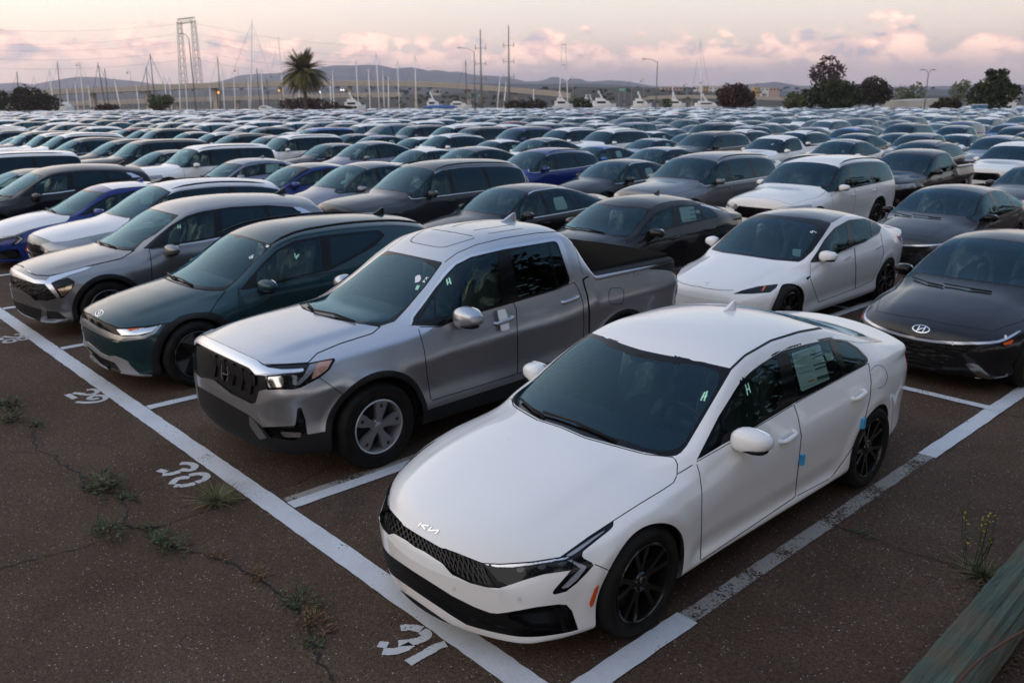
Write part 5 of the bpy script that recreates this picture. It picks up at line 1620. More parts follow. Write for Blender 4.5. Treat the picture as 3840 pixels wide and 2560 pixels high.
# ------------------------------------------------------------------ near-black compact saloon in the second row
def build_dark_compact():
    A = (2500, 700, .5697)
    a = lambda *p: zpx(A, p)
    pm = M_FLEET
    c = Car(ELAN, 'parked_car', 'near-black compact saloon with oval badge and light bar parked behind the white saloon', -.9, 6.35, 0, pm, color=(.009, .009, .011, 0))
    auto_glass(c, (1.36, 2.17), (1.35, 4.05), [(2.52, .05, .0), (3.38, .03, -.3)], rear=(3.42, 4.2), frit=.035)
    c.cut('hood', 'top0', [(.20, -.2), (.17, .3), (.22, .62), (.6, .76), (1.30, .82), (1.31, -.2)], seam=.003)
    c.cut('light_bar', 'px', chaikin(a((1240, 820), (1300, 858), (1360, 905), (1500, 962), (1700, 1004), (1900, 1022), (2100, 1022), (2210, 1008), (2330, 940), (2325, 958), (2215, 1024), (2100, 1038), (1900, 1040), (1700, 1020), (1500, 978), (1360, 920), (1300, 875), (1240, 840)), 1))
    c.cut('grille', 'px', a((1230, 845), (1300, 880), (1400, 940), (1600, 1000), (1850, 1040), (2050, 1045), (2000, 1080), (1900, 1110), (1850, 1160), (1780, 1210), (1600, 1170), (1400, 1100), (1230, 1000)))
    c.cut('indicator', 'px', a((2213, 1030), (2287, 1003), (2268, 1035), (2225, 1043)))
    c.cut('wing_panel', 'px', a((1958, 1165), (2012, 1158), (2055, 1175), (2120, 1238), (2142, 1254), (2066, 1262)))
    c.cut('lower_lip', 'px', a((1780, 1228), (1900, 1245), (2100, 1262), (2230, 1245), (2240, 1225), (2245, 1248), (2110, 1274), (1900, 1258)))
    doors(c, 1.45, 2.50, 3.5, .30)
    c.cut('tail_lamp', 'side', [(4.45, .84), (4.45, .96), (4.8, .98), (4.8, .84)])
    c.arches(.352)
    std_parts(c, pm, priv=False)
    c.emit('light_bar', 'light_bar', mat('light_bar', (.50, .53, .60), .2, .6, .8), .004); c.emit('grille', 'grille', M_SATIN, -.02, jitter=.03)
    c.emit('indicator', 'indicator', M_AMBER, .002, sided=True); c.emit('wing_panel', 'bumper_wing', mat('gloss_grey', (.30, .29, .27), .18, .9, .8), .005, sided=True); c.emit('lower_lip', 'lower_lip', M_SATCH, .003, sided=True)
    oval = [(1675 + 55 * math.cos(t), 936 + 24 * math.sin(t) + 6 * math.cos(t)) for t in np.linspace(0, 6.283, 22)]
    c.stroke('emblem', M_CHROME, [zpx(A, oval), a((1646, 950), (1666, 918)), a((1684, 956), (1706, 924)), a((1655, 942), (1675, 934), (1697, 930))], .010, off=.005, depth=.005)
    for q in ((1385, 910), (1880, 1028), (2228, 990)):
        c.decal('white_tab', M_WHITE, a((q[0] - 8, q[1] - 14), (q[0] + 10, q[1] - 10), (q[0] + 12, q[1] + 12), (q[0] - 6, q[1] + 14)), .006)
    add_wheels(c, 'black', .232, .21, RIMS['grey'], .3)
    mirror(c, (.945, 1.80, .935), (.12, .095, .07), M_BLACK, stalk=(.13, .02, -.07))
    c.decal('paper_sheet', mat('pale_green_paper', (.55, .72, .66), .6), a((1770, 430), (1830, 405), (1922, 412), (1892, 459)), -.002, ['windshield', 'frit'])
    wiper(c, a((1625, 605), (1720, 640), (1820, 662))); wiper(c, a((1830, 650), (2000, 680), (2140, 700)))
    interior(c, 1.28, .85, 2.05, 2.9, .34); liner(c, 1.2, 4.1); underbody(c)
    return c
CAR_DARK = build_dark_compact()

# ------------------------------------------------------------------ further body types
def scaled(m, sl=1.0, sw=1.0, sz=1.0, **kw):
    q = dict(m)
    for k in ('plan', 'bow', 'top', 'bot', 'belt'):
        fy = {'plan': sw, 'bow': sl, 'top': sz, 'bot': sz, 'belt': sz}[k]
        q[k] = [(a * sl, b * fy) for a, b in m[k]]
    q['rail'] = [(a * sl, w * sw, z * sz) for a, w, z in m['rail']]
    q['gl'] = (m['gl'][0] * sl, m['gl'][1] * sl); q['L'] = m['L'] * sl; q['W'] = m['W'] * sw; q['H'] = m['H'] * sz
    q['axles'] = tuple(a * sl for a in m['axles']); q['track'] = m['track'] * sw
    q.pop('disp', None)
    q.update(kw)
    return q
YMOD = scaled(TESLA, 1.01, 1.03, 1.125, R=.355)
CRUZ = scaled(RIDGE, .95, .955, .94, R=.365)
BOXY = dict(L=4.83, W=1.90, H=1.73, axles=(.90, 3.715), R=.372, track=.92,
    plan=[(0, .72), (.02, .80), (.06, .86), (.15, .90), (.4, .935), (1.0, .95), (3.8, .95), (4.5, .93), (4.75, .89), (4.83, .82)],
    bow=[(0, .16), (.5, .16), (1.0, .16), (1.3, .22), (2.0, .12), (2.6, 0), (4.0, -.03), (4.83, -.07)],
    top=[(0, .70), (.008, .82), (.02, .93), (.04, 1.0), (.09, 1.04), (.4, 1.075), (.9, 1.10), (1.2, 1.12), (1.36, 1.18), (1.75, 1.46), (1.95, 1.59), (2.1, 1.66), (2.4, 1.705), (2.9, 1.725), (3.8, 1.715), (4.5, 1.68), (4.62, 1.64), (4.68, 1.5), (4.76, 1.15), (4.80, .9), (4.83, .7)],
    bot=[(0, .70), (.006, .52), (.02, .38), (.05, .29), (.1, .25), (.5, .22), (4.0, .23), (4.6, .3), (4.75, .4), (4.83, .7)],
    belt=[(0, .92), (.3, .98), (.8, 1.03), (1.3, 1.06), (2.0, 1.07), (4.7, 1.10)],
    off=[(0, -.05), (.1, -.012), (.3, -.022), (.5, -.008), (.75, 0), (.9, -.008), (1, -.045)],
    rail=[(1.25, .85, 1.08), (1.65, .80, 1.30), (1.95, .755, 1.49), (2.3, .73, 1.59), (3.0, .72, 1.615), (4.3, .72, 1.59), (4.6, .73, 1.53), (4.75, .78, 1.2)],
    gl=(1.0, 1.38), crown=3.4, rcrown=2.8)
BIG = dict(L=5.17, W=1.99, H=1.78, axles=(.97, 3.92), R=.385, track=.965,
    plan=[(0, .66), (.02, .76), (.06, .84), (.18, .90), (.5, .955), (1.0, .985), (4.0, .995), (4.7, .97), (5.05, .91), (5.17, .80)],
    bow=[(0, .26), (.5, .24), (1.0, .22), (1.35, .28), (2.1, .15), (2.8, 0), (4.2, -.05), (5.17, -.12)],
    top=[(0, .68), (.008, .80), (.025, .92), (.05, .99), (.10, 1.03), (.4, 1.09), (.9, 1.14), (1.3, 1.18), (1.5, 1.26), (1.95, 1.53), (2.2, 1.66), (2.45, 1.73), (2.8, 1.77), (3.3, 1.78), (4.2, 1.75), (4.75, 1.69), (4.88, 1.62), (5.0, 1.3), (5.08, 1.05), (5.13, .85), (5.17, .68)],
    bot=[(0, .68), (.006, .52), (.02, .4), (.05, .3), (.1, .26), (.5, .23), (4.2, .24), (4.9, .32), (5.1, .42), (5.17, .68)],
    belt=[(0, .88), (.3, .96), (.8, 1.03), (1.4, 1.09), (2.2, 1.11), (3.5, 1.14), (4.8, 1.17)],
    off=[(0, -.06), (.1, -.015), (.3, -.028), (.5, -.01), (.75, 0), (.9, -.01), (1, -.055)],
    rail=[(1.4, .88, 1.11), (1.8, .82, 1.32), (2.15, .76, 1.53), (2.5, .72, 1.63), (3.1, .705, 1.655), (4.2, .71, 1.62), (4.75, .73, 1.53), (4.95, .80, 1.28)],
    gl=(1.1, 1.5), crown=3.0, rcrown=2.5)
# name: model, windscreen, side glass, pillars, rear screen, glass roof, doors, headlight band (side view), cowl, seats, wheel style and rim radius
KINDS = {
    'saloon': dict(chrome=True, m=K5, ws=(1.40, 2.20), dlo=(1.4, 4.30), pil=[(2.55, .05, 0), (3.45, .03, -.3)], rear=(3.42, 4.40), doors=(1.52, 2.56, 3.6), lamp=(.50, .64, .17), seats=(1.32, .90, 2.15, 3.05, .36)),
    'compact': dict(chrome=True, m=ELAN, ws=(1.36, 2.17), dlo=(1.35, 4.05), pil=[(2.52, .05, 0), (3.38, .03, -.3)], rear=(3.42, 4.2), doors=(1.45, 2.5, 3.5), lamp=(.48, .60, .16), seats=(1.28, .85, 2.05, 2.9, .34)),
    'fastback': dict(m=TESLA, ws=(1.28, 2.12), dlo=(1.3, 4.1), pil=[(2.42, .05, 0), (3.4, .02, -.25)], rear=(3.5, 4.3), roof=(2.18, 3.42), doors=(1.4, 2.4, 3.45), lamp=(.50, .58, .15), seats=(1.2, .86, 1.95, 2.85, .36)),
    'electric_suv': dict(m=YMOD, ws=(1.30, 2.14), dlo=(1.3, 4.2), pil=[(2.44, .05, 0), (3.45, .02, -.25)], rear=(3.5, 4.35), roof=(2.2, 3.45), doors=(1.42, 2.42, 3.5), lamp=(.56, .66, .16), seats=(1.2, .96, 1.95, 2.85, .5)),
    'crossover': dict(chrome=True, m=SPORT, ws=(1.36, 2.16), dlo=(1.35, 4.45), pil=[(2.45, .05, .03), (3.42, .05, -.2)], rear=(4.36, 4.54), doors=(1.48, 2.48, 3.45), lamp=(.68, .82, .16), seats=(1.25, 1.0, 2.05, 2.95, .52), priv=True),
    'boxy_suv': dict(m=BOXY, ws=(1.34, 1.98), dlo=(1.32, 4.62), pil=[(2.38, .05, 0), (3.40, .05, 0)], rear=(4.66, 4.75), doors=(1.45, 2.42, 3.42), lamp=(.72, .86, .16), seats=(1.2, 1.04, 2.0, 3.0, .58), priv=True),
    'large_suv': dict(chrome=True, m=BIG, ws=(1.46, 2.20), dlo=(1.45, 4.75), pil=[(2.60, .05, 0), (3.66, .05, -.12)], rear=(4.86, 5.02), doors=(1.6, 2.62, 3.72), lamp=(.74, .88, .16), seats=(1.4, 1.08, 2.2, 3.2, .58), priv=True),
    'small_pickup': dict(m=CRUZ, ws=(1.42, 2.12), dlo=(1.4, 3.28), pil=[(2.4, .05, 0)], rear=None, doors=(1.5, 2.45, 3.35), lamp=(.74, .88, .16), seats=(1.35, 1.0, 2.1, 2.9, .58), bed=True),
}
def generic(kind, lod):
    """one car of a kind at the origin with its parts; lod 0 near, 1 middle, 2 far"""
    k = KINDS[kind]; m = k['m']; L = m['L']
    res = [dict(nl=110, nside=26, nglass=14, nroof=16, nbot=5), dict(nl=80, nside=18, nglass=10, nroof=12, nbot=4), dict(nl=36, nside=8, nglass=5, nroof=6, nbot=3)][lod]
    c = Car(m, 'pickup_truck' if 'pickup' in kind else 'parked_car', 'parked car', 0, -L / 2, 0, M_FLEET, color=(.5, .5, .5, 0), res=res)
    auto_glass(c, k['ws'], k['dlo'], k['pil'], k.get('rear'), k.get('roof'), frit=.03, chrome=(lod < 2 and k.get('chrome', False)))
    names = ('front_window', 'rear_window', 'quarter_window')
    if lod < 2:
        # bonnet and roof panels are separate so that they can carry the white transit film
        b0 = pch(m['bow']); pl = pch(m['plan'])
        cow = k['ws'][0] - .04
        ls = np.linspace(.10, cow, 8)
        c.cut('hood', 'top0', [(.10, -.2)] + [(a, float(pl(a)) * .84) for a in ls] + [(cow, -.2)], seam=.003 if lod == 0 else 0)
        rw = pch([(a, w) for a, w, z in m['rail']])
        r0, r1 = k['ws'][1] + .04, (k['rear'][0] - .04 if k.get('rear') else 3.2)
        if r1 - r0 > .3:
            ls = np.linspace(r0, r1, 8)
            c.cut('roof', 'top0', [(r0, -.2)] + [(a, float(rw(a)) - .02) for a in ls] + [(r1, -.2)])
        if lod == 0:
            doors(c, *k['doors'], z0=.32)
    z0, z1, dl = k['lamp']
    c.cut('headlight', 'front', [(.42, z0 + .03), (.50, z0), (.95, z0 + .06), (.95, z1 + .03), (.60, z1 + .01), (.44, z1 - .03)], ['body', 'hood'], hi=.75)
    c.cut('grille', 'front', [(-.2, z0 - .16), (.40, z0 - .14), (.52, z0 - .02), (.40, z1 - .05), (-.2, z1 - .05)], ['body', 'hood'], hi=.5)
    c.cut('intake', 'front', [(-.2, .26), (.62, .28), (.66, .40), (-.2, z0 - .20)], ['body'], hi=.6)
    L_ = m['L']
    c.cut('tail_lamp', 'side', [(L_ - .30, z1 + .10), (L_ - .26, z1 + .26), (L_ + .2, z1 + .26), (L_ + .2, z1 + .06)])
    if k.get('bed'):
        s = m['L'] / RIDGE['L']
        c.cut('bed_opening', 'top', [(3.74 * s, -.2), (3.74 * s, .74), (5.07 * s, .76), (5.07 * s, -.2)])
    c.arches(m['R'] + .035, .05 if k.get('priv') or k.get('bed') else None)
    gs, gp = G_SIDE, (G_PRIV if k.get('priv') or k.get('bed') else G_SIDE)
    if lod == 2:
        gs = gp = G_FAR
    clean_all(c)
    pm = M_FLEET
    for nm, sd in (('body', False), ('hood', False), ('roof', False), ('front_door', True), ('rear_door', True)):
        c.emit(nm, nm, pm, sided=sd and lod < 2)
    c.emit('windshield', 'windshield', G_SHIELD if lod < 2 else G_FAR)
    for i, nm in enumerate(names):
        c.emit(nm, nm, gs if i == 0 else gp, sided=True)
    c.emit('rear_screen', 'rear_screen', G_PRIV)
    c.emit('glass_roof', 'glass_roof', mat('roof_glass', (.006, .007, .009), .05, 0, 1.0))
    if lod < 2:
        c.emit('chrome_line', 'window_moulding', M_SATCH, .003, sided=True)
        if kind in ('saloon', 'compact'):
            a0 = k['pil'][0][0] + .22
            zb_ = float(pch(m['belt'])(a0 + .2)) + .05
            c.decal('price_sticker', M_WHITE, [(a0, zb_), (a0 + .34, zb_ + .01), (a0 + .33, zb_ + .24), (a0 + .03, zb_ + .23)], -.004, ['rear_window'], sp='side')
        elif kind in ('fastback', 'electric_suv'):
            c.decal('white_sticker', M_WHITE, [(k['ws'][0] + .16, .44), (k['ws'][0] + .30, .43), (k['ws'][0] + .30, .54), (k['ws'][0] + .16, .55)], -.004, ['windshield'], sp='top0')
        c.emit('seam', 'panel_gap', M_SEAM, -.004, skirt=False)
        c.emit('headlight', 'headlight', M_LAMPF, .002, sided=True); c.emit('tail_lamp', 'tail_lamp', M_RED, .003, sided=True)
        c.emit('grille', 'grille', M_BLACK, -.01); c.emit('intake', 'lower_intake', M_SATIN, -.02)
        c.emit('frit', 'windshield_border', M_BLACK); c.emit('trim', 'window_surround', M_BLACK, sided=True); c.emit('arch_trim0', 'arch_trim', M_ROUGH, .004, sided=True); c.emit('arch_trim1', 'arch_trim', M_ROUGH, .004, sided=True)
        mz = float(pch(m['belt'])(k['ws'][0] + .5)) + .075
        mirror(c, (m['W'] / 2 + .03, k['ws'][0] + .52, mz), (.115, .09, .07), pm, stalk=(.12, .02, -.07))
        plain_handles(c, (k['doors'][1] - .14, k['doors'][2] - .16), pm)
        if k.get('priv'):
            roof_rails(c, k['ws'][1] + .10, m['L'] - .62)
        add_wheels(c, 'ten', m['R'] * .70, .225, RIMS['grey'], .3)
        interior(c, *k['seats'], film=(lod == 0))
        if lod == 0:
            liner(c, k['ws'][0], L - .4)
        underbody(c, .24)
    else:
        c.emit('frit', 'windshield_border', M_BLACK); c.emit('trim', 'window_surround', M_BLACK)
    if k.get('bed'):
        s = m['L'] / RIDGE['L']; y0, y1, x = 3.74 * s - L / 2, 5.07 * s - L / 2, .74; za, zb = .8, 1.25
        bed = MB().quad((-x, y0, za), (x, y0, za), (x, y1, za), (-x, y1, za)).quad((-x, y0, za), (-x, y0, zb), (x, y0, zb), (x, y0, za)).quad((-x, y1, zb), (-x, y1, za), (x, y1, za), (x, y1, zb)).quad((x, y0, za), (x, y0, zb), (x, y1, zb), (x, y1, za)).quad((-x, y0, zb), (-x, y0, za), (-x, y1, za), (-x, y1, zb))
        bed.build('load_bed', M_ROUGH, c.root)
    return c.root
G_FAR = mat('far_window_glass', (.022, .045, .055), .04, 0, 0, spec=.9)
G_FAR.node_tree.nodes['Principled BSDF'].inputs['Specular Tint'].default_value = (.45, .82, 1, 1)
M_LAMPF = mat('clear_lamp', (.30, .31, .33), .12, .5, 1.0)
def kids(o):
    return KID.get(o.name, [])
KID = {}
def index_children():
    KID.clear()
    for o in bpy.data.objects:
        if o.parent is not None:
            KID.setdefault(o.parent.name, []).append(o)
def copy_tree(o, parent=None, color=None, skip=(), out=None):
    c = o.copy(); COL.objects.link(c); c.parent = parent
    if out is not None:
        out.append(c)
    if color is not None and o.type == 'MESH':
        c.color = color
    for ch in kids(o):
        if ch.name.split('.')[0] not in skip:
            copy_tree(ch, c, color, skip, out)
    return c

# ------------------------------------------------------------------ the lot: asphalt, painted lines, cracks, weeds
def asphalt_mat():
    t = NT('asphalt'); b = t.b
    geo = t.n('ShaderNodeNewGeometry'); P = geo.outputs['Position']
    big = t.noise(P, .22, 4, .6); mid = t.noise(P, 1.7, 5, .62); fine = t.noise(P, 38.0, 4, .7)
    base = t.ramp(big, [(.30, (.072, .044, .030)), (.5, (.098, .064, .045)), (.72, (.130, .096, .073))])
    base = t.mix(.55, base, t.ramp(mid, [(.3, (.66,) * 3), (.7, (1.22,) * 3)]), 'MULTIPLY')
    base = t.mix(.75, base, t.ramp(fine, [(.3, (.45,) * 3), (.7, (1.5,) * 3)]), 'MULTIPLY')
    # aggregate showing through: pale, rusty and dark chips
    v = t.n('ShaderNodeTexVoronoi', {'Scale': 75.0}); t.l(P, v.inputs['Vector'])
    sep = t.n('ShaderNodeSeparateColor'); t.l(v.outputs['Color'], sep.inputs[0])
    core = t.math('LESS_THAN', v.outputs['Distance'], .36)
    pale = t.math('MULTIPLY', core, t.math('GREATER_THAN', sep.outputs[0], .955))
    rust = t.math('MULTIPLY', core, t.math('GREATER_THAN', sep.outputs[1], .93))
    base = t.mix(pale, base, (.36, .34, .31)); base = t.mix(t.math('MULTIPLY', rust, .8), base, (.16, .085, .05))
    v2 = t.n('ShaderNodeTexVoronoi', {'Scale': 150.0}); t.l(P, v2.outputs[0].node.inputs['Vector'])
    s2 = t.n('ShaderNodeSeparateColor'); t.l(v2.outputs['Color'], s2.inputs[0])
    dark = t.math('GREATER_THAN', s2.outputs[2], .72)
    base = t.mix(t.math('MULTIPLY', dark, .55), base, (.022, .019, .018))
    # faint oil spots and tyre-worn streaks
    oil = t.ramp(t.noise(P, .9, 3, .5, .6), [(.60, 0.0), (.72, .55)])
    base = t.mix(oil, base, (.030, .026, .024))
    t.l(base, b.inputs['Base Color'])
    b.inputs['Roughness'].default_value = .88
    b.inputs['Specular IOR Level'].default_value = .12
    h = t.math('ADD', t.math('MULTIPLY', fine, .6), t.math('MULTIPLY', v.outputs['Distance'], .8))
    t.bump(h, .006, .9)
    return t.m
M_ASPH = asphalt_mat()
def line_mat(name, col, wear):
    t = NT(name); b = t.b
    geo = t.n('ShaderNodeNewGeometry'); P = geo.outputs['Position']
    n1 = t.noise(P, 55.0, 4, .7); n2 = t.noise(P, 2.2, 4, .6)
    c = t.mix(.6, col, t.ramp(n2, [(.3, (.72,) * 3), (.7, (1.08,) * 3)]), 'MULTIPLY')
    c = t.mix(.4, c, t.ramp(n1, [(.3, (.7,) * 3), (.6, (1.05,) * 3)]), 'MULTIPLY')
    t.l(c, b.inputs['Base Color'])
    # worn through to the asphalt in specks, more in some stretches than in others
    v = t.n('ShaderNodeTexVoronoi', {'Scale': 110.0}); t.l(P, v.inputs['Vector'])
    f = t.math('ADD', t.math('MULTIPLY', n1, .75), t.math('MULTIPLY', n2, .6))
    t.l(t.ramp(f, [(wear, 1.0), (wear + .035, 0.0)]), b.inputs['Alpha'])
    b.inputs['Roughness'].default_value = .75
    t.bump(n1, .003, .6)
    return t.m
M_LINE = line_mat('white_line_paint', (.62, .64, .67), .80)
M_OLD = line_mat('old_line_paint', (.34, .32, .29), .70)
M_NUM = line_mat('stencil_paint', (.54, .55, .56), .79)
grd = struct(obj('ground', [(-7600, -7600, -.35), (7600, -7600, -.35), (7600, 7600, -.35), (-7600, 7600, -.35)], [(0, 1, 2, 3)], mat('dry_ground', (.085, .075, .055), .95)))
# the lot: fine-enough sheet that dips a little, edges far outside the picture
lot = struct(obj('parking_lot', [(-330, -40, 0), (60, -40, 0), (60, 330, 0), (-330, 330, 0)], [(0, 1, 2, 3)], M_ASPH))
BAY = 2.977
def strip(name, a, b, w, z, m, n=60, rough=.004):
    """painted stripe from a to b with slightly uneven edges"""
    a = np.array(a, float); b = np.array(b, float); d = b - a; L = np.linalg.norm(d); d /= L
    s = np.array([-d[1], d[0]])
    V = []
    n = max(2, int(L * 14))
    for i in range(n + 1):
        p = a + d * L * i / n
        for k in (-1, 1):
            q = p + s * k * (w / 2 + random.uniform(-rough, rough))
            V.append((q[0], q[1], z))
    return struct(obj(name, V, [(2 * i, 2 * i + 2, 2 * i + 3, 2 * i + 1) for i in range(n)], m, smooth=False))
strip('bay_line', (-80, -.085), (.20, -.085), .175, .004, M_LINE)
strip('bay_line', (.0, -1.6), (.0, 1.03), .150, .008, M_LINE)
strip('bay_line', (.0, 1.03), (.0, 4.55), .115, .008, M_OLD)
strip('bay_line', (.0, 4.55), (.0, 14.0), .150, .008, M_LINE)
for i in range(1, 14):
    strip('bay_line', (-BAY * i, .01), (-BAY * i, 12.0 if i < 6 else 5.9), .125, .008, M_LINE)
strip('bay_line', (-BAY * 1 - .11, .02), (-BAY * 1 - .06, 4.2), .085, .006, M_OLD)
strip('bay_line', (-40, 6.22), (.05, 6.22), .115, .012, M_LINE)
strip('bay_line', (-40, 9.27), (-2.9, 9.27), .10, .012, M_LINE)
def ribbon(name, lines, w, z, m, jit=.0, kind_z=None):
    V = []; F = []
    for ln in lines:
        P = np.array([q[:2] for q in ln]); n = len(P)
        o = len(V)
        for i in range(n):
            d = P[min(i + 1, n - 1)] - P[max(i - 1, 0)]
            d = d / max(np.linalg.norm(d), 1e-9); s = np.array([-d[1], d[0]])
            e = d * (w * .18 if i == n - 1 else -w * .18 if i == 0 else 0)
            ww = w * (1 + random.uniform(-jit, jit))
            V.append((*(P[i] + e + s * ww / 2), z)); V.append((*(P[i] + e - s * ww / 2), z))
        F += [(o + 2 * i, o + 2 * i + 1, o + 2 * i + 3, o + 2 * i + 2) for i in range(n - 1)]
    return obj(name, V, F, m, smooth=False)
def gpts(reg, pts, sm=2):
    P = [ground(*q) for q in zpx(reg, pts)]
    return chaikin(P, sm, False) if sm and len(P) > 2 else np.array(P)
# stencilled bay numbers
G28 = (0, 1100, .3188); G30 = (0, 1400, .74); G31 = (1400, 1880, .4252)
num = {
 'number_28': (G28, [[(178, 487), (230, 480), (268, 490), (255, 508), (200, 520), (130, 520), (42, 510)], [(0, 528), (28, 548)], [(45, 575), (70, 552), (140, 542), (188, 548), (180, 568), (120, 580), (62, 582), (45, 575)], [(192, 541), (240, 522), (310, 517), (340, 527), (310, 545), (240, 552), (194, 546)]], .050),
 'number_29': (G28, [[(1032, 1138), (1085, 1130), (1140, 1140), (1152, 1160), (1120, 1182), (1060, 1195), (1002, 1195)], [(985, 1190), (930, 1180), (868, 1175)], [(795, 1192), (880, 1238)], [(1048, 1245), (1062, 1217), (1120, 1203), (1200, 1202), (1250, 1222), (1238, 1250), (1180, 1272), (1100, 1284), (1000, 1288), (905, 1280)], [(1060, 1246), (1100, 1248), (1150, 1236)]], .055),
 'number_30': (G30, [[(920, 457), (965, 457), (990, 468), (985, 486), (955, 494), (920, 488)], [(905, 500), (870, 511), (830, 514)], [(808, 492), (838, 500)], [(872, 560), (888, 540), (915, 530), (955, 528)], [(965, 516), (1015, 507), (1052, 517), (1042, 538), (1000, 552)], [(890, 570), (935, 571), (982, 560)]], .060),
 'number_31': (G31, [[(258, 1118), (330, 1108), (412, 1128)], [(440, 1150), (472, 1166), (466, 1200), (405, 1228), (335, 1245), (238, 1252)], [(60, 1262), (112, 1268)], [(100, 1325), (185, 1328), (265, 1302), (325, 1268)], [(625, 1262), (560, 1280), (495, 1322), (410, 1368), (320, 1418)]], .062),
}
for nm, (reg, lines, w) in num.items():
    tag(ribbon('bay_number', [gpts(reg, l) for l in lines], w, .005, M_NUM, .12), 'white stencilled bay number %s painted on the asphalt in front of the %s' % ({'28': 'twenty-eight', '29': 'twenty-nine', '30': 'thirty', '31': 'thirty-one'}[nm[-2:]], {'28': 'warm grey crossover', '29': 'teal hatchback', '30': 'pickup', '31': 'white saloon'}[nm[-2:]]), 'number')
# cracks
M_CRACK = mat('crack_fill', (.012, .010, .009), .95)
def crack(reg, pts, w):
    P = [ground(*q) for q in zpx(reg, pts)]
    Q = [P[0]]
    for a, b in zip(P[:-1], P[1:]):
        L = np.linalg.norm(b - a); n = max(2, int(L / .035))
        for i in range(1, n + 1):
            q = a + (b - a) * i / n + (np.array([random.gauss(0, .011), random.gauss(0, .011), 0]) if i < n else 0)
            Q.append(q)
    struct(ribbon('asphalt_crack', [Q], w, .0025, M_CRACK, .75))
R8 = (2700, 1500, .676)
crack(G30, [(150, 270), (170, 290), (185, 390), (290, 420), (300, 460), (400, 500), (430, 590), (600, 620), (640, 680), (630, 770), (720, 790), (760, 810), (830, 870), (960, 900), (1080, 930), (1180, 960), (1250, 1010), (1330, 1050), (1400, 1110), (1480, 1190), (1560, 1230), (1570, 1310), (1590, 1400), (1640, 1480), (1690, 1560)], .016)
crack(G30, [(640, 770), (720, 785), (790, 780), (900, 745), (1000, 712), (1100, 684), (1250, 640), (1320, 602), (1420, 577), (1520, 556), (1600, 512), (1700, 450)], .010)
crack(G30, [(620, 620), (680, 602), (780, 580), (850, 535), (920, 480)], .007)
crack(G30, [(0, 990), (100, 962), (250, 922), (400, 890), (480, 860)], .010)
crack(G30, [(0, 405), (100, 400), (185, 398)], .006)
crack(G28, [(0, 775), (180, 730), (370, 690), (560, 655), (680, 640)], .007)
crack(R8, [(390, 640), (520, 680), (620, 690), (700, 720), (790, 745)], .012)
crack(R8, [(860, 770), (940, 810), (1100, 860), (1200, 880), (1300, 930), (1400, 985)], .008)
crack(R8, [(1430, 40), (1560, 75), (1690, 100)], .012)
# ------------------------------------------------------------------ weeds
def leaf_mat(name, c1, c2):
    t = NT(name); b = t.b
    oi = t.n('ShaderNodeNewGeometry')
    n = t.noise(oi.outputs['Position'], 9.0, 3, .6)
    t.l(t.ramp(n, [(.3, c1), (.7, c2)]), b.inputs['Base Color'])
    b.inputs['Roughness'].default_value = .6
    b.inputs['Specular IOR Level'].default_value = .3
    return t.m
M_GRASS = leaf_mat('grass_blade', (.045, .068, .018), (.10, .11, .040))
M_DRY = leaf_mat('dry_grass', (.20, .16, .07), (.30, .25, .12))
M_WEED = leaf_mat('weed_leaf', (.026, .042, .014), (.062, .080, .026))
M_RUST = leaf_mat('rusty_weed', (.10, .035, .02), (.14, .09, .03))
M_YEL = mat('yellow_flower', (.55, .38, .02), .6)
def blade(mb, p, ang, ln, w, lean, bend=.6):
    d = np.array([math.cos(ang), math.sin(ang), 0]); s = np.array([-d[1], d[0], 0])
    P = []
    for i in range(5):
        t = i / 4
        P.append(np.array(p) + d * ln * lean * (t ** (1 + bend)) + np.array([0, 0, 1]) * ln * (1 - lean * .75) * (t - .35 * lean * t * t))
    V = []
    for i, q in enumerate(P):
        ww = w * (1 - (i / 4) ** 1.5) + .0006
        V += [q - s * ww / 2, q + s * ww / 2]
    mb.add(V, [(2 * i, 2 * i + 1, 2 * i + 3, 2 * i + 2) for i in range(4)])
def leaf(mb, p, ang, ln, w, tilt):
    d = np.array([math.cos(ang) * math.cos(tilt), math.sin(ang) * math.cos(tilt), math.sin(tilt)]); s = np.array([-math.sin(ang), math.cos(ang), 0]); u = np.cross(d, s)
    p = np.array(p)
    V = [p, p + d * ln * .35 + s * w / 2 + u * .01 * ln, p + d * ln - u * .25 * ln, p + d * ln * .35 - s * w / 2 + u * .01 * ln]
    mb.add(V, [(0, 1, 2, 3)])
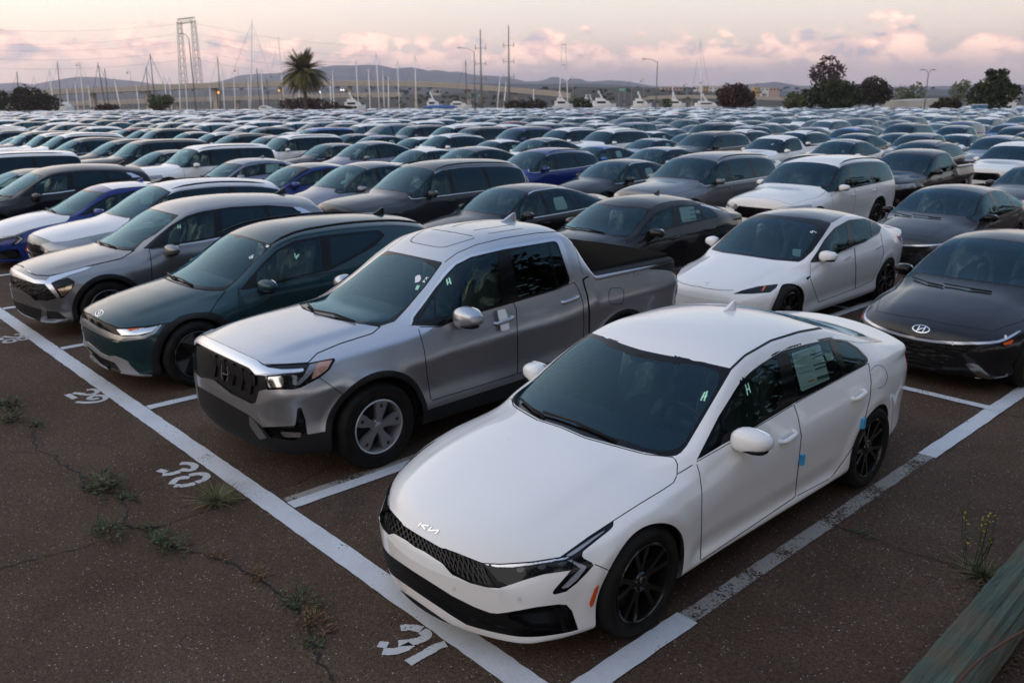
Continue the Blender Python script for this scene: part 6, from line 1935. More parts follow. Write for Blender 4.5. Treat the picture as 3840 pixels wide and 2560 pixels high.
def weed(reg, at, size, kind, label):
    c = ground(*zpx(reg, [at])[0])
    mb = MB(); dry = MB(); fl = MB()
    if kind == 'grass':
        for i in range(170):
            a = random.uniform(0, 6.28); r = abs(random.gauss(0, .05 * size))
            blade(mb, (r * math.cos(a), r * math.sin(a), 0), a + random.gauss(0, .6), random.uniform(.08, .22) * size, .006, random.uniform(.3, .95))
        for i in range(60):
            a = random.uniform(0, 6.28)
            blade(dry, (.03 * math.cos(a), .03 * math.sin(a), 0), a, random.uniform(.15, .34) * size, .004, random.uniform(.7, 1.0))
    else:
        n = int(70 * size)
        for i in range(n):
            a = random.uniform(0, 6.28); r = random.uniform(0, .13) * size
            p = (r * math.cos(a) * 1.5, r * math.sin(a) * .8, random.uniform(.0, .05) * size)
            leaf(mb, p, a + random.gauss(0, .7), random.uniform(.03, .075) * size ** .5, random.uniform(.012, .03) * size ** .5, random.uniform(-.1, 1.0))
        for i in range(int(14 * size)):
            a = random.uniform(0, 6.28)
            blade(mb, (.05 * math.cos(a), .05 * math.sin(a), 0), a, random.uniform(.06, .16) * size, .004, random.uniform(.2, .8))
        if kind == 'flower':
            for i in range(9):
                a = random.uniform(0, 6.28); h = random.uniform(.22, .48); q = np.array([.10 * math.cos(a), .10 * math.sin(a), 0])
                mb.tube([q * .3, q * .8 + [0, 0, h * .5], q + [0, 0, h]], .0022, 4)
                for j in range(16):
                    z = random.uniform(.25, 1) * h; leaf(mb, q * (.3 + .7 * z / h) + [0, 0, z], random.uniform(0, 6.28), .035, .010, random.uniform(.2, 1))
                for j in range(5):
                    z = random.uniform(.8, 1) * h; leaf(fl, q * (z / h) + [0, 0, z], random.uniform(0, 6.28), .020, .014, random.uniform(0, 1.2))
    m = {'rust': M_RUST, 'grass': M_GRASS}.get(kind, M_WEED)
    root = thing('weed', label, 'weed', (c[0], c[1], .002), 0)
    mb.build('leaves', m, root)
    if dry.V:
        dry.build('dry_blades', M_DRY, root)
    if fl.V:
        fl.build('flowers', M_YEL, root)
weed(G30, (1095, 655), 1.25, 'grass', 'spreading grass tuft with dry blades beside the bay number 30')
weed(G30, (520, 585), 1.5, 'leaf', 'long green weed patch in the crack left of bay number 30')
weed(G30, (652, 640), .6, 'leaf', 'small grassy weed at the end of the long weed patch')
weed(G30, (540, 805), 1.1, 'leaf', 'broad-leaved weed with a tall stalk beside the wide crack')
weed(G30, (765, 792), .5, 'leaf', 'tiny yellow-green weed between two broad-leaved weeds')
weed(G30, (855, 880), 1.15, 'leaf', 'broad-leaved weed with a reddish stem at a bend of the crack')
weed(G30, (1105, 935), .5, 'rust', 'small reddish dried weed in the crack below the grass tuft')
weed(G30, (1310, 1030), .6, 'rust', 'flat brownish weed where the crack turns toward the bay number 31')
weed(G30, (1520, 1170), .9, 'leaf', 'low mossy weed in the crack beside bay number 31')
weed(G30, (1590, 1268), .8, 'rust', 'rusty brown weed below the mossy weed')
weed(G30, (1588, 1372), .45, 'leaf', 'tiny green weed at the lower end of the crack')
weed(G30, (35, 165), 1.3, 'leaf', 'dark green weed clump at the upper end of the crack near number 29')
weed(G30, (60, 238), 1.0, 'leaf', 'lighter green weed clump just below the dark clump near number 29')
weed(G30, (178, 262), .7, 'leaf', 'sparse weed sprig trailing off the clumps near number 29')
weed(R8, (785, 748), .45, 'leaf', 'small weed in the crack beside the white saloon')
weed(R8, (1390, 945), .75, 'flower', 'tall thin weed with yellow flowers beside the wooden log')
weed(R8, (1465, 985), .9, 'grass', 'short grass growing against the wooden log')
# ------------------------------------------------------------------ weathered log along the edge of the lot
def log_mat():
    t = NT('weathered_treated_wood'); b = t.b
    tcn = t.n('ShaderNodeTexCoord')
    mp = t.n('ShaderNodeMapping'); mp.inputs['Scale'].default_value = (9, .55, 9); t.l(tcn.outputs['Object'], mp.inputs[0])
    g = t.noise(mp.outputs[0], 3.0, 8, .7, .6); p = t.noise(tcn.outputs['Object'], 3.2, 5, .65)
    c = t.ramp(g, [(.30, (.020, .028, .022)), (.48, (.060, .095, .075)), (.62, (.10, .14, .11)), (.8, (.15, .15, .11))])
    c = t.mix(t.ramp(p, [(.44, 0.0), (.62, .8)]), c, (.12, .095, .06))
    t.l(c, b.inputs['Base Color']); b.inputs['Roughness'].default_value = .85
    t.bump(g, .03, 1.0)
    return t.m
lp0, lp1 = ground(3430, 2560), ground(3840, 2074)
ld = (lp1 - lp0) / np.linalg.norm(lp1 - lp0); ln_ = np.array([ld[1], -ld[0], 0])
def log():
    R = .15; n = 40; k = 90; V = []; F = []
    a0 = lp0 - ld * 1.6; L = 7.5
    rnd = np.cumsum(rng.normal(0, .002, (n,)));
    for i in range(k + 1):
        y = L * i / k
        for j in range(n):
            t = 2 * math.pi * j / n
            r = R * (1 + .02 * math.sin(y * 1.7)) + .006 * math.sin(j * 2.7 + math.sin(y * 1.1) * 1.2) + random.uniform(-.003, .003)
            if j % 9 == 0:
                r -= .014
            V.append((r * math.cos(t), y, r * math.sin(t)))
    for i in range(k):
        for j in range(n):
            F.append((i * n + j, (i + 1) * n + j, (i + 1) * n + (j + 1) % n, i * n + (j + 1) % n))
    F += [tuple(range(n)), tuple(k * n + j for j in range(n - 1, -1, -1))]
    c = a0 + ln_ * (R + .02)
    o = obj('wooden_log', V, F, log_mat(), smooth=False, loc=(c[0], c[1], R - .012))
    o.rotation_euler = (0, 0, math.atan2(-ld[0], ld[1]))
    tag(o, 'thick weathered green wooden log lying along the edge of the asphalt', 'log')
log()
M_RUSTY = mat('rusty_steel', (.12, .055, .035), .75, .4)
def cable():
    P = []
    for q, h in (((3560, 2600), .36), ((3640, 2500), .335), ((3740, 2420), .33), ((3900, 2330), .33)):
        P.append(ground(*q, h))
    o = MB().tube([tuple(p) for p in chaikin(P, 2, False)], .007, 8).build('steel_cable', M_RUSTY, smooth=True)
    tag(o, 'thin rusty steel cable lying over the wooden log', 'cable')
cable()
def litter():
    M = mat('dead_leaf', (.09, .055, .032), .85); k = 0
    for q in ((1470, 1010), (1500, 1040), (1440, 1060), (1650, 1450), (1620, 1500), (1560, 1010)):
        c = ground(*zpx(R8, [q])[0]); mb = MB()
        for i in range(22):
            a = random.uniform(0, 6.28)
            leaf(mb, (random.gauss(0, .05), random.gauss(0, .05), random.uniform(.002, .02)), a, random.uniform(.03, .07), random.uniform(.006, .02), random.uniform(-.2, .4))
        o = mb.build('leaf_litter', M, loc=(c[0], c[1], .004)); o['kind'] = 'stuff'
        tag(o, 'dry leaf litter gathered against the wooden log', 'leaves', 'leaf litter by the log')
litter()

# ------------------------------------------------------------------ the rows of parked cars
PAINTS = {
    'white': (.80, .80, .79, 0), 'black': (.007, .007, .009, 0), 'charcoal': (.032, .034, .040, .25), 'grey': (.15, .155, .165, .7), 'silver': (.42, .43, .45, .75),
    'navy': (.010, .028, .17, .1), 'blue': (.015, .12, .42, .3), 'red': (.26, .010, .016, .3), 'slate': (.19, .20, .25, .7), 'sage': (.20, .245, .235, .3), 'maroon': (.09, .012, .022, .4), 'tan': (.26, .24, .20, .4), 'sky': (.24, .31, .37, .4)}
HERO = {'hero_saloon': CAR_K5.root, 'hero_crossover': CAR_CROSS.root, 'hero_electric': CAR_ELEC.root, 'hero_compact': CAR_DARK.root, 'hero_pickup': CAR_PICKUP.root}
HL = {'hero_saloon': K5['L'], 'hero_crossover': SPORT['L'], 'hero_electric': TESLA['L'], 'hero_compact': ELAN['L'], 'hero_pickup': RIDGE['L']}
PROTO = {}
def proto(kind, lod):
    if (kind, lod) not in PROTO:
        PROTO[(kind, lod)] = [generic(kind, lod), False]
        index_children()
    return PROTO[(kind, lod)]
index_children()
SKIP = ('chalk_mark', 'dot_sticker', 'foam_block', 'tape', 'round_sticker', 'paper_sheet', 'white_tab')
def down(o, out):
    for ch in kids(o):
        out.append(ch); down(ch, out)
    return out
def place(kind, x, yf, color, label, lod=0, film=False, rz=0.0, group=None):
    col = PAINTS[color]; made = []
    if kind in HERO:
        r = copy_tree(HERO[kind], None, col, SKIP, made); L = HL[kind]
    else:
        p = proto(kind, lod); L = KINDS[kind]['m']['L']
        if p[1]:
            r = copy_tree(p[0], None, col, (), made)
        else:
            r = p[0]; p[1] = True; down(r, made)
        for ch in made:
            ch.color = col
    for ch in made:
        base = ch.name.split('.')[0]
        if base in ('hood', 'roof'):
            if film:
                ch.color = (.66, .67, .70, 0); ch['label'] = 'panel under white protective transit film'
            elif 'label' in ch:
                del ch['label']
    r.location = (x, yf + L / 2, 0); r.rotation_euler = (0, 0, rz)
    tag(r, label, 'pickup' if 'pickup' in kind else 'car', group)
    if 'group' in r and not group:
        del r['group']
    return r
NEAR = [  # kind, x, front, colour, label, film
    ('crossover', -13.25, .80, 'sage', 'pale sage green crossover with white film on bonnet and roof beside the warm grey crossover', True),
    ('hero_saloon', -16.0, .60, 'navy', 'navy blue saloon with white protective film on its bonnet beside the sage crossover', True),
    ('hero_crossover', -19.2, .4, 'black', 'black crossover with silver rear pillar trim next to the film-wrapped navy saloon', False),
    ('compact', -22.3, .5, 'charcoal', 'charcoal compact saloon on the far side of the black crossover in the front row', False),
    ('boxy_suv', -25.3, .4, 'white', 'white boxy SUV in the front row beside a charcoal compact', False),
    ('hero_saloon', -6.72, 6.2, 'black', 'black saloon with price sticker in the rear side window parked behind the teal hatchback', False),
    ('saloon', -9.72, 6.2, 'black', 'black saloon with plain windows parked behind the warm grey crossover', False),
    ('large_suv', -12.6, 6.1, 'charcoal', 'blackish SUV with long roof parked behind the sage crossover', False),
    ('electric_suv', -15.4, 6.35, 'slate', 'slate grey electric SUV with glass roof parked behind the navy saloon', False),
    ('hero_electric', -18.5, 6.5, 'navy', 'navy blue electric fastback parked beside the slate grey electric SUV', False),
    ('hero_saloon', -21.6, 6.2, 'slate', 'slate grey saloon parked beside the navy electric fastback', False),
    ('boxy_suv', -25.2, 6.5, 'white', 'white boxy SUV with black windows parked beside the slate grey saloon', False),
    ('saloon', -28.3, 6.4, 'black', 'black saloon parked beside a white boxy SUV in the second row', False),
    ('hero_compact', -3.75, 12.35, 'charcoal', 'charcoal compact saloon with oval badge parked behind the white electric saloon', False),
    ('large_suv', -7.2, 13.25, 'white', 'large white SUV with black lower grille parked behind the black saloon', False),
    ('large_suv', -10.0, 12.7, 'grey', 'mid grey SUV with roof rails parked beside the large white SUV', False),
    ('saloon', -13.2, 13.4, 'black', 'black saloon parked beside the mid grey SUV in the third row', False),
    ('crossover', -16.2, 13.2, 'navy', 'deep navy crossover parked behind the slate grey electric SUV', False),
    ('electric_suv', -19.2, 13.0, 'slate', 'slate electric SUV in the third row beside the deep navy crossover', False),
    ('saloon', -22.2, 13.2, 'white', 'white saloon in the third row beside the slate electric SUV', False),
    ('electric_suv', -25.3, 13.0, 'slate', 'slate electric SUV in the third row beside the white saloon', False),
    ('saloon', -28.3, 13.1, 'black', 'black saloon in the third row between two SUVs', False),
    ('boxy_suv', -31.3, 13.0, 'white', 'white boxy SUV in the third row beside a black saloon', False),
    ('fastback', -.75, 12.6, 'sky', 'pale blue-grey fastback parked behind the near-black compact', False),
    ('small_pickup', -7.6, 19.6, 'black', 'black small pickup with chrome grille parked behind the large white SUV', False),
    ('saloon', -4.2, 19.2, 'charcoal', 'charcoal saloon parked beside the black small pickup', False),
    ('fastback', -10.6, 19.5, 'white', 'white fastback parked beside the black small pickup', False),
    ('compact', -13.6, 19.7, 'white', 'white compact saloon parked behind the black third-row saloon', False),
    ('saloon', -16.6, 19.6, 'silver', 'silver saloon in the fourth row beside a white compact', False),
    ('compact', -19.6, 19.7, 'blue', 'bright blue compact saloon in the fourth row', False),
    ('electric_suv', -22.6, 19.6, 'white', 'white electric SUV parked beside the bright blue compact', False),
    ('saloon', -25.6, 19.8, 'white', 'white saloon parked beside the white electric SUV', False),
]
for kd, x, y, colr, lab, film in NEAR:
    place(kd, x, y, colr, lab, 0, film, random.uniform(-.012, .012))
# the rest of the lot bay by bay, out to the far fence
taken = [(x, y) for _, x, y, *_ in NEAR] + [(-.985, -.27), (-4.04, -.06), (-7.16, -.14), (-10.12, -.18), (-3.8, 6.45), (-.9, 6.35)]
bays = []
FAR_D = 226.0
for j in range(0, 44):
    for i in range(0, 90):
        x = -1.5 - BAY * i + (j * .37 % 1.1); y = -.1 + 6.55 * j
        if j > 6:
            y += 2.0 * ((j - 3) // 7)
        x += random.uniform(-.18, .18); y += random.uniform(-.3, .3)
        if any(abs(x - a) < 2.0 and abs(y - b) < 3.2 for a, b in taken):
            continue
        d = (np.array([x, y + 2.3, 1.2]) - CAM_P)
        dep = d @ _F
        if dep < 4 or dep > FAR_D:
            continue
        q = project(np.array([x, y + 2.3, 1.2]))
        if q[0] < -200 or q[0] > 4050 or q[1] > 2700:
            continue
        if random.random() < .035:
            continue
        bays.append((dep, x, y, q[0]))
bays.sort()
kinds = ['saloon', 'compact', 'fastback', 'electric_suv', 'crossover', 'boxy_suv', 'large_suv', 'small_pickup']
wk_l = [.10, .10, .10, .12, .22, .22, .13, .01]; wk_r = [.16, .15, .08, .10, .22, .08, .14, .07]
cols = list(PAINTS)
wc_l = dict(white=.52, black=.12, charcoal=.09, grey=.07, silver=.07, navy=.05, blue=.01, red=.025, slate=.03, sage=0, maroon=.005, tan=.0, sky=.01)
wc_r = dict(white=.38, black=.16, charcoal=.13, grey=.11, silver=.07, navy=.05, blue=.015, red=.01, slate=.04, sage=0, maroon=.02, tan=.005, sky=.01)
def pick(q, dep=0):
    l = q < 1500 or dep > 75
    k = random.choices(kinds, wk_l if l else wk_r)[0]
    c = random.choices(cols, [(wc_l if l else wc_r)[c] for c in cols])[0]
    return k, c
N_IND = 300 - len(NEAR) - 6
WORD = {'saloon': 'saloon', 'compact': 'compact saloon', 'fastback': 'electric fastback', 'electric_suv': 'electric SUV', 'crossover': 'crossover', 'boxy_suv': 'boxy SUV', 'large_suv': 'large SUV', 'small_pickup': 'small pickup'}
CW = {'sage': 'sage green', 'tan': 'tan', 'sky': 'pale blue', 'slate': 'slate blue-grey', 'navy': 'navy blue', 'maroon': 'dark maroon'}
NUM = ['first', 'second', 'third', 'fourth', 'fifth', 'sixth', 'seventh', 'eighth', 'ninth', 'tenth', 'eleventh', 'twelfth']
HK = {'hero_saloon': 'saloon', 'hero_crossover': 'crossover', 'hero_electric': 'electric fastback', 'hero_compact': 'compact saloon'}
ind = []
for dep, x, y, q in bays[:N_IND]:
    kd, cl = pick(q, dep)
    if 15 < y < 40 and q > 3000 and random.random() < .12:
        kd = 'small_pickup'
    ind.append((dep, x, y, q, kd, cl))
who = [(x, y, CW.get(cl, cl) + ' ' + WORD[kd]) for _, x, y, _, kd, cl in ind] + [(x, y, CW.get(cl, cl) + ' ' + HK.get(kd, WORD.get(kd, 'saloon'))) for kd, x, y, cl, *_ in NEAR]
def beside(x, y):
    l = [w for a, b, w in who if 1.5 < a - x < 4.6 and abs(b - y) < 2.6]
    r = [w for a, b, w in who if 1.5 < x - a < 4.6 and abs(b - y) < 2.6]
    f = [w for a, b, w in who if abs(a - x) < 1.5 and 3.6 < y - b < 9.5]
    return (l or [None])[0], (r or [None])[0], (f or [None])[0]
used_l = {}
for dep, x, y, q, kd, cl in ind:
    lod = 1 if dep < 52 else 2
    me_ = CW.get(cl, cl) + ' ' + WORD[kd]
    l, r, f = beside(x, y)
    if l and r:
        lab = '%s parked between a %s and a %s' % (me_, l, r)
    elif l or r:
        lab = '%s parked beside a %s' % (me_, l or r)
    else:
        lab = '%s among the crowded rows of the lot' % me_
    if f and lab in used_l:
        lab = lab.replace(' parked', '') + ', behind a %s' % f
    if len(lab.split()) > 16:
        lab = '%s parked behind a %s' % (me_, f or l or r)
    used_l[lab] = used_l.get(lab, 0) + 1
    place(kd, x, y, cl, lab, lod, film=(lod == 1 and random.random() < .08 and kd in ('saloon', 'compact', 'crossover')), rz=random.uniform(-.015, .015), group='cars in the packed rows of the lot')
# everything beyond the nearest three hundred, joined
def far_mass():
    src = {}
    for kd in kinds:
        k = KINDS[kd]; m = k['m']
        c = Car(m, 'tmp', 'tmp', 0, -m['L'] / 2, res=dict(nl=24, nside=5, nglass=4, nroof=4, nbot=2))
        auto_glass(c, k['ws'], k['dlo'], k['pil'], k.get('rear'), None, frit=.02)
        S = c.S
        nm = np.array([0 if n in ('body',) else 1 for n in c.names])
        V = np.vstack([S.V, S.V * [-1, 1, 1]]); T = np.vstack([S.T, S.T[:, ::-1] + len(S.V)]); N = np.vstack([S.N, S.N * [-1, 1, 1]])
        src[kd] = (V, T, N, np.tile(nm[S.lab], 2))
        bpy.data.objects.remove(c.root)
    mats = [G_FAR]
    mi = {}
    for cn, cv in PAINTS.items():
        mm = mat('far_paint_' + cn, cv[:3], .38, cv[3], 1.0)
        mi[cn] = len(mats); mats.append(mm)
    Vs, Ts, Ns, Ms = [], [], [], []; o = 0
    for dep, x, y, q in bays[N_IND:]:
        kd, cl = pick(q, dep)
        V, T, N, M_ = src[kd]
        Vs.append(V + [x, y + 2.3, 0]); Ts.append(T + o); Ns.append(N); Ms.append(np.where(M_ == 0, mi[cl], 0)); o += len(V)
    V = np.vstack(Vs); T = np.vstack(Ts); Mx = np.concatenate(Ms)
    ob = obj('distant_parked_cars', V, T, None, N=np.vstack(Ns))
    for mm in mats:
        ob.data.materials.append(mm)
    if len(ob.data.polygons) == len(Mx):
        ob.data.polygons.foreach_set('material_index', Mx.astype(np.int32))
    ob['kind'] = 'stuff'
    tag(ob, 'mass of parked cars filling the far end of the lot', 'cars')
    print('FAR', len(bays) - N_IND, len(T))
far_mass()

# ------------------------------------------------------------------ beyond the fence: marina, viaduct, trees, hills
ZA, ZB, ZC, ZD = (0, 0, .40816), (960, 0, .40816), (1920, 0, .40816), (2880, 0, .40816)
def pt(reg, q, depth):
    return at_y(*zpx(reg, [q])[0], depth)
M_CONC = mat('concrete', (.44, .385, .32), .85)
M_STEEL = mat('galvanised_steel', (.30, .31, .31), .55, .5)
M_MAST = mat('mast_aluminium', (.78, .78, .76), .5)
M_MASTD = mat('dark_mast', (.10, .11, .13), .6)
M_HULL = mat('white_gelcoat', (.78, .78, .77), .35)
M_HGLASS = mat('boat_window', (.015, .02, .025), .08)
M_POST = mat('lamp_post_paint', (.16, .17, .175), .6, .3)
M_POSTL = mat('pale_lamp_post', (.42, .42, .40), .6)
def leafy(name, c1, c2, sc=.6):
    t = NT(name); b = t.b
    g = t.n('ShaderNodeNewGeometry')
    n = t.noise(g.outputs['Position'], sc, 4, .65)
    t.l(t.ramp(n, [(.32, c1), (.68, c2)]), b.inputs['Base Color']); b.inputs['Roughness'].default_value = .75; b.inputs['Specular IOR Level'].default_value = .15
    return t.m
L_DARK = leafy('dark_foliage', (.016, .024, .010), (.045, .055, .018)); L_OLIVE = leafy('olive_foliage', (.04, .055, .02), (.10, .11, .04)); L_RED = leafy('reddish_foliage', (.035, .018, .012), (.075, .04, .025))
L_BROWN = leafy('brown_green_foliage', (.022, .020, .010), (.055, .045, .020)); L_PALE = leafy('pale_foliage', (.08, .10, .05), (.15, .16, .085)); L_PALM = leafy('palm_frond', (.07, .075, .02), (.17, .145, .05)); L_PURP = leafy('purple_foliage', (.04, .022, .022), (.09, .055, .05))
M_BARK = mat('bark', (.07, .055, .042), .9)
def leaves(mb, c, r, n, size, hollow=.35):
    """n leaf-cluster faces through an uneven ellipsoid"""
    c = np.array(c); r = np.array(r, float)
    d = rng.normal(size=(n, 3)); d /= np.linalg.norm(d, axis=1, keepdims=True)
    k = (hollow + (1 - hollow) * rng.random(n) ** .5) * (1 + .16 * np.sin(d[:, 0] * 5 + c[0]) * np.sin(d[:, 2] * 6 + c[1]))
    P = c + d * r * k[:, None]
    for p in P:
        a = rng.normal(size=3); a /= np.linalg.norm(a); b = np.cross(a, rng.normal(size=3)); b /= max(np.linalg.norm(b), 1e-6)
        s = size * rng.uniform(.6, 1.4)
        mb.add([p - a * s, p + b * s * .55, p + a * s, p - b * s * .55], [(0, 1, 2, 3)])
def tree(label, base, h, lobes, n, size, m, trunk=.22, name='tree', cat='tree', group=None):
    """lobes: (dx, dz, rx, rz) measured across the view; base on the ground"""
    b = np.array(base); side = np.array([_R[0], _R[1], 0]); side /= np.linalg.norm(side)
    t = thing(name, label, cat, tuple(b), 0, group)
    tr = MB(); cr = MB()
    tot = sum(l[2] * l[3] for l in lobes)
    zl = min(l[1] for l in lobes)
    tr.tube([(0, 0, -.3), (0.03 * h, 0, zl * .5), (0, 0.02 * h, zl)], [trunk, trunk * .8, trunk * .6], 8)
    for dx, dz, rx, rz in lobes:
        c = side * dx + np.array([rng.normal(0, rx * .15), rng.normal(0, rx * .15), dz])
        tr.tube([(0, 0, zl * .7), tuple(c * .5 + np.array([0, 0, zl * .4])), tuple(c)], [trunk * .5, trunk * .35, trunk * .12], 6)
        leaves(cr, c, (rx, rx, rz), max(30, int(n * rx * rz / tot)), size)
    tr.build('trunk', M_BARK, t); cr.build('crown', m, t)
    return t
def ground_at(px, d):
    p = at_y(px, 386, d); return np.array([p[0], p[1], 0.0])
def px_m(d):
    return d / FPX
# --- trees and bushes: (photo x, depth, [(dx px, centre y px, half width px, half height px)])
def ptree(label, px, d, lobes, n, size, m, **kw):
    k = px_m(d); g = ground_at(px, d)
    L = []
    for dx, cy, rx, rz in lobes:
        z = at_y(px, cy, d)[2]
        L.append((dx * k, z, rx * k, rz * k))
    return tree(label, g, 0, L, n, size, m, **kw)
ptree('broad dark bushy tree at the left end of the marina fence', 90, 215, [(-60, 395, 80, 35), (10, 375, 70, 48), (70, 390, 60, 38), (0, 352, 30, 26), (-85, 372, 45, 30)], 2600, .45, L_BROWN, trunk=.3)
ptree('low reddish bush between two mast lamps near the broad bushy tree', 393, 225, [(0, 410, 48, 20), (25, 415, 28, 14)], 700, .35, L_RED, name='bush', cat='bush')
ptree('small round olive tree left of the tall street lamp', 600, 205, [(0, 385, 42, 30), (20, 378, 26, 22), (-18, 395, 26, 20)], 1100, .32, L_OLIVE, trunk=.14)
ptree('dark red hedge round the foot of the palm', 1150, 222, [(-70, 395, 42, 26), (0, 392, 55, 27), (65, 396, 52, 26), (105, 402, 28, 18)], 1600, .35, L_RED, name='hedge', cat='hedge')
ptree('low brown bush beside the large white motor yacht', 1312, 228, [(0, 405, 34, 9), (-15, 406, 20, 8)], 400, .3, L_BROWN, name='bush', cat='bush')
ptree('low olive hedge at the foot of the second steel pole', 1975, 228, [(-40, 395, 45, 17), (30, 393, 50, 19)], 900, .35, L_BROWN, name='hedge', cat='hedge')
ptree('dark bush beside the fishing boat tower', 2185, 228, [(0, 390, 36, 24), (18, 396, 22, 16)], 600, .35, L_DARK, name='bush', cat='bush')
ptree('little green bush between two white boats', 2500, 228, [(0, 390, 18, 20)], 260, .3, L_OLIVE, name='bush', cat='bush')
ptree('round dark brown tree in front of the condominium blocks', 2757, 205, [(0, 362, 58, 42), (-30, 372, 38, 34), (32, 370, 38, 36), (0, 340, 36, 26)], 2600, .40, L_RED, trunk=.3)
ptree('tall thin purple-leaved tree standing behind the broad dark trees', 3085, 215, [(0, 240, 30, 30), (-40, 275, 32, 34), (36, 268, 36, 34), (0, 290, 60, 26)], 900, .40, L_PURP, trunk=.25)
ptree('broad dark green tree below the purple-leaved tree', 3120, 190, [(-40, 345, 60, 45), (30, 350, 68, 50), (75, 365, 48, 42), (0, 330, 60, 30), (-95, 372, 40, 36), (10, 385, 80, 26)], 3600, .40, L_DARK, trunk=.4)
ptree('grey-green shrub beside the broad dark tree', 2985, 185, [(0, 378, 42, 32), (-20, 392, 30, 20)], 700, .35, L_OLIVE, name='shrub', cat='shrub')
ptree('round-headed dark tree with a leaning trunk', 3275, 192, [(0, 330, 50, 42), (-28, 338, 38, 34), (28, 352, 40, 36), (-5, 368, 48, 24)], 2400, .36, L_BROWN, trunk=.35)
ptree('feathery pale green tree behind the wooden hoarding', 3400, 250, [(-20, 355, 32, 32), (25, 350, 34, 36), (0, 375, 50, 22)], 700, .45, L_PALE, trunk=.2)
ptree('second feathery pale tree beside the large dark tree', 3590, 250, [(0, 350, 32, 40), (20, 325, 22, 24)], 450, .45, L_PALE, trunk=.2)
ptree('small dark tree in front of the white slanted building', 3545, 175, [(0, 395, 45, 30), (-20, 408, 34, 20), (25, 400, 32, 26)], 1300, .32, L_BROWN, trunk=.2)
ptree('large dark spreading tree at the right end of the fence', 3715, 168, [(0, 330, 60, 45), (-38, 360, 48, 44), (48, 350, 52, 40), (10, 290, 34, 28), (-12, 275, 18, 14), (0, 395, 62, 34), (70, 335, 30, 18), (35, 272, 14, 12)], 3400, .36, L_DARK, trunk=.4)
# --- palm
def palm():
    d = 200.0; k = px_m(d); g = ground_at(1146, d)
    t = thing('palm_tree', 'tall feathery palm rising from a dark red hedge', 'palm', tuple(g))
    top = at_y(1140, 268, d)[2]
    tr = MB(); P = [(0, 0, -.2), (.15, 0, top * .4), (.05, 0, top * .75), (0, 0, top)]
    tr.tube(P, [.42, .36, .38, .5], 12); tr.build('trunk', M_BARK, t)
    R = 108 * k
    cr = MB(); dead = MB()
    for i in range(170):
        az_ = random.uniform(0, 6.283); el = math.asin(random.uniform(-.72, .97))
        ln = R * random.uniform(.85, 1.12) * (1.0 if el > -.2 else .8)
        dirv = np.array([math.cos(az_) * math.cos(el), math.sin(az_) * math.cos(el), math.sin(el)])
        s = np.array([-math.sin(az_), math.cos(az_), 0])
        mb = dead if el < -.45 else cr
        prev = None
        for j in range(11):
            q = j / 10
            p = np.array([0, 0, top]) + dirv * ln * q + np.array([0, 0, -1]) * ln * .52 * q * q * max(math.cos(el), .25)
            if prev is not None:
                w = ln * .17 * math.sin(math.pi * min(q * .9 + .1, 1)) + .03
                dv = (p - prev); u = np.cross(dv / np.linalg.norm(dv), s)
                for sg in (1, -1):
                    for f in (0, .33, .66):
                        a = prev + dv * f; b2 = a + dv * .36
                        tip = a + s * sg * w + dv * .9 - np.array([0, 0, .22]) * w
                        mb.add([a, b2, tip], [(0, 1, 2)])
            prev = p
    cr.build('crown', L_PALM, t); dead.build('dead_fronds', leafy('dead_frond', (.10, .06, .03), (.18, .11, .06)), t)
palm()
# --- lamp posts
def post(mb, p0, z, r0, r1):
    mb.tube([(p0[0], p0[1], -.3), (p0[0], p0[1], z)], [r0, r1], 8)
def street_lamp(label, px, py, ax, ay, d, m=M_POST, double=False, lit=False):
    p = at_y(px, py, d); g = np.array([p[0], p[1], 0])
    t = thing('street_lamp', label, 'street lamp', tuple(g))
    MB().tube([(0, 0, -.2), (0, 0, p[2])], [.14, .08], 8).build('pole', m, t, smooth=True)
    for sx in ((1, -1) if double else (1,)):
        q = at_y(px + (ax - px) * sx, ay, d) - np.array([p[0], p[1], 0])
        mid = np.array([q[0] * .45, q[1] * .45, p[2] + (q[2] - p[2]) * .75])
        arm = MB().tube([(0, 0, p[2] - .1), tuple(mid), tuple(q)], .05, 6).build('arm', m, t, smooth=True)
        dv = q / max(np.linalg.norm(q[:2]), 1e-3); dv[2] = 0
        V, F = ellipsoid(tuple(q + dv * .35), (.18, .18, .08), 10, 6, 2.5); V = [tuple(np.array(v) + dv * np.dot(np.array(v) - q - dv * .35, dv) * 1.6) for v in V]
        MB().add(V, F).build('lamp_head', m, t, smooth=True)
street_lamp('tall street lamp with one arm standing before the lattice pylon', 708, 147, 686, 127, 150)
street_lamp('single-arm street lamp beside the first steel power pole', 1778, 194, 1729, 180, 170)
street_lamp('single-arm street lamp standing among the white motor boats', 2466, 233, 2422, 222, 175)
street_lamp('two-armed street lamp in front of the pale building', 3482, 276, 3468, 262, 150, M_POST, True)
def marina_lamp(label, px, py, d):
    p = at_y(px, py, d); k = px_m(d); g = np.array([p[0], p[1], 0])
    t = thing('marina_lamp', label, 'lamp post', tuple(g))
    side = np.array([_R[0], _R[1], 0])
    h = p[2]
    MB().tube([(0, 0, -.2), (0, 0, 1.6)], .24, 8).build('base', M_HULL, t, smooth=True)
    P = [(0, 0, 1.4), (0, 0, h - .5)] + [tuple(np.array([0, 0, h - .5]) - side * (.42 - .42 * math.cos(a)) + np.array([0, 0, .5 * math.sin(a)])) for a in np.linspace(.4, 3.0, 7)]
    MB().tube(P, .055, 6).build('pole', M_POSTL, t, smooth=True)
    e = np.array(P[-1])
    MB().lathe([(.05, 0), (.10, -.08), (.30, -.36), (.30, -.42), (0, -.40)], 10, 'z', tuple(e)).build('lamp_shade', M_POST, t, smooth=True)
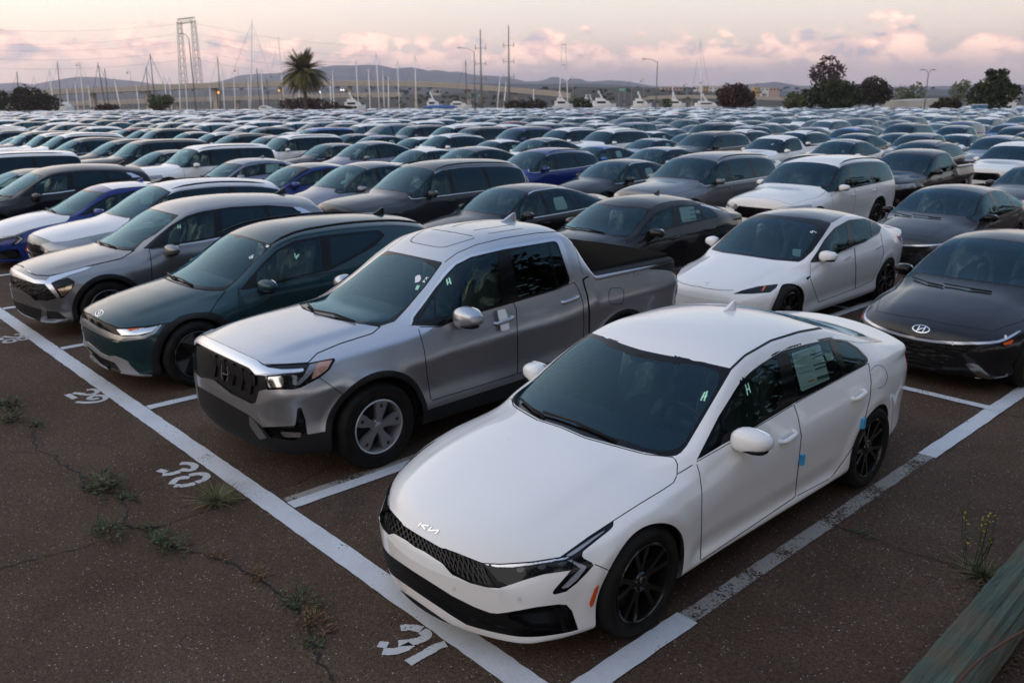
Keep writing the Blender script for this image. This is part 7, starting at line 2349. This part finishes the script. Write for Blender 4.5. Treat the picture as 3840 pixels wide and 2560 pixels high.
for i, (px, py, w) in enumerate(((298, 236, 'beside a thick dark mast left of the reddish bush'), (487, 264, 'right of the reddish bush'), (891, 258, 'right of the lattice pylon'), (1026, 278, 'just left of the palm'), (1457, 285, 'between the palm and the steel poles'),
        (2150, 288, 'beside the fishing boat tower'), (2370, 305, 'beside the green motorway sign'), (2416, 296, 'left of the single-arm street lamp among boats'), (2577, 312, 'right of the single-arm street lamp among boats'), (2640, 302, 'beside the tall bare mast by the round tree'), (2848, 310, 'right of the round dark brown tree'))):
    marina_lamp('goose-neck marina lamp ' + w, px, py, 235)
# --- sailing boats: mast foot x, top x, top y (photo px)
MASTS = [(68, 63, 270, 0), (133, 126, 283, 1), (198, 184, 260, 1), (228, 215, 232, 0), (312, 298, 231, 1), (396, 366, 235, 2), (406, 392, 258, 0), (452, 426, 287, 1), (560, 547, 249, 2), (580, 563, 203, 2), (628, 614, 284, 1), (642, 634, 290, 1),
         (826, 816, 214, 0), (840, 832, 270, 1), (880, 877, 284, 1), (936, 945, 76, 3), (932, 930, 287, 1), (520, 510, 320, 1), (672, 672, 315, 1), (700, 696, 318, 1), (790, 785, 318, 1), (290, 280, 305, 1), (340, 330, 322, 1), (256, 250, 335, 1),
         (1066, 1044, 140, 3), (976, 962, 255, 0), (988, 978, 258, 1), (1008, 999, 294, 0), (1122, 1118, 310, 1), (1204, 1202, 312, 1), (1252, 1246, 264, 1), (1240, 1238, 300, 1), (1344, 1334, 221, 1), (1388, 1381, 258, 1), (1422, 1410, 196, 3), (1440, 1435, 265, 1), (1456, 1456, 290, 1), (1497, 1490, 222, 1), (1560, 1556, 204, 1), (1750, 1746, 226, 0), (1862, 1876, 285, 1), (1886, 1898, 310, 1),
         (2524, 2523, 310, 1), (2632, 2626, 145, 3), (2004, 2000, 335, 1)]
def sailboat(i, fx, tx, ty, kind):
    d = 262 + (i * 37 % 60); base = at_y(fx, 392, d); top = at_y(tx, ty, d)
    g = np.array([base[0], base[1], -1.2])
    hw_ = ['dark grey', 'white', 'black', 'tall white'][kind]
    lm = min(((90, 'the broad bushy tree'), (240, 'the small motor boat'), (393, 'the low reddish bush'), (600, 'the small round olive tree'), (715, 'the lattice pylon'), (891, 'the marina lamp right of the pylon'), (1000, 'the pale boat left of the palm'), (1146, 'the palm'), (1330, 'the stepped-deck yacht'), (1457, 'the lone marina lamp'), (1560, 'the swept-arch yacht'), (1801, 'the first steel pole'), (1930, 'the second steel pole'), (2535, 'the pale-hulled motor boat'), (2640, 'the sleek white yacht')), key=lambda q: abs(q[0] - fx))[1]
    size_ = 'very tall' if ty < 160 else 'tall' if ty < 240 else 'short' if ty > 295 else 'medium-height'
    t = thing('sailboat', '%s %s sailing-boat mast near %s' % (size_, hw_.replace('tall ', ''), lm), 'sailboat', tuple(g), 0, 'masts of moored sailing boats')
    v = top - g; r = .20 if kind != 3 else .24
    MB().tube([(0, 0, .6), tuple(v * .5), tuple(v)], [r, r * .95, r * .6], 6).build('mast', M_MASTD if kind in (0, 2) else M_MAST, t, smooth=True)
    a = random.uniform(-.6, .6) + 1.2
    dv = np.array([math.cos(a), math.sin(a), 0]); s = np.array([-dv[1], dv[0], 0]); hl = max(4.2, v[2] * .36)
    V = []; secs = [(-1, .55, .9), (-.6, .95, .95), (0, 1.25, 1.0), (.5, .95, 1.1), (.85, .4, 1.2), (1, .03, 1.28)]
    for q, w, z in secs:
        c = dv * hl * q
        V += [c + s * w + [0, 0, z], c + s * w * .7 + [0, 0, .05], c - s * w * .7 + [0, 0, .05], c - s * w + [0, 0, z]]
    F = [(4 * j + m_, 4 * j + m_ + 1, 4 * j + 5 + m_, 4 * j + 4 + m_) for j in range(5) for m_ in range(3)] + [(0, 1, 2, 3)] + [(4 * j, 4 * j + 4, 4 * j + 7, 4 * j + 3) for j in range(5)]
    MB().add(V, F).build('hull', M_HULL, t)
    MB().box((0, 0, 1.25), (1.5, 1.5, .5), a, .8).build('cabin', M_HULL, t)
    bo = MB().tube([(0, 0, 2.0), tuple(-dv * hl * .75 + np.array([0, 0, 2.1]))], .10, 6).build('boom', mat('sail_cover', (.05, .07, .13), .8), t, smooth=True)
    for sg in (1, -1):
        MB().tube([tuple(v * .97), tuple(dv * hl * .95 * sg + np.array([0, 0, 1.1]))], .035 if kind != 2 else .07, 4).build('stay', M_MASTD, t)
for i, mrow in enumerate(MASTS):
    sailboat(i, *mrow)
# --- motor yachts
def yacht(label, px, w_px, top_px, d, arch=True, tower=False):
    k = px_m(d); p = at_y(px, 412, d); g = np.array([p[0], p[1], .9]); s = np.array([_R[0], _R[1], 0]); s /= np.linalg.norm(s)
    rz = math.atan2(s[1], s[0])
    t = thing('motor_yacht', label, 'yacht', tuple(g), rz)
    W = w_px * k; H = at_y(px, top_px, d)[2] - .9
    def loft(secs, bw):
        V = []
        for x, z0, z1, w in secs:
            V += [(x, -w * bw, z1), (x, -w * bw * .85, z0), (x, w * bw * .85, z0), (x, w * bw, z1)]
        n = len(secs)
        return V, [(4 * j + m_, 4 * j + m_ + 1, 4 * j + 5 + m_, 4 * j + 4 + m_) for j in range(n - 1) for m_ in range(3)] + [(4 * j, 4 * j + 4, 4 * j + 7, 4 * j + 3) for j in range(n - 1)] + [(0, 1, 2, 3), (4 * n - 1, 4 * n - 2, 4 * n - 3, 4 * n - 4)]
    h1 = min(1.5, H * .42)
    MB().add(*loft([(-W / 2, .1, h1 * .8, .8), (-W / 4, 0, h1 * .85, 1), (W / 5, 0, h1, .95), (W * .4, .3, h1 * 1.15, .5), (W / 2, .8, h1 * 1.25, .05)], 1.9)).build('hull', M_HULL, t)
    c1 = h1 + min(1.1, H * .25)
    cab = MB().add(*loft([(-W * .40, h1 * .8, c1, .8), (-W * .1, h1 * .8, c1, .85), (W * .18, h1 * .9, c1, .8), (W * .30, h1, h1 + .15, .5)], 1.7)).build('cabin', M_HULL, t)
    for sg in (-1, 1):
        MB().box((-W * .10, sg * 1.46, (h1 + c1) / 2 + .1), (W * .34, .06, (c1 - h1) * .5)).build('window', M_HGLASS, cab)
    c2 = c1 + min(.8, H * .16)
    MB().add(*loft([(-W * .30, c1 - .05, c2, .7), (-W * .05, c1 - .05, c2, .72), (W * .10, c1 - .05, c1 + .1, .5)], 1.6)).build('flybridge', M_HULL, t)
    if arch:
        mb = MB()
        for sg in (-1, 1):
            mb.tube([(-W * .05, sg * 1.0, c2 - .2), (-W * .16, sg * .8, c2 + 1.2), (-W * .20, sg * .5, c2 + 1.3)], .12, 6)
        mb.box((-W * .19, 0, c2 + 1.3), (.5, 1.8, .12))
        mb.build('radar_arch', M_HULL, t)
        V, F = ellipsoid((-W * .19, 0, c2 + 1.65), (.3, .3, .28), 10, 6); MB().add(V, F).build('radar_dome', M_HULL, t, smooth=True)
    if tower:
        mb = MB()
        for sx, sy in ((-1, -1), (1, -1), (1, 1), (-1, 1)):
            mb.tube([(sx * W * .20, sy * 1.3, c1), (sx * .5, sy * .5, H - 1.0)], .07, 5)
        for f in (.35, .65):
            mb.box((0, 0, c1 + (H - 1 - c1) * f), (W * .30 * (1 - f * .6), 2.0, .08))
        mb.build('tuna_tower', M_HULL, t)
        MB().box((0, 0, H - .9), (1.6, 1.6, .12)).build('tower_roof', M_HULL, t)
    if not tower and H - c2 > 2.5:
        MB().tube([(-W * .12, 0, c2), (-W * .12, 0, H)], .06, 5).build('aerial_mast', M_MAST, t)
yacht('large white motor yacht with stepped decks right of the palm', 1330, 85, 338, 245)
yacht('white motor yacht with swept radar arch left of the first steel pole', 1628, 62, 350, 240)
yacht('low white motor cruiser with dark side windows beside the blue tarpaulin', 1725, 88, 372, 238, False)
yacht('white fishing boat with a tall lattice tower and mast', 2112, 80, 160, 240, True, True)
yacht('small fishing boat with an open tower beside the dark bush', 2205, 70, 345, 250, False, True)
yacht('white motor yacht with a thick radar pylon', 2262, 95, 345, 238)
yacht('white motor cruiser with a raked twin arch', 2405, 75, 358, 240)
yacht('white motor boat with a pale hull beside the little green bush', 2535, 70, 362, 240)
yacht('sleek white yacht moored beside the round dark brown tree', 2655, 120, 372, 236)
yacht('pale motor boat in the slips left of the palm', 1000, 60, 392, 245, False)
yacht('white motor boat moored by the left bushy tree', 250, 55, 375, 240, False)
# --- steel power poles with cross-arms
def power_pole(label, px, top_px, d, arms):
    p = at_y(px, top_px, d); t = thing('power_pole', label, 'power pole', (p[0], p[1], 0)); s = np.array([_R[0], _R[1], 0]); k = px_m(d)
    MB().tube([(0, 0, -.3), (0, 0, p[2])], [.45, .16], 10).build('pole', M_STEEL, t, smooth=True)
    for ay in arms:
        z = at_y(px, ay, d)[2]; w = 20 * k
        ar = MB().tube([tuple(-s * w + [0, 0, z]), tuple(s * w + [0, 0, z])], .09, 6).build('crossarm', M_STEEL, t)
        for q in (-1, 1):
            MB().tube([tuple(s * w * q * .95 + [0, 0, z - .6]), tuple(s * w * q * .95 + [0, 0, z + .9])], .10, 6).build('insulator', M_STEEL, ar)
power_pole('steel power pole with cross-arms beside the single-arm street lamp', 1801, 110, 250, (180, 238, 294))
power_pole('taller steel power pole with cross-arms right of the other pole', 1907, 96, 250, (170, 230, 288))
# --- lattice portal pylon and wires
def pylon():
    d = 480.0; t = None
    def P(x, y):
        return at_y(x, y, d)
    g = P(715, 386); t = thing('pylon', 'tall steel lattice portal pylon with two legs', 'pylon', (g[0], g[1], 0)); o = np.array([g[0], g[1], 0])
    fwd = np.array([_F[0], _F[1], 0]); fwd /= np.linalg.norm(fwd)
    for (x0, y0), (x1, y1) in (((672, 82), (692, 385)), ((724, 76), (752, 385))):
        a, b = P(x0, y0) - o, P(x1, y1) - o; b[2] = -.5
        mb = MB(); n = 12; side = np.array([_R[0], _R[1], 0])
        prev = None
        for i in range(n + 1):
            q = i / n; c = a + (b - a) * q; w = 1.0 + 1.1 * q
            cor = [c + side * w * sx + fwd * w * sy for sx, sy in ((-1, -1), (1, -1), (1, 1), (-1, 1))]
            if prev is not None:
                for j in range(4):
                    mb.tube([tuple(prev[j]), tuple(cor[j])], .16, 4, False)
                    mb.tube([tuple(prev[j]), tuple(cor[(j + 1) % 4])], .09, 4, False)
                    mb.tube([tuple(cor[j]), tuple(cor[(j + 1) % 4])], .09, 4, False)
            prev = cor
        mb.build('lattice_leg', M_STEEL, t)
    mb = MB(); a, b = P(666, 82) - o, P(730, 74) - o; n = 7; prev = None
    for i in range(n + 1):
        c = a + (b - a) * i / n
        cor = [c + np.array([0, 0, z]) + fwd * f for z, f in ((-1.2, -1), (1.2, -1), (1.2, 1), (-1.2, 1))]
        if prev is not None:
            for j in range(4):
                mb.tube([tuple(prev[j]), tuple(cor[j])], .15, 4, False); mb.tube([tuple(prev[j]), tuple(cor[(j + 1) % 4])], .09, 4, False)
        prev = cor
    mb.build('lattice_beam', M_STEEL, t)
    for i, (y0, y1, yl, yr) in enumerate(((90, 88, 102, 112), (128, 124, 160, 150), (158, 150, 180, 180), (196, 192, 212, 205), (228, 224, 248, 232))):
        for (xa, ya), (xb, yb), w in (((666, y0), (-200, yl), 'left'), ((732, y1), (1400, yr + 60), 'right')):
            A_, B_ = at_y(xa, ya, d), at_y(xb, yb, d * (.9 if w == 'left' else 1.3))
            Q = []
            for q in np.linspace(0, 1, 14):
                c = A_ + (B_ - A_) * q; c[2] -= 6 * 4 * q * (1 - q) * .5; Q.append(tuple(c))
            tag(MB().tube(Q, .05, 4, False).build('power_line', M_STEEL), ['topmost', 'second', 'third', 'fourth', 'lowest'][i] + ' overhead power line from the lattice pylon toward the ' + ('broad bushy tree' if w == 'left' else 'steel poles'), 'wire', 'overhead lines from the lattice pylon')
pylon()
# --- viaducts
def viaduct(label, pts, d, th_px, piers, rail=True):
    k = px_m(d); fwd = np.array([_F[0], _F[1], 0]); fwd /= np.linalg.norm(fwd)
    c0 = at_y(*pts[len(pts) // 2], d)
    t = thing('viaduct', label, 'bridge', (c0[0], c0[1], 0)); o = np.array([c0[0], c0[1], 0])
    P = [at_y(x, y, d) - o for x, y in pts]
    th = th_px * k
    def sweep(z0, z1, f0, f1, name, m):
        V = []
        for p in P:
            for f, z in ((f0, z1), (f0, z0), (f1, z0), (f1, z1)):
                V.append(p + fwd * f + np.array([0, 0, z]))
        F = [(4 * j + m_, 4 * j + (m_ + 1) % 4, 4 * j + 4 + (m_ + 1) % 4, 4 * j + 4 + m_) for j in range(len(P) - 1) for m_ in range(4)]
        MB().add(V, F + [(0, 1, 2, 3), (4 * len(P) - 1, 4 * len(P) - 2, 4 * len(P) - 3, 4 * len(P) - 4)]).build(name, m, t)
    sweep(-th * .42, 0, 0, .5, 'parapet', M_CONC)
    sweep(-th, -th * .45, .25, 11, 'deck', M_CONC)
    sweep(-th * .42, 0, 10.5, 11, 'parapet', M_CONC)
    for x, w in piers:
        y = np.interp(x, [q[0] for q in pts], [q[1] for q in pts])
        q = at_y(x, y, d) - o
        for dx in (0,):
            MB().box((q[0] + fwd[0] * 5.5, q[1] + fwd[1] * 5.5, (q[2] - th) / 2 - .3), (w * k, w * k * 1.6, q[2] - th + .6), YAW * -1).build('pier', M_CONC, t)
viaduct('long pale concrete viaduct descending to the right behind the masts', [(90, 340), (250, 332), (480, 324), (720, 313), (960, 307), (1200, 303), (1480, 303), (1650, 309), (1800, 318), (1950, 330), (2060, 340), (2140, 349)], 430, 19, [(175, 14), (326, 14), (535, 14), (790, 14), (1040, 12), (1303, 12), (1554, 12), (1755, 12), (1934, 11)])
viaduct('lower concrete viaduct running under the long one', [(-60, 392), (340, 378), (700, 366), (960, 358), (1240, 350), (1500, 347)], 520, 16, [(200, 10), (420, 10), (650, 10), (880, 10), (1110, 10), (1330, 10)])
viaduct('distant flyover behind the boats and the round tree', [(2420, 362), (2560, 357), (2700, 358), (2860, 362), (2980, 366)], 620, 12, [(2470, 8), (2600, 8), (2730, 8)])
# --- green road signs
def road_sign(label, x0, y0, x1, y1, d):
    a, b = at_y(x0, y0, d), at_y(x1, y1, d); c = (a + b) / 2; w = np.linalg.norm((b - a)[:2]); h = a[2] - b[2]
    t = thing('road_sign', label, 'road sign', (c[0], c[1], 0), -YAW)
    MB().box((0, 0, c[2]), (w, .15, h)).build('panel', mat('sign_green', (.01, .20, .13), .5), t)
    MB().box((0, -.09, c[2] + h * .18), (w * .7, .02, h * .10)).build('lettering', M_HULL, t); MB().box((0, -.09, c[2] - h * .16), (w * .55, .02, h * .10)).build('lettering', M_HULL, t)
    for sx in (-1, 1):
        MB().tube([(sx * w * .3, .15, 0), (sx * w * .3, .15, c[2])], .15, 6).build('post', M_STEEL, t)
road_sign('wide green motorway sign above the boats', 2315, 331, 2350, 343, 420)
road_sign('small square green road sign under the viaduct', 1759, 354, 1768, 365, 380)
road_sign('green road sign beside the first steel power pole', 1788, 354, 1803, 365, 380)
# --- boundary fence
def fence():
    d = 231.0; a, b = ground_at(-150, d), ground_at(3990, d)
    t = thing('boundary_fence', 'long low pale fence along the far end of the lot', 'fence', tuple((a + b) / 2)); o = (a + b) / 2
    L = np.linalg.norm(b - a); dv = (b - a) / L; ang = math.atan2(dv[1], dv[0])
    MB().box((0, 0, .62), (L, .04, 1.15), ang).build('mesh_panel', mat('fence_mesh', (.34, .34, .32), .8), t)
    MB().box((0, 0, 1.22), (L, .09, .07), ang).build('top_rail', M_POSTL, t)
    for i in range(64):
        p = dv * L * ((i + .5) / 64 - .5)
        MB().box((p[0], p[1], .68), (.12, .12, 1.4), ang).build('fence_post', M_POSTL, t)
fence()
# --- hills, far ridge and the wooded slope
def ridge(name, tops, d, m, run, base=-5, lab=None):
    V = []; F = []; fwd = np.array([_F[0], _F[1], 0]); fwd /= np.linalg.norm(fwd); R = 6
    xs = [q[0] for q in tops]; ys = [q[1] for q in tops]
    X = np.linspace(xs[0], xs[-1], 160); Y = np.interp(X, xs, ys)
    n1 = np.interp(np.arange(160), np.arange(0, 160, 4), rng.normal(0, 1, 40)); Y = Y + n1 * 1.3
    for i, (x, y) in enumerate(zip(X, Y)):
        p = at_y(x, y, d)
        for j in range(R + 1):
            q = j / R
            z = base + (p[2] - base) * (1 - q ** 1.2) + (rng.normal(0, (p[2] - base) * .02) if 0 < j < R else 0)
            r = p - fwd * run * q
            V.append((r[0], r[1], z))
        r = p + fwd * run
        V.append((r[0], r[1], base))
    k = R + 2
    for i in range(159):
        for j in range(R):
            F.append((i * k + j, i * k + j + 1, (i + 1) * k + j + 1, (i + 1) * k + j))
        F.append((i * k, (i + 1) * k, (i + 1) * k + R + 1, i * k + R + 1))
    return struct(obj(name, V, F, m))
M_HILL = leafy('far_hillside', (.035, .04, .035), (.06, .06, .05), .004)
M_SLOPE = leafy('scrub_slope', (.030, .032, .022), (.070, .058, .040), .03)
zs = lambda reg, *p: zpx(reg, p)
ridge('mountains', zs(ZA, (-300, 775), (0, 770), (170, 760), (330, 785), (480, 745), (700, 703), (900, 708), (1100, 738), (1400, 772), (1800, 778), (2050, 745), (2200, 692), (2352, 680)) + zs(ZB, (200, 672), (450, 640), (650, 612), (720, 600), (900, 605), (1000, 594), (1150, 599), (1280, 630), (1400, 618), (1480, 625), (1600, 656), (1680, 640), (1760, 666), (1870, 655), (2000, 690), (2100, 694), (2250, 702), (2352, 722)) + zs(ZC, (130, 752), (280, 745), (360, 706), (430, 712), (500, 742), (600, 714), (700, 752), (900, 735), (1050, 745), (1300, 790), (1700, 800), (2352, 770)) + zs(ZD, (60, 755), (300, 790), (800, 775), (1200, 800), (1700, 790), (2352, 780), (2700, 790)), 6000, M_HILL, 1000)
ridge('hills', zs(ZA, (-300, 840), (400, 830), (1200, 825), (2000, 820)) + zs(ZB, (0, 825), (900, 800), (1500, 790), (2000, 770), (2352, 775)) + zs(ZC, (200, 775), (600, 772), (900, 780), (1300, 800), (1900, 812), (2352, 830)) + zs(ZD, (400, 850), (1200, 850), (1480, 820), (1800, 822), (2352, 850), (2700, 850)), 2400, M_HILL, 500)
ridge('slope', zs(ZA, (-300, 930), (1200, 930), (2352, 915)) + zs(ZB, (700, 890), (1300, 860), (1600, 870), (2000, 850), (2352, 830)) + zs(ZC, (300, 815), (700, 800), (1100, 800), (1600, 830), (2352, 880)) + zs(ZD, (400, 900), (1500, 880), (2700, 900)), 900, M_SLOPE, 260)
def woods():
    for label, xs, yy, d, n, m, nm in (('dark scrub and trees covering the slope behind the boats', (1500, 2900), (330, 392), 640, 900, L_DARK, 'wooded_slope'), ('scattered trees of the town below the mountains', (100, 3840), (328, 350), 1500, 700, L_DARK, 'town_trees'), ('olive scrub on the bank under the viaduct', (1300, 2700), (360, 400), 420, 700, L_OLIVE, 'scrub_bank')):
        mb = MB(); k = px_m(d)
        for i in range(n // 9):
            x = random.uniform(*xs); y = random.uniform(*yy); c = at_y(x, y, d * random.uniform(.95, 1.1))
            c[2] = max(c[2], 1.0)
            leaves(mb, c, np.array([9, 9, 5]) * k * random.uniform(.6, 1.3), 34, 3.2 * k)
        o = mb.build(nm, m); o['kind'] = 'stuff'; tag(o, label, 'trees')
woods()
def town():
    W = [mat('wall_cream', (.50, .46, .40), .8), mat('wall_white', (.62, .61, .58), .8), mat('wall_ochre', (.45, .30, .10), .8), mat('wall_pink', (.42, .30, .25), .8)]
    win = mat('far_window', (.03, .035, .045), .2)
    blocks = [(2610, 2634, 326, 352, 1, 'white condominium block left of an ochre block behind the round tree'), (2636, 2656, 324, 352, 2, 'ochre condominium block between two white ones'), (2658, 2690, 326, 352, 1, 'wide white condominium block right of the ochre one'), (2692, 2716, 328, 352, 0, 'cream condominium block at the end of the row'),
              (2830, 2850, 328, 352, 2, 'ochre block seen right of the round tree'), (2852, 2884, 330, 352, 1, 'white block beside the far ochre block'), (2886, 2924, 330, 354, 3, 'pinkish block with a flat roof by the grey-green shrub'), (2480, 2560, 328, 344, 3, 'long low pink housing row on the hill'), (1960, 2030, 352, 372, 3, 'pinkish warehouse under the end of the viaduct'), (1620, 1650, 338, 352, 0, 'small cream house on the bank behind the viaduct')]
    for x0, x1, y0, y1, wi, lab in blocks:
        d = 860; a, b = at_y(x0, y0, d), at_y(x1, y1, d); c = (a + b) / 2; w = np.linalg.norm((b - a)[:2]); z1 = a[2]
        t = thing('apartment_block', lab, 'building', (c[0], c[1], 0), -YAW)
        MB().box((0, 6, z1 / 2), (w, 12, z1)).build('wall', W[wi], t)
        MB().box((0, 6, z1 + .25), (w + .6, 12.6, .5)).build('roof', M_CONC, t)
        nx = max(2, int(w / 3.2))
        for r in range(max(1, int((z1 - b[2]) / 3.2))):
            for i in range(nx):
                MB().box((-w / 2 + (i + .5) * w / nx, -.05, z1 - 1.7 - 3.1 * r), (1.5, .12, 1.6)).build('window', win, t)
town()
# --- right-hand buildings, hoarding and odds and ends
def pale_hall():
    d = 190.0; k = px_m(d)
    a, b = at_y(3408, 378, d), at_y(3532, 432, d); c = (a + b) / 2; w = np.linalg.norm((b - a)[:2])
    t = thing('pale_hall', 'long pale building with a sloping roof line behind the small dark tree', 'building', (c[0], c[1], 0), -YAW)
    h0, h1 = a[2], at_y(3532, 370, d)[2]
    V = [(-w / 2, 0, 0), (w / 2, 0, 0), (w / 2, 0, h1), (-w / 2, 0, h0), (-w / 2, 14, 0), (w / 2, 14, 0), (w / 2, 14, h1), (-w / 2, 14, h0)]
    MB().add(V, [(0, 1, 2, 3), (5, 4, 7, 6), (1, 5, 6, 2), (4, 0, 3, 7), (3, 2, 6, 7)]).build('wall', mat('pale_render', (.42, .40, .36), .85), t)
    MB().box((-w * .2, -.05, h0 * .45), (w * .3, .1, .5)).build('window', M_HGLASS, t)
    a, b = at_y(3800, 352, d), at_y(3775, 440, d); c = b; t = thing('leaning_wall', 'white leaning end wall of a building beside the large dark tree', 'building', (c[0], c[1], 0), -YAW)
    h = a[2]; wd = 22 * k; ln = (a - b) @ _R
    V = [(-wd * .4, 0, 0), (wd * .6, 0, 0), (wd * .6 + ln + 8 * k, 0, h), (-wd * 1.4 + ln, 0, h)]; V += [(x, 9, z) for x, y, z in V]
    MB().add(V, [(0, 1, 2, 3), (5, 4, 7, 6), (1, 5, 6, 2), (4, 0, 3, 7), (3, 2, 6, 7)]).build('wall', mat('white_render', (.62, .61, .58), .8), t)
pale_hall()
def hoarding():
    d = 178.0; a, b = at_y(3255, 412, d), at_y(3450, 446, d); c = (a + b) / 2; w = np.linalg.norm((b - a)[:2]); h = a[2]
    t = thing('hoarding', 'tan plywood hoarding with a small white notice', 'hoarding', (c[0], c[1], 0), -YAW)
    n = 9
    for i in range(n):
        MB().box((-w / 2 + (i + .5) * w / n, random.uniform(-.02, .02), h / 2), (w / n - .02, .04, h)).build('plywood_panel', mat('plywood', (.34, .27, .17), .8), t)
    MB().box((-w * .12, -.06, h * .72), (w * .10, .03, h * .35)).build('notice', M_HULL, t)
hoarding()
def small_things():
    for i, (px, lab) in enumerate(((3660, 'blue portable toilet left of its twin by the large dark tree'), (3690, 'blue portable toilet right of its twin by the large dark tree'))):
        g = ground_at(px, 160); t = thing('portable_toilet', lab, 'toilet', tuple(g), -YAW)
        MB().box((0, 0, 1.1), (1.1, 1.1, 2.2), 0, .97).build('cabin', mat('toilet_blue', (.03, .12, .26), .5), t)
        MB().box((0, 0, 2.28), (1.15, 1.15, .16), 0, .8).build('roof', M_POSTL, t); MB().box((0, -.57, 1.0), (.6, .03, 1.8)).build('door', mat('toilet_door', (.05, .17, .33), .5), t)
    g = ground_at(2965, 205); t = thing('excavator', 'orange excavator arm parked by the grey-green shrub', 'excavator', tuple(g), -YAW)
    O = mat('machine_orange', (.55, .10, .02), .5)
    MB().box((.0, 0, 1.3), (2.2, 2.2, 1.2)).build('cab', O, t); MB().box((0, 0, .4), (3.0, 2.4, .8)).build('track', M_SATIN, t)
    MB().tube([(1.0, 0, 1.6), (2.6, 0, 3.2), (4.6, 0, 2.2)], [.3, .35, .2], 6).build('boom', O, t); MB().box((4.7, 0, 1.6), (.8, .9, .9)).build('bucket', M_SATIN, t)
    # reddish tarpaulin-blue boat cover
    V, F = ellipsoid((0, 0, 0), (5.0, 1.4, .7), 16, 8, 2.3); p = at_y(1650, 404, 236)
    o = MB().add(V, F).build('boat_cover', mat('blue_tarpaulin', (.04, .12, .30), .7), smooth=True, loc=(p[0], p[1], p[2])); o.rotation_euler = (0, 0, -YAW)
    tag(o, 'blue tarpaulin cover over a boat beside the low motor cruiser', 'boat cover')
    # lit lamps under the bridge
    for px, py, colr, s, lab in ((820, 348, (1, .42, .08), .5, 'small amber lamp lit under the viaduct'), (1046, 340, (1, .42, .08), .35, 'faint amber lamp beside the palm'), (1201, 346, (1, .93, .85), .4, 'bright white lamp right of the palm'), (1279, 338, (1, .93, .85), .3, 'left one of two white lamps under the bridge'), (1288, 338, (1, .93, .85), .3, 'right one of two white lamps under the bridge')):
        p = at_y(px, py, 330); V, F = ellipsoid((0, 0, 0), (s, s, s), 10, 6)
        o = MB().add(V, F).build('lit_lamp', mat('lamp_%.2f' % colr[2], colr, .5, emit=colr, estr=1.2), smooth=True, loc=tuple(p)); tag(o, lab, 'lamp')
small_things()
def side_wood():
    """belt of trees behind and beside the camera, seen only as reflections in paint and glass"""
    mb = MB(); r2 = np.random.default_rng(5)
    for i in range(46):
        t = i / 45
        if i < 24:
            p = np.array([10.5 + r2.uniform(-1.5, 3), -14 + 3.4 * i, 0])
        else:
            p = np.array([14 - 3.4 * (i - 24), -24 + r2.uniform(-5, 3), 0])
        h = r2.uniform(8, 13) if i < 24 else r2.uniform(4, 7)
        mb.tube([tuple(p), tuple(p + [0, 0, h * .6])], [.3, .12], 6)
        for j in range(3):
            leaves(mb, p + np.array([r2.uniform(-1.5, 1.5), r2.uniform(-1.5, 1.5), h * (.45 + .18 * j)]), (2.5, 2.5, h * .24), 190, .36)
    o = mb.build('roadside_trees', L_DARK); o['kind'] = 'stuff'; tag(o, 'belt of dark trees along the near edges of the lot', 'trees')
side_wood()

# ------------------------------------------------------------------ evening haze
def haze():
    m = bpy.data.materials.new('haze'); m.use_nodes = True; nt = m.node_tree; nt.nodes.clear()
    v = nt.nodes.new('ShaderNodeVolumePrincipled'); v.inputs['Color'].default_value = (.76, .77, .97, 1); v.inputs['Density'].default_value = HAZE_D; v.inputs['Anisotropy'].default_value = .6
    o = nt.nodes.new('ShaderNodeOutputMaterial'); nt.links.new(v.outputs[0], o.inputs['Volume'])
    b = MB().box((0, 0, 164), (15600, 15600, 332)).build('haze', m)
    b['kind'] = 'stuff'; tag(b, 'thin lilac evening haze over the lot and hills', 'haze')
HAZE_D = 1.5e-4
haze()
